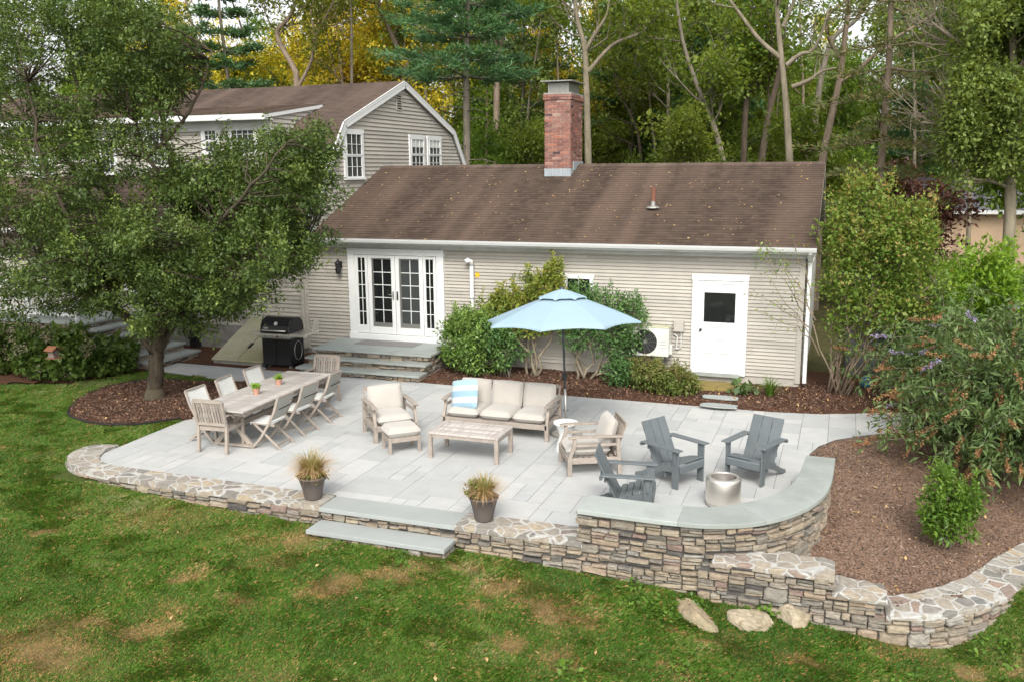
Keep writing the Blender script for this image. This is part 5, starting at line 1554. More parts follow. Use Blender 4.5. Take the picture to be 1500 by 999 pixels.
def adirondack():
    r = thing('adirondack_chair', '', 'chair')
    for s in (-1, 1):
        x = s * .285
        m = MB(); m.box(x - .013, x + .013, -.30, -.185, 0, .58); m.prism([(-.28, .56), (-.20, .56), (-.235, .38), (-.26, .38)], x + s * .013, x + s * .033); m.build('leg', M['poly'], r, world=False, bev=.004)
        m = MB(); pr = [(-.34, .580), (-.34, .603), (.36, .603), (.40, .59), (.36, .578)]; m.prism(pr, x - .05, x + .075 if s > 0 else x + .05, tint=.6) if s > 0 else m.prism(pr, x - .075, x + .05, tint=.6); m.build('armrest', M['poly'], r, world=False, bev=.008)
        xx = s * .255
        m = MB(); top = [(-.28, .375), (-.10, .345), (.10, .27), (.30, .17), (.44, .10), (.56, .055)]; bot = [(.58, .0), (.50, .0), (.40, .035), (.20, .13), (.0, .21), (-.28, .24)]
        m.prism(top + bot, xx - .013, xx + .013); m.build('side_rail', M['poly'], r, world=False, bev=.004)
    m = MB(); ys = np.linspace(-.27, .19, 6)
    for k, yy in enumerate(ys):
        z = float(np.interp(yy, [-.28, -.10, .10, .30], [.375, .345, .27, .17])); sl = -.22 if yy > -.15 else -.1
        m.box(-.27, .27, yy - .037, yy + .043, z, z + .022, rot=rotx(sl), tint=.3 + .1 * k)
    m.prism([(-.30, .365), (-.325, .345), (-.325, .245), (-.30, .245)], -.27, .27)
    m.build('seat', M['poly'], r, world=False, bev=.004)
    m = MB(); a = np.array([0, .17, .22]); b = np.array([0, .47, .865])
    for k, (x0, x1) in enumerate(((-.255, -.09), (-.078, .078), (.09, .255))):
        m.beam(a + [(x0 + x1) / 2, 0, 0], b + [(x0 + x1) / 2 * .98, 0, 0], x1 - x0, .022, side=(1, 0, 0), tint=.3 + .2 * k)
    m.build('backrest', M['poly'], r, world=False, bev=.003)
    m = MB()
    for t in (.22, .45, .78): p = a + (b - a) * t; m.box(-.25 if t < .5 else -.2, .25 if t < .5 else .2, p[1] + .012, p[1] + .038, p[2] - .035, p[2] + .035)
    m.box(-.36, .36, .36, .40, .54, .578)
    m.build('back_brace', M['poly'], r, world=False)
    m = MB(); m.box(-.25, .25, -.02, .0, .12, .19); m.build('stretcher', M['poly'], r, world=False)
    return r


def planter(name, label, loc, seed, kind):
    r = thing(name, label, 'planter', loc, 0, 'planters flanking the lawn steps'); rg = np.random.RandomState(seed)
    m = MB(); m.lathe([(.115, 0), (.12, .015), (.15, .16), (.185, .30), (.205, .315), (.205, .335), (.19, .335), (.17, .29)], 48, rmod=lambda a, z: 1 + (.018 * cos(16 * a + z * 6) if z < .31 else 0)); m.build('pot', M['pot'], r, world=False, smooth=True)
    m = MB(); m.lathe([(.17, .285), (.17, .295), (0, .297)], 24); m.build('soil', M['earth'], r, world=False)
    n = 900 if kind == 0 else 620
    a = rg.uniform(0, 2 * pi, n); lean = rg.beta(1.4, 1.6, n) * 1.35; L = rg.uniform(.22, .50, n) * (1. if kind == 0 else .85)
    b = np.stack([.10 * np.cos(a) * rg.rand(n) ** .5, .10 * np.sin(a) * rg.rand(n) ** .5, np.full(n, .29)], -1)
    seg = 4; Q = []; T = []
    for k in range(seg):
        def P(u):
            th = lean * (u ** 1.3) * 1.2
            return b + np.stack([np.cos(a) * np.sin(th) * L * u, np.sin(a) * np.sin(th) * L * u, np.cos(th) * L * u], -1)
        p0, p1 = P(k / seg), P((k + 1) / seg); sd = np.stack([-np.sin(a), np.cos(a), 0 * a], -1)
        w0 = .0045 * (1 - (k / seg) ** 2); w1 = .0045 * (1 - ((k + 1) / seg) ** 2)
        Q.append(np.stack([p0 - sd * w0, p0 + sd * w0, p1 + sd * w1, p1 - sd * w1], 1)); T.append(np.clip(.12 + .75 * lean / 1.25 + rg.normal(size=n) * .15 + .12 * k / seg, 0, 1))
    quads('grasses', np.concatenate(Q), np.concatenate(T), LG['potgrass'], r, world=False)
    c = np.stack([rg.uniform(-.15, .15, 40), rg.uniform(-.15, .15, 40), rg.uniform(.30, .40 if kind == 0 else .50, 40)], -1)
    if kind == 1: c[:, 0] -= .07
    V4, t = leaves(rg, c, 12, .05, .045, .6); quads('foliage', V4, t, LG['lowshrub'], r, world=False)
    return r


def build_furniture():
    dining_table()
    g = 'folding chairs along the dining table'
    sc = sling_chair(); a = R(1.6)
    rows = []
    for side in (1, -1):
        for k, yy in enumerate((-.84, -.0, .86)):
            rows.append((side, k, yy))
    where_r = ('folding sling chair at the patio side of the dining table, nearest the lawn', 'folding sling chair at the patio side of the dining table, the middle one of three', 'folding sling chair at the patio side of the dining table, beside the far armchair')
    where_l = ('sling chair with a pale lit-toned back on the tree side of the dining table, nearest the lawn end', 'sling chair with a pale lit-toned back on the tree side of the dining table, between two others', 'sling chair with a pale lit-toned back on the tree side of the dining table, nearest the grill')
    first = True
    for side, k, yy in rows:
        o = sc if first else copy_tree(sc); first = False
        lx = side * (.60 if side > 0 else .62); off = rotz(a) @ np.array([lx, yy, 0])
        o.location = (-9.63 + off[0], 13.43 + off[1], 0.); o.rotation_euler = (0, 0, (R(-90) if side > 0 else R(90)) + a + R((2, -3, 4, -2, 3, -2)[k + (0 if side > 0 else 3)]))
        o['group'] = g; o['label'] = (where_r if side > 0 else where_l)[k]
        if side < 0:
            for ch in o.children:
                if ch.name.startswith('backrest'): ch.data = ch.data.copy(); ch.data.materials[0] = M['sling']  # tree-side backs get the lighter cloth so they look lit
    s1 = slat_chair(); s1.location = (-9.70, 12.16, 0.); s1.rotation_euler = (0, 0, R(180 + 3)); s1['group'] = 'slatted armchairs at the table ends'; s1['label'] = 'slatted teak armchair at the near end of the dining table, back to the lawn'
    s2 = copy_tree(s1); s2.location = (-9.72, 15.33, 0.); s2.rotation_euler = (0, 0, R(2)); s2['label'] = 'slatted teak armchair at the far end of the dining table, below the porch steps'
    # pots on the table
    for (px, py, lb, sd) in ((375.5, 577, 'terracotta pot of green herbs on the table, closer to the lawn', 3), (408.5, 563.5, 'terracotta pot of green herbs on the table, closer to the grill', 6)):
        p = G(px, py, .744); r = thing('potted_herb', lb, 'potted plant', (p[0], p[1], .7435), 0, 'herb pots on the dining table'); rg = np.random.RandomState(sd)
        m = MB(); m.lathe([(.048, 0), (.062, .085), (.068, .087), (.070, .115), (.062, .115), (.058, .09)], 24); m.build('pot', M['terracotta'], r, world=False, smooth=False)
        c = rg.normal(size=(26, 3)) * [.032, .032, .025] + [0, 0, .15]; V4, t = leaves(rg, c, 9, .02, .035, .7); quads('foliage', V4, t, LG['succ'], r, world=False)
    # lounge set
    lounge('lounge_armchair', 'teak lounge armchair with sand cushions and an ottoman in front of it', 'armchair', .80, 1, (-7.36, 13.80, 0), facing(-47))
    lounge('sofa', 'three-seat teak sofa with sand cushions under the blue umbrella', 'sofa', 2.0, 3, (-5.57, 14.68, 0), R(0))
    lounge('lounge_armchair', 'teak lounge armchair with sand cushions facing the coffee table, beside the white side table', 'armchair', .80, 1, (-3.55, 13.20, 0), facing(207))
    # striped pillow
    r = MB(); r.pillow((0, 0, 0), .54, .54, .17, rot=rotx(R(90)), edge=.12, puff=.6, n=16, seed=4)
    o = r.build('throw_pillow', M['stripe'], None, smooth=True, sub=1); o.location = (-6.22, 14.50, .66); o.rotation_euler = (R(-22), R(-9), R(-6)); tag(o, 'blue and white striped pillow leaning in the sofa corner', 'pillow')
    # ottoman
    r = thing('ottoman', 'teak footstool with a thick sand cushion in front of the armchair', 'ottoman', (-6.79, 13.10, 0), facing(-47))
    for sx in (-1, 1):
        for sy in (-1, 1):
            m = MB(); m.box(sx * .25 - .025, sx * .25 + .025, sy * .20 - .025, sy * .20 + .025, 0, .28); m.build('leg', M['teak'], r, world=False, bev=.005)
    m = MB(); m.box(-.23, .23, -.215, -.19, .19, .27); m.box(-.23, .23, .19, .215, .19, .27); m.box(-.265, -.24, -.18, .18, .19, .27); m.box(.24, .265, -.18, .18, .19, .27); m.build('frame', M['teak'], r, world=False, bev=.004)
    m = MB(); m.pillow((0, 0, .355), .60, .52, .20, edge=.78, puff=.35, seed=3); m.build('cushion', M['cushion'], r, world=False, smooth=True, sub=1)
    # coffee table
    r = thing('coffee_table', 'low rectangular silvered teak coffee table in the middle of the lounge set', 'table', (-5.56, 13.19, 0), R(0.5))
    m = MB(); rg = random.Random(7)
    for k in range(7): y = -.345 + k * .0986; m.box(-.52, .52, y + .003, y + .0956, .415, .44, tint=rg.random())
    for s in (-1, 1): m.box(s * .565 - .045, s * .565 + .045, -.36, .36, .412, .445, tint=.2)
    m.box(-.52, .52, -.36, -.347, .412, .4445, tint=.4); m.box(-.52, .52, .347, .36, .412, .4445, tint=.4); m.build('tabletop', M['teak_grey'], r, world=False, bev=.003)
    m = MB()
    for s in (-1, 1): m.box(-.55, .55, s * .335 - .01, s * .335 + .01, .35, .412); m.box(s * .59 - .01, s * .59 + .01, -.32, .32, .35, .412)
    m.build('apron', M['teak'], r, world=False)
    for sx in (-1, 1):
        for sy in (-1, 1):
            m = MB(); m.box(sx * .575 - .032, sx * .575 + .032, sy * .328 - .03, sy * .328 + .03, 0, .412); m.build('leg', M['teak'], r, world=False, bev=.005)
    # white hourglass table
    r = thing('side_table', 'white hourglass-shaped round side table between sofa and right-hand armchair', 'side table', (*G(831, 664, 0)[:2] + np.array([-.07, .14]), 0))
    m = MB(); m.lathe([(.17, 0), (.175, .01), (.15, .10), (.115, .22), (.105, .27), (.12, .34), (.16, .43), (.19, .47)], 36); m.build('base', M['white'], r, world=False, smooth=True)
    m = MB(); m.lathe([(.20, .47), (.205, .475), (.205, .495), (.20, .50), (.0, .5)], 36); m.build('top', M['white'], r, world=False)
    # umbrella
    pb = G(830, 637, 0); top = V(823, 428, pb[1] + .05)
    r = thing('patio_umbrella', 'open light blue patio umbrella behind the sofa', 'umbrella', (pb[0], pb[1], 0))
    base = np.array([0, 0, .0]); tp = np.array([top[0] - pb[0], .05, top[2]])
    m = MB(); m.tube([base + [0, 0, .05], base + (tp - base) * .33], .024, 16); m.build('pole', M['alu'], r, world=False, smooth=True)
    m = MB(); m.tube([base + (tp - base) * .30, tp - [0, 0, .05]], .021, 16); m.build('pole', M['umb_pole'], r, world=False, smooth=True)
    m = MB(); m.lathe([(.27, 0), (.27, .05), (.24, .065), (.05, .07), (.035, .08), (.035, .30), (.0, .30)], 36); m.build('base', M['concrete'], r, world=False)
    m = MB(); q = base + (tp - base) * .42; m.box(q[0] - .035, q[0] + .035, q[1] - .05, q[1] + .03, q[2] - .06, q[2] + .06); m.tube([q + [0, -.05, 0], q + [.0, -.09, 0], q + [.06, -.09, -.03]], .010, 6); m.build('crank', M['black_matt'], r, world=False)
    m = MB(); q = base + (tp - base) * .18; m.tube([q + [-.05, 0, 0], q + [.05, 0, 0]], .008, 6); m.build('knob', M['black_matt'], r, world=False)
    Rr, drop = 1.37, .50; N = 8; tilt = rotx(R(-3)) @ roty(R(-2.2)); ph = R(2)
    def cp(u, a):            # u 0..1 radially, a angle in units of ribs
        k = math.floor(a); fr = a - k; A0 = ph + 2 * pi * k / N; A1 = ph + 2 * pi * (k + 1) / N
        e = np.array([cos(A0), sin(A0)]) * (1 - fr) + np.array([cos(A1), sin(A1)]) * fr
        sag = 4 * fr * (1 - fr)
        rr = Rr * u * (1 - .035 * sag * u ** 2)
        z = -drop * (u ** 1.12) + .022 * sag * u - .0 * sag
        return tilt @ np.array([e[0] * rr, e[1] * rr, z])
    def canopy(u0, u1, lift, nm, hem=0.):
        m = MB(); nu, na = 12, 6
        for k in range(N):
            v = []
            for i in range(nu + 1):
                for j in range(na + 1):
                    p = cp(u0 + (u1 - u0) * i / nu, k + j / na * .9999); p = p + tp + [0, 0, lift]; v.append(p)
            if hem:
                for j in range(na + 1): p = cp(u1, k + j / na * .9999) + tp + [0, 0, lift - hem * (1 - .3 * 4 * (j / na) * (1 - j / na))]; v.append(p)
            rows_ = nu + (1 if hem else 0)
            f = [(i * (na + 1) + j, i * (na + 1) + j + 1, (i + 1) * (na + 1) + j + 1, (i + 1) * (na + 1) + j) for i in range(rows_) for j in range(na)]
            m.add(v, f, (.35, .6, .5, .65, .4, .55, .45, .6)[k])
        return m.build(nm, M['umbrella'], r, world=False, smooth=True)
    c = canopy(.0, 1., 0, 'canopy', .03)
    m = MB(); nu = 5
    for k in range(N):
        v = []
        for i in range(nu + 1):
            for j in range(7): v.append(cp(.02 + .30 * i / nu, k + j / 6 * .9999) + tp + [0, 0, .055 - .016 * (i / nu) * (1 + (1 if j in (0, 6) else -.4))])
        m.add(v, [(i * 7 + j, i * 7 + j + 1, (i + 1) * 7 + j + 1, (i + 1) * 7 + j) for i in range(nu) for j in range(6)], .4 + .04 * k)
    m.build('vent', M['umbrella'], c, world=False, smooth=True)
    for k in range(N):
        m = MB(); m.tube([cp(.03, k) + tp - [0, 0, .015], cp(.5, k) + tp - [0, 0, .018], cp(1., k) + tp - [0, 0, .012]], .008, 5); b = m.build('rib', M['umb_pole'], r, world=False)
        hub = tp - np.array([0, 0, .62]); m = MB(); m.tube([hub, cp(.52, k) + tp - [0, 0, .02]], .006, 5); m.build('strut', M['umb_pole'], b, world=False)
    m = MB(); m.lathe([(.03, .0), (.05, .03), (.045, .05), (.03, .075), (.0, .10)], 16, tuple(tp)); m.build('finial', M['umb_pole'], r, world=False, smooth=True)
    # adirondacks
    ad = adirondack(); g = 'grey adirondack chairs round the fire pit'
    ad.location = (-2.53, 11.60, 0); ad.rotation_euler = (0, 0, facing(8)); ad['group'] = g; ad['label'] = 'grey adirondack chair seen side-on, close behind the seat wall'
    b = copy_tree(ad); b.location = (-2.17, 13.02, 0); b.rotation_euler = (0, 0, facing(-31)); b['label'] = 'grey adirondack chair between the other two, facing the steel fire pit'
    c = copy_tree(ad); c.location = (-1.09, 13.50, 0); c.rotation_euler = (0, 0, facing(-112)); c['label'] = 'grey adirondack chair with pale sunlit back slats, farthest to the right by the fire pit'
    # fire pit
    r = thing('fire_pit', 'round stainless steel smokeless fire pit with a ring of small vent holes', 'fire pit', (-1.37, 12.24, 0))
    m = MB(); m.lathe([(.225, .02), (.235, .03), (.242, .06), (.242, .375), (.236, .39)], 64, top=False); m.build('body', M['steel'], r, world=False, smooth=True)
    m = MB(); m.lathe([(.176, .412), (.171, .395), (.171, .06), (.0, .055)], 64, top=False); m.f = [q for q in m.f if len(q) < 10]; m.t = m.t[:len(m.f)]; m.build('fire_bowl', M['steel_in'], r, world=False, smooth=True)
    m = MB(); m.lathe([(.2355, .389), (.222, .405), (.205, .417), (.180, .418), (.174, .408), (.174, .390)], 64, top=False); m.f = [q for q in m.f if len(q) < 10]; m.t = m.t[:len(m.f)]
    m.build('rim', M['steel'], r, world=False, smooth=True)
    m = MB()
    for k in range(60):
        a_ = 2 * pi * k / 60; m.lathe([(.0045, 0), (.0045, .003), (0, .003)], 6, (0, 0, 0)) if 0 else m.box(.2405 * cos(a_) - .004, .2405 * cos(a_) + .004, .2405 * sin(a_) - .004, .2405 * sin(a_) + .004, .052, .062)
    m.lathe([(.20, 0), (.215, .02), (.20, .022)], 32); m.build('vent_holes', M['black_matt'], r, world=False)
    m = MB(); m.lathe([(.15, .066), (.16, .07), (.0, .075)], 24); m.build('ash', M['steel_dark'], r, world=False)
    # planters
    planter('planter', 'ribbed brown pot of tall pale grass on the wall, left of the lawn steps', (*G(455, 731, .03)[:2] + np.array([0, .07]), .027), 3, 0)
    planter('planter', 'ribbed brown pot of tawny drooping grass on the wall, right of the lawn steps', (*G(706, 763, .03)[:2] + np.array([0, .07]), .027), 5, 1)
    # grill
    r = thing('gas_grill', 'black gas grill with a domed lid and steel side shelf by the house wall', 'grill', (-12.42, 18.05, 0), R(3))
    m = MB(); m.box(-.38, .38, -.30, .30, .10, .74); m.build('cabinet', M['black'], r, world=False, bev=.01)
    for s in (-1, 1): m = MB(); m.box(s * .19 - .175, s * .19 + .175, -.322, -.302, .13, .72); m.build('door', M['black'], r, world=False, bev=.006)
    m = MB(); m.box(-.40, .40, -.36, .30, .74, .86); m.build('firebox', M['alu'], r, world=False, bev=.01)
    m = MB(); m.prism([(-.40, .86), (-.40, .82), (-.34, .745), (-.30, .745), (-.30, .86)], -.37, .37); cpnl = m.build('control_panel', M['steel'], r, world=False, bev=.004)
    for k, x in enumerate((-.22, -.02, .09, .20)):
        m = MB(rotx(R(50)), (x, -.385, .80)); m.lathe([(.030, 0), (.030, .012), (.022, .03), (.0, .03)], 16); m.build('knob', M['galv'] if k != 2 else M['pipe_red'], cpnl, world=False)
    m = MB(); pr = [(-.33, .87), (-.31, 1.03), (-.22, 1.15), (-.06, 1.20), (.12, 1.19), (.26, 1.10), (.30, .98), (.30, .87)]; m.prism(pr, -.37, .37); lid = m.build('lid', M['black'], r, world=False, bev=.02)
    for e0 in (-.392, .368): m = MB(); m.prism([(a * 1.01, .87 + (b - .87) * 1.012) for a, b in pr], e0, e0 + .024); m.build('lid_end', M['black_matt'], lid, world=False)
    m = MB(); m.tube([(-.31, -.39, .93), (.31, -.39, .93)], .014, 10); m.tube([(-.28, -.39, .93), (-.28, -.32, .93)], .01, 6); m.tube([(.28, -.39, .93), (.28, -.32, .93)], .01, 6); m.build('handle', M['steel'], lid, world=False, smooth=True)
    m = MB(rotx(R(68)), (0.0, -.275, 1.08)); m.lathe([(.045, 0), (.045, .012), (.038, .014), (.0, .014)], 20); m.build('thermometer', M['white_dull'], lid, world=False)
    m = MB(); m.box(-.30, -.18, -.335, -.318, .955, 1.0, rot=rotx(R(-8))); m.build('badge', M['alu'], lid, world=False)
    m = MB(); m.box(.39, .82, -.30, .28, .83, .865); m.box(.39, .82, -.36, -.30, .80, .865); m.build('side_shelf', M['steel'], r, world=False, bev=.008)
    m = MB(); m.box(-.60, -.39, -.30, .28, .83, .865); m.box(-.60, -.39, -.36, -.30, .80, .865); m.build('side_shelf', M['steel'], r, world=False, bev=.008)
    m = MB(); m.prism([(-.05, .87), (.25, .87), (.25, 1.12), (.10, 1.14)], .80, .83); m.build('folded_shelf', M['siding'], r, world=False)
    m = MB(); tt = np.linspace(0, 2 * pi, 40); m.tube(np.stack([0 * tt + .39, .02 + .17 * np.cos(tt), .42 + .22 * np.sin(tt)], -1), .010, 6); m.build('tank_ring', M['galv'], r, world=False)
    m = MB(); m.box(.381, .386, -.27, .27, .13, .72); m.build('side_panel', M['black_matt'], r, world=False)
    for x in (-.33, .33):
        for y in (-.25, .25): m = MB(roty(R(90)), (x - .015, y, .045)); m.lathe([(.045, 0), (.045, .03), (0, .03)], 14); m.build('caster', M['galv'] if x > 0 and y < 0 else M['black_matt'], r, world=False)
    # bird feeder hanging in the crab apple
    p = V(78, 516, 14.0)
    r = thing('bird_feeder', 'small hanging bird feeder with an orange-brown roof, in front of the hydrangeas', 'bird feeder', tuple(p - np.array([0, 0, .12])))
    m = MB(); m.box(-.07, .07, -.07, .07, .02, .17); m.build('hopper', M['grey_wood'], r, world=False)
    m = MB(); m.box(-.12, .12, -.11, .11, 0, .015); m.build('tray', M['orange'], r, world=False)
    m = MB(); m.prism([(-.13, .16), (0, .235), (.13, .16), (.13, .175), (0, .252), (-.13, .175)], -.12, .12); m.build('roof', M['orange'], r, world=False)
    m = MB(); m.tube([(0, 0, .25), (.01, .0, 1.35)], .004, 4); m.build('wire', M['black_matt'], r, world=False)
    # blue glazed ball at the corner bed
    p = G(1268, 563, .1); m = MB(); m.lathe([(.0, 0), (.07, .02), (.12, .08), (.13, .14), (.10, .21), (.04, .25), (.0, .255)], 24); o = m.build('garden_ball', M['blue'], None, smooth=True); o.location = (p[0], p[1], .03); tag(o, 'small glossy blue garden ornament in the corner bed under the butterfly bush', 'garden ornament')

# ================================================================== PLANTS NEAR THE HOUSE
def crab_apple():
    rg = np.random.RandomState(17)
    Y0 = 14.62; b = G(228, 580, 0)
    P = lambda px, py, dy=0.: V(px, py, Y0 + dy)
    root = thing('crab_apple_tree', 'big spreading crab apple with dense green leaves, standing in the round mulch bed', 'tree', (b[0], b[1], 0))
    mb = MB()
    def limb(pts, r0, r1, n=8):
        S = []
        pts = [np.array(p, float) for p in pts]
        for i in range(len(pts) - 1):
            p0 = pts[max(i - 1, 0)]; p1 = pts[i]; p2 = pts[i + 1]; p3 = pts[min(i + 2, len(pts) - 1)]
            for k in range(5):
                t = k / 5; S.append(.5 * ((2 * p1) + (-p0 + p2) * t + (2 * p0 - 5 * p1 + 4 * p2 - p3) * t * t + (-p0 + 3 * p1 - 3 * p2 + p3) * t ** 3))
        S.append(pts[-1]); S = np.array(S); S[1:-1] += rg.normal(size=(len(S) - 2, 3)) * .018
        mb.tube(S, np.linspace(r0, r1, len(S)), n, cap=False); return S
    H = []
    tr = limb([P(226, 588), P(227, 570), P(229, 530), P(226, 505), P(218, 490)], .17, .13, 14)
    mb.lathe([(.27, -.05), (.21, .05), (.16, .2)], 14, tuple(P(227, 582)))
    H += list(limb([P(222, 508), P(205, 482, -.1), P(180, 462, -.3), P(150, 445, -.5), P(118, 425, -.6), P(70, 385, -.8), P(10, 350, -.9)], .12, .04))
    H += list(limb([P(226, 506), P(222, 470, .3), P(205, 420, .7), P(175, 350, 1.), P(150, 260, 1.3), P(120, 150, 1.2), P(90, 40, .9)], .11, .03))
    H += list(limb([P(232, 510), P(236, 470, -.2), P(250, 400, -.5), P(262, 330, -.6), P(255, 260, -.3), P(235, 160, .1), P(215, 40, .4)], .12, .03))
    H += list(limb([P(255, 300, -.5), P(240, 262, -.7), P(215, 232, -.8), P(200, 180, -.9)], .06, .02))
    H += list(limb([P(212, 232, -.8), P(240, 210, -.8), P(270, 172, -.7), P(300, 120, -.6), P(308, 75, -.5)], .05, .015))
    H += list(limb([P(236, 508), P(252, 480, .2), P(290, 420, .5), P(340, 350, .6), P(395, 300, .5), P(440, 265, .4), P(470, 235, .3)], .09, .02))
    H += list(limb([P(290, 420, .5), P(340, 395, .2), P(400, 370, -.1), P(450, 350, -.1)], .05, .015))
    H += list(limb([P(240, 480), P(300, 440, -.9), P(340, 410, -1.4), P(390, 380, -1.6)], .05, .015))
    H += list(limb([P(180, 462, -.3), P(140, 400, -1.2), P(100, 320, -1.6), P(60, 230, -1.7), P(40, 120, -1.6)], .06, .02))
    H += list(limb([P(205, 420, .7), P(120, 380, 1.6), P(30, 330, 2.0), P(-60, 280, 2.)], .07, .02))
    H += list(limb([P(175, 350, 1.), P(100, 240, 1.8), P(20, 150, 1.9), P(-60, 60, 1.8)], .06, .02))
    H += list(limb([P(250, 400, -.5), P(320, 330, -1.2), P(380, 260, -1.4), P(420, 210, -1.3)], .05, .015))
    H = np.array(H)
    # crown envelope: image footprint x depth; (px, py, rx_px, ry_px, dy, r_depth, weight)
    E = [(70, 90, 150, 130, 0, 2.4, 15), (190, 60, 95, 90, 0, 1.9, 7.5), (-70, 130, 120, 170, 0, 2.3, 7), (60, 260, 150, 110, 0, 2.6, 15), (200, 190, 95, 85, -.2, 1.9, 6.5), (250, 100, 50, 60, -.2, 1.1, 1.8),
         (30, 400, 120, 85, -.2, 2.4, 10), (150, 380, 90, 90, -.3, 2.2, 11), (250, 350, 100, 95, -.2, 2.4, 14), (350, 330, 95, 75, 0, 1.9, 11), (430, 300, 70, 80, 0, 1.3, 7), (330, 420, 70, 45, -.4, 1.3, 5),
         (380, 235, 80, 45, 0, 1.2, 3.6), (450, 215, 45, 40, 0, .8, 1.6), (285, 440, 75, 48, -.2, 1.3, 5), (420, 370, 50, 35, 0, .9, 2.2), (-70, 380, 90, 110, 0, 2, 5), (225, 440, 70, 50, -.8, 1., 4),
         (300, 280, 70, 50, -.3, 1.6, 4), (360, 385, 65, 45, -1.5, .6, 2.6), (300, 430, 50, 35, -1.3, .5, 1.2), (110, 460, 60, 30, -.5, .9, 1.6)]
    w = np.array([e[6] for e in E]); w = w / w.sum(); C = []
    while len(C) < 1800:
        e = E[rg.choice(len(E), p=w)]; d = rg.normal(size=3); d /= np.linalg.norm(d); r = .35 + .65 * rg.rand() ** .7
        px, py = e[0] + d[0] * r * e[2], e[1] + d[1] * r * e[3]
        # thin the crown where the house shows through
        if vn(px, py, 46, 3) < .36 and rg.rand() < .6: continue
        if 40 < px < 200 and py > 455: continue
        C.append(P(px, py, e[4] + d[2] * r * e[5]))
    C = np.array(C)
    for q in C:
        dd = np.linalg.norm(H - q, axis=1) + .8 * np.maximum(0, H[:, 2] - q[2]); h = H[np.argmin(dd)]
        if .15 < np.linalg.norm(h - q) < 1.35: mb.tube(curve_pts(h, q, .05, 5, rg, .06), np.linspace(.016, .005, 5), 4, cap=False)
    mb.build('trunk', M['bark_apple'], root, smooth=True)
    up = C[rg.rand(len(C)) < .5]
    V4, t = leaves(rg, C, 120, (.25, .25, .15), .064, .55, .35)
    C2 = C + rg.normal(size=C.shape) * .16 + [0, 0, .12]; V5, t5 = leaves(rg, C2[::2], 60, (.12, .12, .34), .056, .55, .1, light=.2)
    quads('crown', np.concatenate([V4, V5]), np.concatenate([t * .80, t5]), LG['crab'], root)


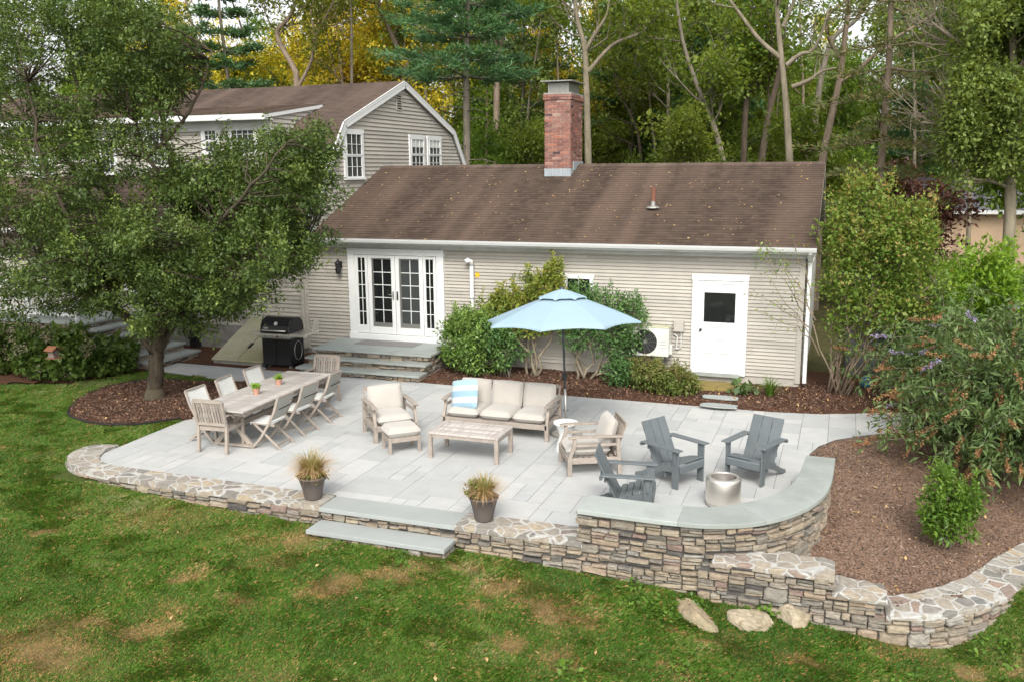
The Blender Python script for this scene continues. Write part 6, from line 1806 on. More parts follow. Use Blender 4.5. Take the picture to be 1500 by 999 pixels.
def plants():
    # rhododendron left of the umbrella
    shrub('rhododendron', 'round dark green rhododendron growing beside the porch steps', 'shrub', (-7.85, 18.62, 0), [(-.15, 0, .75, .62, .5, .62), (.45, .0, .95, .55, .45, .55), (-.2, .05, 1.1, .4, .4, .42), (.2, -.2, .45, .75, .45, .38)], 360, 20, .085, LG['rhodo'], spread=.11, nstem=9, seed=3, aspect=.42, flat=.2, shoots=90)
    shrub('andromeda', 'tall shrub with yellow-green and gold leaves behind the umbrella', 'shrub', (-6.35, 18.85, 0), [(-.45, 0, 1.62, .55, .35, .38), (.2, .05, 1.95, .55, .35, .40), (-.95, -.05, 1.40, .45, .3, .38), (.42, .1, 2.38, .22, .2, .30), (-.2, .1, 2.2, .22, .2, .22), (.7, 0, 1.5, .4, .3, .4), (-.3, 0, 1.2, .9, .3, .35)], 430, 20, .075, LG['gold_shrub'], 'bark_pale', spread=.10, nstem=7, seed=5, stem_r=.035, flat=.1, shoots=120)
    shrub('holly', 'dark green upright holly with a bare lower trunk behind the sofa umbrella', 'shrub', (-5.2, 18.9, 0), [(-.15, 0, 1.5, .6, .35, .55), (.55, .05, 1.45, .6, .3, .6), (1.0, .0, 1.4, .38, .3, .6), (.1, -.1, 1.0, .7, .3, .4), (.85, 0, .75, .4, .3, .4)], 420, 20, .07, LG['holly'], 'bark_pale', spread=.11, nstem=6, seed=7, stem_r=.035, flat=.1, aspect=.4, shoots=110)
    shrub('andromeda', 'low glossy evergreen leaning between the rhododendron and the bare trunks', 'shrub', (-6.95, 18.5, 0), [(0, 0, .65, .5, .35, .45), (-.3, 0, .9, .4, .3, .3)], 130, 20, .07, LG['holly'], spread=.12, nstem=5, seed=9, shoots=40)
    shrub('leucothoe', 'low spreading shrub with green, yellow and bronze leaves below the air conditioner', 'shrub', (-3.35, 18.25, 0), [(0, 0, .30, .62, .42, .30), (-.35, .15, .42, .35, .3, .22), (.4, -.05, .25, .35, .3, .22)], 240, 22, .085, LG['lowshrub'], spread=.10, nstem=10, seed=11, aspect=.32, droop=.5, flat=.5, shoots=60, shoot_len=.2)
    shrub('leucothoe', 'dark low sprig of leaves at the foot of the holly', 'shrub', (-4.25, 18.45, 0), [(0, 0, .3, .4, .3, .32)], 70, 20, .08, LG['holly'], spread=.10, nstem=5, seed=13, aspect=.35)
    # ornamental grass tuft + hosta
    r = thing('daylily_clump', 'arching clump of long green daylily blades below the side door', 'plant', (-1.22, 18.55, .02)); rg = np.random.RandomState(4)
    blades(r, rg, 170, .13, .48, .008, LG['small'])
    r = thing('hosta', 'small pale-leaved hosta beside the long-bladed clump', 'plant', (-1.75, 18.6, .02)); V4, t = leaves(np.random.RandomState(2), np.random.RandomState(3).normal(size=(14, 3)) * [.14, .10, .05] + [0, 0, .16], 5, .05, .16, .7, .8, droop=.3); quads('foliage', V4, t, LG['budd'], r, world=False)
    # tall viburnum at the corner
    shrub('viburnum', 'tall many-stemmed shrub with green and rusty leaves at the right corner of the house', 'shrub', (.05, 19.2, 0),
          [(.25, 0, 3.3, .75, .6, .75), (1.0, .1, 2.9, .75, .6, .8), (.0, .0, 2.5, .5, .5, .7), (.65, 0, 2.0, .8, .6, .7), (1.5, .1, 2.2, .6, .5, .7), (.15, -.05, 1.45, .45, .4, .5), (.30, .1, 3.9, .5, .4, .3), (1.2, 0, 3.4, .5, .4, .35)],
          600, 20, .078, LG['viburnum'], 'bark_tan', spread=.20, nstem=16, seed=15, stem_r=.022, aspect=.6, zmin=.6, shoots=200, shoot_len=.5)
    # its sparse side branches over the wall
    r = thing('bare_sapling', 'nearly leafless arching sapling in front of the wall right of the side door', 'shrub', (.0, 18.95, 0)); rg = np.random.RandomState(5); mb = MB(); C = []
    for a, b in (((1195, 470), (1108, 365)), ((1190, 465), (1140, 372)), ((1185, 480), (1090, 430)), ((1192, 500), (1105, 455)), ((1188, 440), (1160, 350)), ((1200, 520), (1120, 400)), ((1180, 462), (1120, 378))):
        p0 = V(*a, 18.9); p1 = V(*b, 18.9 + rg.uniform(-.3, .1)); Pp = curve_pts(p0, p1, .05, 8, rg, .03); mb.tube(Pp, np.linspace(.012, .003, 8), 5, cap=False)
        for q in Pp[2:]: C.append(q)
        for q in Pp[2::2]:
            e = q + rg.normal(size=3) * [.18, .1, .12]; mb.tube([q, (q + e) / 2 + [0, 0, .02], e], [.004, .003, .002], 4, cap=False); C.append(e)
    mb.tube([V(1225, 575, 18.95), V(1215, 540, 18.95), V(1200, 510, 18.92), V(1190, 470, 18.9)], [.02, .018, .015, .012], 6); mb.build('branches', M['bark_tan'], r, smooth=True)
    V4, t = leaves(rg, np.array(C), 5, .09, .055, .5); quads('foliage', V4, t * .8 + .25, LG['viburnum'], r)
    C = np.array([V(1125, 375, 18.9), V(1110, 385, 18.85), V(1135, 390, 18.9), V(1120, 365, 18.9), V(1148, 380, 18.9)]); V4, t = leaves(rg, C, 26, .15, .06, .5); quads('foliage', V4, t, LG['rhodo'], r)
    # butterfly bush
    bb()
    # bright young shrub
    shrub('young_shrub', 'small bright green shrub alone in the mulch near the curved wall', 'shrub', (1.50, 12.35, -.2), [(0, 0, .22, .38, .3, .2), (-.10, .05, .55, .28, .22, .3), (.22, .1, .5, .22, .2, .25), (-.12, 0, .85, .16, .14, .16)], 150, 20, .07, LG['small'], spread=.08, nstem=9, seed=19, aspect=.36, stem_r=.01, shoots=50, shoot_len=.25)
    # right-hand greens
    specs = [((2.9, 22.4), 2.7, 1.7, 'bright', 'bright yellow-green mounded shrub behind the butterfly bush'), ((4.7, 23.6), 2.9, 2.1, 'bright', 'larger lime-green shrub below the grey far roof'),
             ((2.1, 25.5), 2.1, 1.6, 'under', 'mid-green bush just right of the tall rusty shrub'), ((6.8, 24.6), 3.0, 2.2, 'under', 'dark green bushy shrub at the right edge under the oak'), ((4.2, 20.6), 1.2, 1.0, 'bright', 'low light green bush at the far end of the mulch bed'),
             ((5.9, 21.6), 1.7, 1.4, 'under', 'dense green bush at the right edge behind the lilac spikes')]
    for k, ((x, y), h, w, mt, lb) in enumerate(specs):
        shrub('garden_shrub', lb, 'shrub', (x, y, 0), [(0, 0, h * .5, w * .7, w * .6, h * .42), (w * .4, .2, h * .4, w * .5, w * .5, h * .35), (-w * .4, -.1, h * .42, w * .5, w * .5, h * .35), (.1, 0, h * .75, w * .4, w * .4, h * .25)], 260, 26, .12, LG[mt], spread=.22, nstem=6, seed=60 + k, twigs=False, shoots=120, shoot_len=.6)
    # hydrangeas at the left
    for k, (bx, by, w, h, lb) in enumerate(((-16.9, 15.6, 1.3, 1.25, 'large hydrangea with faded flower heads behind the bird feeder'), (-19.2, 15.4, 1.4, 1.25, 'hydrangea mass at the left edge of the lawn'), (-16.3, 16.4, .7, .75, 'small dark bush against the side of the left porch steps'))):
        r = shrub('hydrangea', lb, 'shrub', (bx, by, 0), [(0, 0, h * .45, w, .8, h * .45), (.3, -.2, h * .35, w * .7, .7, h * .35)], 300, 22, .13, LG['hydrangea'], spread=.17, nstem=8, seed=70 + k, aspect=.7, twigs=False)
        if k < 2:
            rg = np.random.RandomState(80 + k); c = envelope(rg, [(bx, by - .15, h * .45, w * 1.02, .75, h * .46)], 60, .95); c = c[c[:, 1] < by + .2]
            V4, t = leaves(rg, c, 46, .085, .04, .9, .2); o = quads('flower_heads', V4, t, LG['hydfl'], r)
    # white blossom line at far left
    shrub('white_flowering_shrub', 'strip of white blossom at the left edge behind the hydrangeas', 'shrub', (-21.0, 17.3, .1), [(0, 0, .75, 2.1, .4, .16), (-1.5, 0, .75, 1.5, .4, .16)], 260, 20, .06, LG['wall_white'], spread=.12, nstem=4, seed=75, twigs=False)


def blades(root, rg, n, rad, L, w, mat, name='blades'):
    a = rg.uniform(0, 2 * pi, n); lean = rg.beta(1.6, 1.8, n) * 1.3; L = rg.uniform(.6, 1.1, n) * L
    b = np.stack([rad * .5 * np.cos(a) * rg.rand(n), rad * .5 * np.sin(a) * rg.rand(n), np.zeros(n)], -1); Q = []; T = []
    sd = np.stack([-np.sin(a), np.cos(a), 0 * a], -1)
    def P(u):
        th = lean * u ** 1.3 * 1.2; return b + np.stack([np.cos(a) * np.sin(th) * L * u, np.sin(a) * np.sin(th) * L * u, np.cos(th) * L * u], -1)
    for k in range(5):
        p0, p1 = P(k / 5), P((k + 1) / 5); w0 = w * (1 - (k / 5) ** 2); w1 = w * (1 - ((k + 1) / 5) ** 2)
        Q.append(np.stack([p0 - sd * w0, p0 + sd * w0, p1 + sd * w1, p1 - sd * w1], 1)); T.append(rg.rand(n))
    quads(name, np.concatenate(Q), np.concatenate(T), mat, root, world=False)


def bb():
    rg = np.random.RandomState(33)
    for bi, (bx, by, bz, lb, stems, hx) in enumerate(((2.42, 15.1, -.08, 'sprawling butterfly bush with rusty spent flower spikes, right of the patio', 115, (1.45, 1.35)), (3.0, 17.0, -.03, 'taller butterfly bush with lilac flower spikes at the right edge', 100, (1.75, 1.85)), (2.1, 18.9, 0., 'loose butterfly bush with rusty plumes beyond the paved path', 75, (1.35, 1.5)))):
        root = thing('butterfly_bush', lb, 'shrub', (bx, by, bz)); mb = MB(); LV = []; LT = []; FL = []; FT = []; FP = []; PT = []
        for k in range(stems):
            a = rg.uniform(0, 2 * pi); reach = rg.uniform(.25, 1.15) * hx[0] * 1.25; H = rg.uniform(.5, 1.35) * hx[1] * 1.3 * (1.15 - .45 * reach / hx[0] / 1.25)
            end = np.array([bx + cos(a) * reach, by + sin(a) * reach * .85, bz + H * rg.uniform(.45, 1.)])
            ctrl = np.array([bx + cos(a) * reach * .45, by + sin(a) * reach * .4, bz + H * 1.02])
            st = np.array([bx + rg.uniform(-.15, .15), by + rg.uniform(-.15, .15), bz])
            t = np.linspace(0, 1, 10)[:, None]; Pp = (1 - t) ** 2 * st + 2 * t * (1 - t) * ctrl + t ** 2 * end
            mb.tube(Pp, np.linspace(.012, .003, 10), 5, cap=False)
            tip = Pp[-1] - Pp[-2]; tip /= np.linalg.norm(tip)
            # lance leaves in pairs
            c = []
            for i in range(2, 10):
                for s in range(3): c.append(Pp[i] + rg.normal(size=3) * .06)
            # side shoots
            for i in (4, 6, 8):
                e = Pp[i] + rg.normal(size=3) * [.20, .20, .12] + tip * .2; mb.tube([Pp[i], e], [.004, .002], 4, cap=False); c += [Pp[i] * .6 + e * .4, e, e]
            V4, tt = leaves(rg, np.array(c), 5, .10, .12, .27, .35, droop=.25); LV.append(V4); LT.append(tt)
            ends = ([(Pp[-1], tip)] if rg.rand() < .7 else []) + ([(e, tip)] if rg.rand() < .2 else [])
            for (q, d) in ends:
                pur = rg.rand() < (.07, .18, .04)[bi]
                L = rg.uniform(.18, .36); dd = d + np.array([0, 0, -.1]) + rg.normal(size=3) * .2; dd /= np.linalg.norm(dd)
                cc = np.array([q + dd * L * u for u in np.linspace(0, 1, 9)]); rad = .028
                V5, t5 = leaves(rg, cc, 9, .022, .034, .5, .1)
                (FP if pur else FL).append(V5); (PT if pur else FT).append(t5)
        mb.build('stems', M['bark_grey'], root, smooth=True)
        quads('foliage', np.concatenate(LV), np.concatenate(LT), LG['budd'], root)
        quads('spent_flower_spikes', np.concatenate(FL), np.concatenate(FT), LG['spent'], root)['kind'] = 'stuff'
        if FP: quads('lilac_flower_spikes', np.concatenate(FP), np.concatenate(PT), LG['purple'], root)['kind'] = 'stuff'


# ================================================================== FOREST
def forest():
    Lm = lambda Y, pts: [V(px, py, Y) for px, py in pts]
    T = path_tree
    T('oak_tree', 'gnarled forked bare-limbed tree rising behind the gambrel roof', 'tree', [Lm(38, [(436, 250), (435, 125), (430, 100), (416, 75), (406, 48), (424, 25), (432, 0), (430, -60)]), Lm(38, [(437, 128), (455, 92), (463, 52), (455, 20), (470, -30)]), Lm(38, [(463, 52), (480, 20), (500, -20)])], .19, 'bark_tan', 'oak', 101, .6, 9, 3.0, lsize=.17, per=16)
    T('oak_tree', 'pale forked oak trunk rising just right of the brick chimney', 'tree', [Lm(36, [(864, 300), (862, 245), (859, 130), (856, 70), (846, 30), (838, -30)]), Lm(36, [(857, 75), (873, 48), (890, 18), (893, -30)]), Lm(36, [(862, 105), (898, 66), (940, 48), (962, 22)])], .20, 'bark_pale', 'oak', 102, .62, 8, 2.8, lsize=.17, per=14)
    T('birch_tree', 'thin pale straight trunk between the chimney and the vent pipe, behind the ridge', 'tree', [Lm(40, [(975, 300), (975, 245), (979, 140), (972, 50), (968, -30)])], .13, 'bark_pale', 'under', 103, .55, 9, 2.2, lsize=.17, per=16)
    T('oak_tree', 'dark slender trunk leaning left behind the middle of the ridge', 'tree', [Lm(37, [(1068, 300), (1060, 240), (1044, 180), (1020, 122), (1000, 60), (988, -20)])], .17, 'bark_grey', 'oak', 104, .45, 10, 2.6, lsize=.17, per=16)
    T('oak_tree', 'dark upright trunk, left one of the close pair behind the ridge', 'tree', [Lm(39, [(1087, 300), (1089, 240), (1093, 150), (1104, 105), (1100, 20), (1108, -40)])], .19, 'bark_dark', 'under', 105, .5, 10, 2.4, lsize=.17, per=16)
    T('oak_tree', 'dark leaning trunk, right one of the close pair behind the ridge', 'tree', [Lm(38.5, [(1112, 300), (1115, 240), (1128, 160), (1140, 110), (1150, 20), (1160, -40)])], .21, 'bark_dark', 'oak', 106, .5, 9, 2.4, lsize=.17, per=14)
    T('oak_tree', 'tall pale oak with wide bare limbs rising behind the right part of the ridge', 'tree', [Lm(30, [(1160, 300), (1157, 242), (1151, 150), (1143, 70), (1138, 10), (1136, -60)]), Lm(30, [(1143, 85), (1112, 58), (1082, 18), (1062, -10), (1040, -50)]), Lm(30, [(1152, 96), (1172, 80), (1190, 74), (1205, 45), (1215, 10)]), Lm(30, [(1160, 128), (1185, 118), (1204, 105), (1225, 100)]), Lm(30, [(1147, 40), (1160, 10), (1180, -30)])], .16, 'bark_pale', 'oakpale', 107, .8, 4, 1.9, lsize=.13, per=7)
    T('oak_tree', 'tan oak leaning right at the roof corner, with a long limb stretching right', 'tree', [Lm(31, [(1200, 310), (1204, 242), (1216, 180), (1229, 120), (1236, 70), (1243, 5), (1247, -60)]), Lm(31, [(1231, 120), (1262, 98), (1300, 64), (1335, 42), (1370, 20)]), Lm(31, [(1230, 85), (1213, 52), (1213, 25), (1234, 6), (1258, -15)])], .165, 'bark_tan', 'oakpale', 108, .8, 4, 1.9, lsize=.13, per=7)
    T('oak_tree', 'greyer curving trunk directly behind the leaning tan oak', 'tree', [Lm(35, [(1189, 300), (1190, 242), (1195, 170), (1206, 100), (1222, 55), (1255, 28), (1275, -20)])], .17, 'bark_grey', 'oak', 109, .75, 4, 1.8, lsize=.14, per=8)
    for (k, Y, pts, r, lb) in ((1, 42, [(515, 250), (515, 60), (512, -30)], .14, 'thin pale trunk just right of the gnarled forked tree'), (2, 44, [(602, 150), (585, 80), (560, 20), (545, -30)], .22, 'leaning tan trunk behind the pine boughs'), (3, 41, [(728, 120), (738, 40), (742, -30)], .2, 'dark trunk above and right of the pine'),
                               (4, 46, [(990, 300), (995, 200), (1002, 120), (1010, 20), (1015, -30)], .12, 'thin grey trunk in the gap left of the leaning tree'), (5, 43, [(940, 300), (935, 200), (905, 130), (900, 90)], .12, 'bent dead-looking sapling right of the pale forked oak')):
        T('oak_tree', lb, 'tree', [Lm(Y, pts)], r, ('bark_tan', 'bark_pale', 'bark_dark')[k % 3], 'oak', 110 + k, .4, 9, 2.4, lsize=.17, per=14)
    rs = np.random.RandomState(31)
    for k in range(16):
        px = (470, 545, 590, 640, 715, 770, 815, 900, 925, 960, 1035, 1075, 1130, 1175, 1345, 1420)[k] + rs.uniform(-6, 6); Y = rs.uniform(41, 50); ln = rs.uniform(-30, 30)
        T('slim_tree', 'slim bare-stemmed tree among the trunks of the wood', 'tree', [Lm(Y, [(px, 310), (px + ln * .1, 245), (px + ln * .4 + rs.uniform(-5, 5), 140), (px + ln * .8, 50), (px + ln, -30)])], rs.uniform(.07, .13), ('bark_pale', 'bark_tan', 'bark_grey')[k % 3], ('oak', 'under', 'oakpale')[k % 3], 140 + k, .3, 11, 1.9, lsize=.17, per=13, group='slim trees of the wood')
    # the white pine behind the gambrel
    rg = np.random.RandomState(7)
    ax = Lm(31, [(684, 320), (684, 245), (683, 110), (685, 40), (686, -80)]); A = np.array(ax)
    root = thing('pine_tree', 'white pine with flat layered blue-green boughs between the gambrel roof and the chimney', 'tree', (A[0][0], 31, 0)); mb = MB()
    A = np.concatenate([[[A[0][0], 31, -.2]], A]); mb.tube(A, np.linspace(.17, .08, len(A)), 9, cap=False)
    axf = lambda z: (np.interp(z, A[:, 2], A[:, 0]), 31.)
    z0 = V(684, 108, 31)[2]; z1 = V(684, -60, 31)[2]
    V4, t = pine_boughs(rg, mb, axf, z0, z1, 2.8, 2.0, 7, 7, wdt=.045, length=.26, tuft=34)
    zb, zt = V(684, 200, 31)[2], z0
    for k in range(16):      # bare dead whorls below
        z = rg.uniform(zb - 1, zt); a = rg.uniform(0, 6.3); x, y = axf(z); L = rg.uniform(.8, 1.7); mb.tube([(x, y, z), (x + cos(a) * L * .5, y + sin(a) * L * .5, z + .02), (x + cos(a) * L, y + sin(a) * L, z - .12)], [.022, .015, .006], 4, cap=False)
    mb.build('trunk', M['bark_grey'], root, smooth=True); quads('crown', V4, t, LG['pine'], root)
    # hemlock-like pine to the right
    ax = Lm(27, [(1286, 300), (1291, 240), (1297, 160), (1303, 80), (1305, 0), (1306, -70)]); A = np.array(ax); A = np.concatenate([[[A[0][0], 27, -.2]], A])
    root = thing('pine_tree', 'thin brown-trunked pine with drooping boughs, right of the roof corner', 'tree', (A[0][0], 27, 0)); mb = MB(); mb.tube(A, np.linspace(.12, .06, len(A)), 8, cap=False)
    V4, t = pine_boughs(rg, mb, lambda z: (np.interp(z, A[:, 2], A[:, 0]), 27.), 2.4, 11.5, 1.9, 1.8, 13, 4, wdt=.04, length=.22, tuft=14, droop=-.25, curve=.12); mb.build('trunk', M['bark_tan'], root, smooth=True); quads('crown', V4, t, LG['hemlock'], root)
    # oak on the right
    T('oak_tree', 'pale-trunked oak at the right edge with dense sage-green foliage', 'tree', [Lm(24, [(1478, 345), (1480, 240), (1483, 150), (1484, 70), (1478, 0), (1480, -70)]), Lm(24, [(1484, 130), (1440, 90), (1400, 60), (1360, 30)]), Lm(24, [(1482, 190), (1420, 200), (1390, 185), (1350, 180)]), Lm(24, [(1482, 120), (1520, 60), (1560, 10)]), Lm(24, [(1481, 235), (1440, 245), (1400, 235)])], .155, 'bark_pale', 'oakpale', 121, .28, 34, 1.7, lsize=.095, per=56, spread=.40, levels=1, keep=lambda q: q[2] > 4.25 and q[0] > 2.2)
    # copper maple
    shrub('japanese_maple', 'dark red Japanese maple behind the corner shrub', 'tree', (2.0, 33.0, 0), [(.2, 0, 3.3, 1.5, 1.3, .9), (-.6, 0, 4.1, .9, .9, .6), (1.2, 0, 3.3, 1.0, .9, .6), (.3, 0, 2.2, 1.3, 1.2, .9)], 260, 28, .15, LG['maple'], 'bark_dark', spread=.35, nstem=5, seed=91, stem_r=.06, foliage='crown')
    # ---- generic wood: a few kinds, copied
    kinds = [make_deciduous('oak_tree', 17, 201, 'bark_pale', 'oak'), make_deciduous('oak_tree', 19, 202, 'bark_grey', 'oak', low=.2), make_deciduous('oak_tree', 18, 203, 'bark_dark', 'under', low=.15),
             make_pine('pine_tree', 20, 204), make_pine('pine_tree', 17, 205, z0=.12, r=3.3, nw=17),
             make_deciduous('understory_tree', 7.5, 206, 'bark_grey', 'under', low=.12, r=.09, limbs=16, limb_len=2.3, lsize=.18, spread=.5, n_leaf=30), make_deciduous('understory_tree', 9.5, 207, 'bark_tan', 'oak', low=.1, r=.1, limbs=18, limb_len=2.4, lsize=.18, n_leaf=30),
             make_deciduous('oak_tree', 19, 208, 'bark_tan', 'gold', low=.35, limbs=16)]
    lab = ['tall green oak in the wood behind the house', 'tall grey-trunked oak in the wood behind the house', 'dark-trunked leafy tree in the wood behind the house', 'tall white pine standing in the wood', 'low-branched white pine in the wood',
           'young green understory tree at the edge of the wood', 'slender understory tree among the trunks of the wood', 'tree with leaves coloured gold as evening sunlight, high at the back of the wood']
    grp = ['tall oaks of the wood', 'grey-trunked oaks of the wood', 'dark-trunked trees of the wood', 'white pines of the wood', 'low-branched pines of the wood', 'understory trees at the wood edge', 'slender understory trees', 'trees coloured as sunlit at the back of the wood']
    rg = np.random.RandomState(77); used = [False] * len(kinds)
    def put(k, px, Y, s=1., z=-.1):
        o = kinds[k] if not used[k] else copy_tree(kinds[k]); used[k] = True
        x = V(px, 245, Y)[0]; o.location = (x, Y, z); o.rotation_euler = (0, 0, rg.uniform(0, 6.28)); q = s * rg.uniform(.9, 1.12); o.scale = (q, q, q); o['label'] = lab[k]; o['group'] = grp[k]; o['category'] = 'tree'
    # understory just behind the house
    for px in list(range(120, 1260, 70)): put(rg.choice([5, 6]), px + rg.uniform(-18, 18), rg.uniform(32, 37), rg.uniform(.5, .72))
    for px in list(range(100, 1560, 60)): put(rg.choice([5, 6]), px + rg.uniform(-18, 18), rg.uniform(58, 68), rg.uniform(1.2, 1.7))
    for px in list(range(100, 1260, 85)): put(rg.choice([5, 6]), px + rg.uniform(-18, 18), rg.uniform(41, 45), rg.uniform(.8, 1.0))
    for px in list(range(150, 1560, 95)): put(rg.choice([5, 6]), px + rg.uniform(-25, 25), rg.uniform(46, 55), rg.uniform(.95, 1.2))
    # tall trees
    for px, Y, k in ((60, 40, 1), (180, 38, 4), (340, 42, 4), (395, 60, 2), (765, 47, 3), (800, 56, 1), (925, 46, 3), (1010, 54, 0), (1045, 44, 4), (890, 66, 2),
                     (1345, 50, 4), (1460, 52, 4), (1540, 40, 1), (1570, 50, 2), (-40, 44, 2), (1520, 33, 5), (1180, 46, 5), (1110, 47, 5)):
        put(k, px, Y)
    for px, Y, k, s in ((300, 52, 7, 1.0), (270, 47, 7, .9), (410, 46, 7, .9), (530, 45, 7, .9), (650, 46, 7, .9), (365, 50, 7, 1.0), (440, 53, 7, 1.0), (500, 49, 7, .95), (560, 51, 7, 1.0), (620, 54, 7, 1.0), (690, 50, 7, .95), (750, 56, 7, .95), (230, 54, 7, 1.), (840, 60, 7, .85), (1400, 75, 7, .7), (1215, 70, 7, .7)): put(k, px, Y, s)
    # far, dense mass that closes the wood
    C = []; rg = np.random.RandomState(55)
    for px in np.arange(-150, 1700, 12):
        for j in range(5):
            Y = rg.uniform(72, 105); hmax = 14 if px < 1000 else 6.5
            q = V(px + rg.uniform(-10, 10), 245, Y); C.append((q[0], Y, rg.uniform(0, hmax)))
    V4, t = leaves(rg, np.array(C), 110, (1.9, 1.9, 1.5), .42, .7, .2)
    o = quads('far_woods', V4, t, LG['oakpale']); tag(o, 'far leafy wood closing the view behind the trees', kind='stuff')


# ================================================================== LAWN, LITTER
def grass():
    rg = np.random.RandomState(12)
    N = 760000
    # more blades near the camera
    x = rg.uniform(-20.5, 4.6, N * 3); y = 5.6 + (17.2 - 5.6) * rg.rand(N * 3) ** 1.15
    pat = [(-6.70, 10.9), (-6.70, 9.95), (-4.56, 9.95), (-4.56, 10.9)]
    k = ~inpoly(x, y, patio) & ~inpoly(x, y, tree_bed) & ~inpoly(x, y, pat)
    front = (y < 10.28) | ((x < -11.55) & (y > 10.3)) | ((x > .9) & (y < np.interp(x, [p[0] for p in cop_out], [p[1] for p in cop_out]) - .08))
    out = Path(smooth_pts([(-11.50, 11.75), (-11.85, 11.66), (-12.02, 11.35), (-11.90, 10.95), (-11.4, 10.55), (-10.7, 10.38), (-9.5, 10.31), (-8.0, 10.29), (-6.67, 10.29)], 6)).p
    inside = inpoly(x, y, [tuple(q) for q in out] + [(-6.6, 11.5), (-11.5, 11.8)])
    k &= front & ~inside & ~((x > -.95) & (y > 10.25) & (x < .9))
    k &= ~((y > np.interp(x, [-30, -17.5, -16, -15.5, -15.3, -11.5], [14.55, 14.6, 15.0, 16.5, 16.7, 16.3])))
    # in front of view only
    vx = x * _r[0] + y * _r[1]; vy = -x * sin(YAW) + y * cos(YAW)
    k &= (np.abs(vx) < vy * .62 + .8)
    x, y = x[k][:N], y[k][:N]; n = len(x)
    d = dryness(x, y)
    cl = fbm(x, y, .28, 61); big = fbm(x, y, 1.5, 62); vlong = np.clip((fbm(x, y, .55, 63) - .55) * 5, 0, 1)
    keep = rg.rand(n) > d * .35
    x, y, d, cl, big, vlong = (a[keep] for a in (x, y, d, cl, big, vlong)); n = len(x)
    z = lawn_z(x, y) - .006
    h = (.018 + .032 * cl + .035 * vlong * (1 - d)) * rg.uniform(.6, 1.25, n) * (1 - .35 * d)
    a = rg.uniform(0, 2 * pi, n) * .6 + fbm(x, y, .4, 64) * 9; lean = rg.uniform(.25, 1.25, n)
    w = rg.uniform(.0022, .0046, n)
    dr = np.stack([np.cos(a), np.sin(a), 0 * a], -1); sd = np.stack([-np.sin(a), np.cos(a), 0 * a], -1)
    b = np.stack([x, y, z], -1)
    m = b + dr * (h * .35 * lean)[:, None] + np.array([0, 0, 1.]) * (h * .65)[:, None]
    t = b + dr * (h * 1.15 * lean)[:, None] + np.array([0, 0, 1.]) * (h * 1.0 * np.cos(lean * .6))[:, None]
    V4 = np.stack([b - sd * w[:, None], b + sd * w[:, None], m + sd * (w * .8)[:, None], t], 1)
    tint = np.clip(-.02 + .50 * big + .42 * (fbm(x, y, .30, 65) - .22) + .25 * rg.rand(n) + .40 * vlong * (rg.rand(n) < .6) + .12 * d, 0, 1)
    dry = np.clip((d + rg.normal(size=n) * .38 > .60) * rg.uniform(.35, 1, n) + (rg.rand(n) < .05) * .8, 0, 1)
    o = quads('grass', V4, tint, M['grass'], tint2=dry); tag(o, 'mown lawn grass, green with straw-brown dry patches', kind='stuff')
    # broadleaf weeds
    C = []
    for px, py, nn in ((935, 905, 14), (960, 915, 12), (925, 885, 8), (610, 850, 7), (1005, 985, 6), (1475, 945, 12), (1100, 900, 9), (1125, 905, 7), (830, 998, 5), (1320, 985, 9), (1010, 900, 10)):
        q = G(px, py, -.62)
        for _ in range(nn): C.append(q + rg.normal(size=3) * [.13, .13, .0])
    C = np.array(C); C[:, 2] = lawn_z(C[:, 0], C[:, 1]) + .05
    V4, t = leaves(rg, C, 12, (.07, .07, .035), .055, .65, .8); o = quads('weeds', V4, t, LG['small']); tag(o, 'patches of broadleaf weeds in the lawn', kind='stuff')


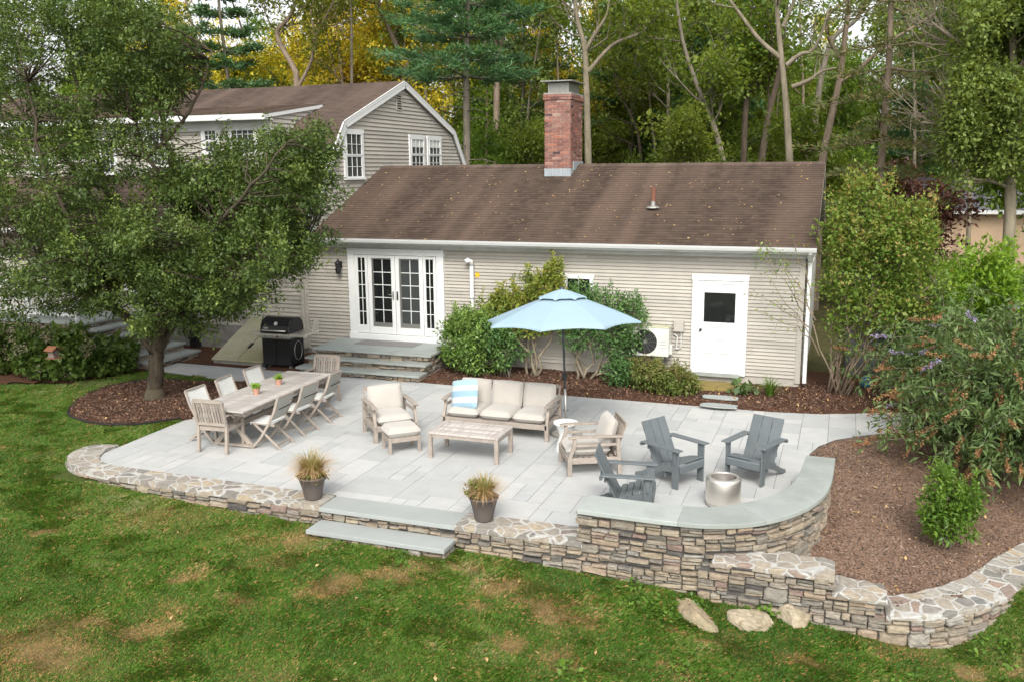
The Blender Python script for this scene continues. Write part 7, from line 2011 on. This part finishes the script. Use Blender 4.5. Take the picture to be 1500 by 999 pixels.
def litter():
    rg = np.random.RandomState(44)
    # bark chips on the beds
    def scat(n, poly, zf, size, colmat, name, lb, lift=.012, hi=None):
        xs = [p[0] for p in poly]; ys = [p[1] for p in poly]
        x = rg.uniform(min(xs), max(xs), n); y = rg.uniform(min(ys), max(ys), n); k = inpoly(x, y, poly) & ~inpoly(x, y, patio)
        x, y = x[k], y[k]; z = zf(x, y) + lift
        L = size * rg.uniform(.4, 1.5, len(x)); W = L * rg.uniform(.25, .6, len(x)); a = rg.uniform(0, 6.3, len(x)); tl = rg.normal(size=(len(x), 2)) * .35
        ax = np.stack([np.cos(a), np.sin(a), tl[:, 0]], -1); sd = np.stack([-np.sin(a), np.cos(a), tl[:, 1]], -1); c = np.stack([x, y, z], -1)
        V4 = np.stack([c - ax * L[:, None] / 2 - sd * W[:, None] / 2, c + ax * L[:, None] / 2 - sd * W[:, None] / 2, c + ax * L[:, None] / 2 + sd * W[:, None] / 2, c - ax * L[:, None] / 2 + sd * W[:, None] / 2], 1)
        o = quads(name, V4, rg.rand(len(x)) ** 1.6, colmat); tag(o, lb, kind='stuff'); return o
    vis_h = [(-8.6, 17.45), (1.8, 17.4), (3.2, 18.6), (3.2, 20.4), (-8.6, 19.5)]
    scat(26000, vis_h, hbed_z, .035, M['chips'], 'bark_chips', 'bark chips on the bed along the house wall')
    rb = [p for p in RBED if p[0] < 8.9]
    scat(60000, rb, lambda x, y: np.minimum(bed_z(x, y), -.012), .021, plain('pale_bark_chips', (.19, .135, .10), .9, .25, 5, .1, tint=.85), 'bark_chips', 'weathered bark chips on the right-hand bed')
    scat(16000, tree_bed, lambda x, y: -.032 + .072 * fbm(x, y, .6, 8), .03, M['chips'], 'bark_chips', 'bark chips round the foot of the crab apple')
    # fallen leaves
    pts = []
    def fl(n, x0, x1, y0, y1, zf, poly=None, size=.05):
        x = rg.uniform(x0, x1, n); y = rg.uniform(y0, y1, n)
        if poly is not None: k = inpoly(x, y, poly); x, y = x[k], y[k]
        k = ~inpoly(x, y, patio); x, y = x[k], y[k]
        pts.append(np.stack([x, y, zf(x, y) + .02], -1))
    fl(300, -3.2, 1.8, 17.5, 19.4, hbed_z); fl(120, -8, -3, 17.5, 18.6, hbed_z); fl(420, 0, 4, 10.8, 17, lambda x, y: np.minimum(bed_z(x, y), -.012), rb); fl(120, -15, -11.5, 12.8, 16.3, lambda x, y: np.full_like(x, .01), tree_bed); fl(90, -14, -1, 6.5, 10.2, lambda x, y: lawn_z(x, y) + .035); fl(60, -16, -12, 15.8, 18.5, lambda x, y: np.full_like(x, .03))
    c = np.concatenate(pts); V4, t = leaves(rg, c, 1, .01, .055, .55, 2.0); o = quads('fallen_leaves', V4, t, M['dead_leaf']); tag(o, 'scattered tan fallen leaves on beds and lawn', kind='stuff')


# ================================================================== LIGHT, SKY, CAMERA
SUN_EL, SUN_AZ = 44., 163.      # degrees; azimuth of the sun measured from +Y toward +X
def light():
    w = bpy.data.worlds.new('World'); scene.world = w; w.use_nodes = True; nt = w.node_tree; nt.nodes.clear()
    out = nt.nodes.new('ShaderNodeOutputWorld'); bg = nt.nodes.new('ShaderNodeBackground'); sky = nt.nodes.new('ShaderNodeTexSky')
    sky.sky_type = 'NISHITA'; sky.sun_disc = False; sky.sun_elevation = R(SUN_EL); sky.sun_rotation = R(SUN_AZ); sky.air_density = 1.; sky.dust_density = 4.; sky.ozone_density = 1.
    hs = nt.nodes.new('ShaderNodeHueSaturation'); hs.inputs['Saturation'].default_value = .14; hs.inputs['Value'].default_value = 1.
    nt.links.new(sky.outputs[0], hs.inputs['Color']); nt.links.new(hs.outputs[0], bg.inputs[0]); bg.inputs[1].default_value = .15; nt.links.new(bg.outputs[0], out.inputs[0])
    sd = bpy.data.lights.new('sun', 'SUN'); sd.energy = 1.0; sd.angle = R(20); sd.color = (1., .93, .82)
    so = bpy.data.objects.new('sun', sd); COL.objects.link(so)
    az = R(SUN_AZ); el = R(SUN_EL); d = np.array([sin(az) * cos(el), cos(az) * cos(el), sin(el)])   # toward the sun
    from mathutils import Vector
    so.rotation_euler = Vector(tuple(-d)).to_track_quat('-Z', 'Y').to_euler()


def camera():
    from mathutils import Matrix
    cd = bpy.data.cameras.new('camera'); co = bpy.data.objects.new('camera', cd); COL.objects.link(co)
    cd.sensor_width = 36; cd.sensor_fit = 'HORIZONTAL'; cd.lens = FPX / 1500 * 36; cd.clip_end = 2000; cd.clip_start = .1
    m = Matrix.Identity(4)
    for i in range(3): m[i][0] = _r[i]; m[i][1] = _u[i]; m[i][2] = -_f[i]; m[i][3] = CAM[i]
    co.matrix_world = m; scene.camera = co


def settings():
    scene.render.engine = 'CYCLES'; scene.cycles.use_denoising = True
    try: scene.cycles.denoiser = 'OPENIMAGEDENOISE'
    except Exception: pass
    scene.cycles.max_bounces = 7; scene.cycles.diffuse_bounces = 3; scene.cycles.glossy_bounces = 3; scene.cycles.transmission_bounces = 3; scene.cycles.transparent_max_bounces = 4
    scene.cycles.sample_clamp_indirect = 6
    v = scene.view_settings; v.view_transform = 'Standard'; v.look = 'None'; v.gamma = 1.; v.exposure = 1.0
    scene.display_settings.display_device = 'sRGB'


build_setting(); build_walls(); build_house(); build_attached(); build_furniture()
crab_apple(); plants(); forest(); grass(); litter(); light(); camera(); settings()
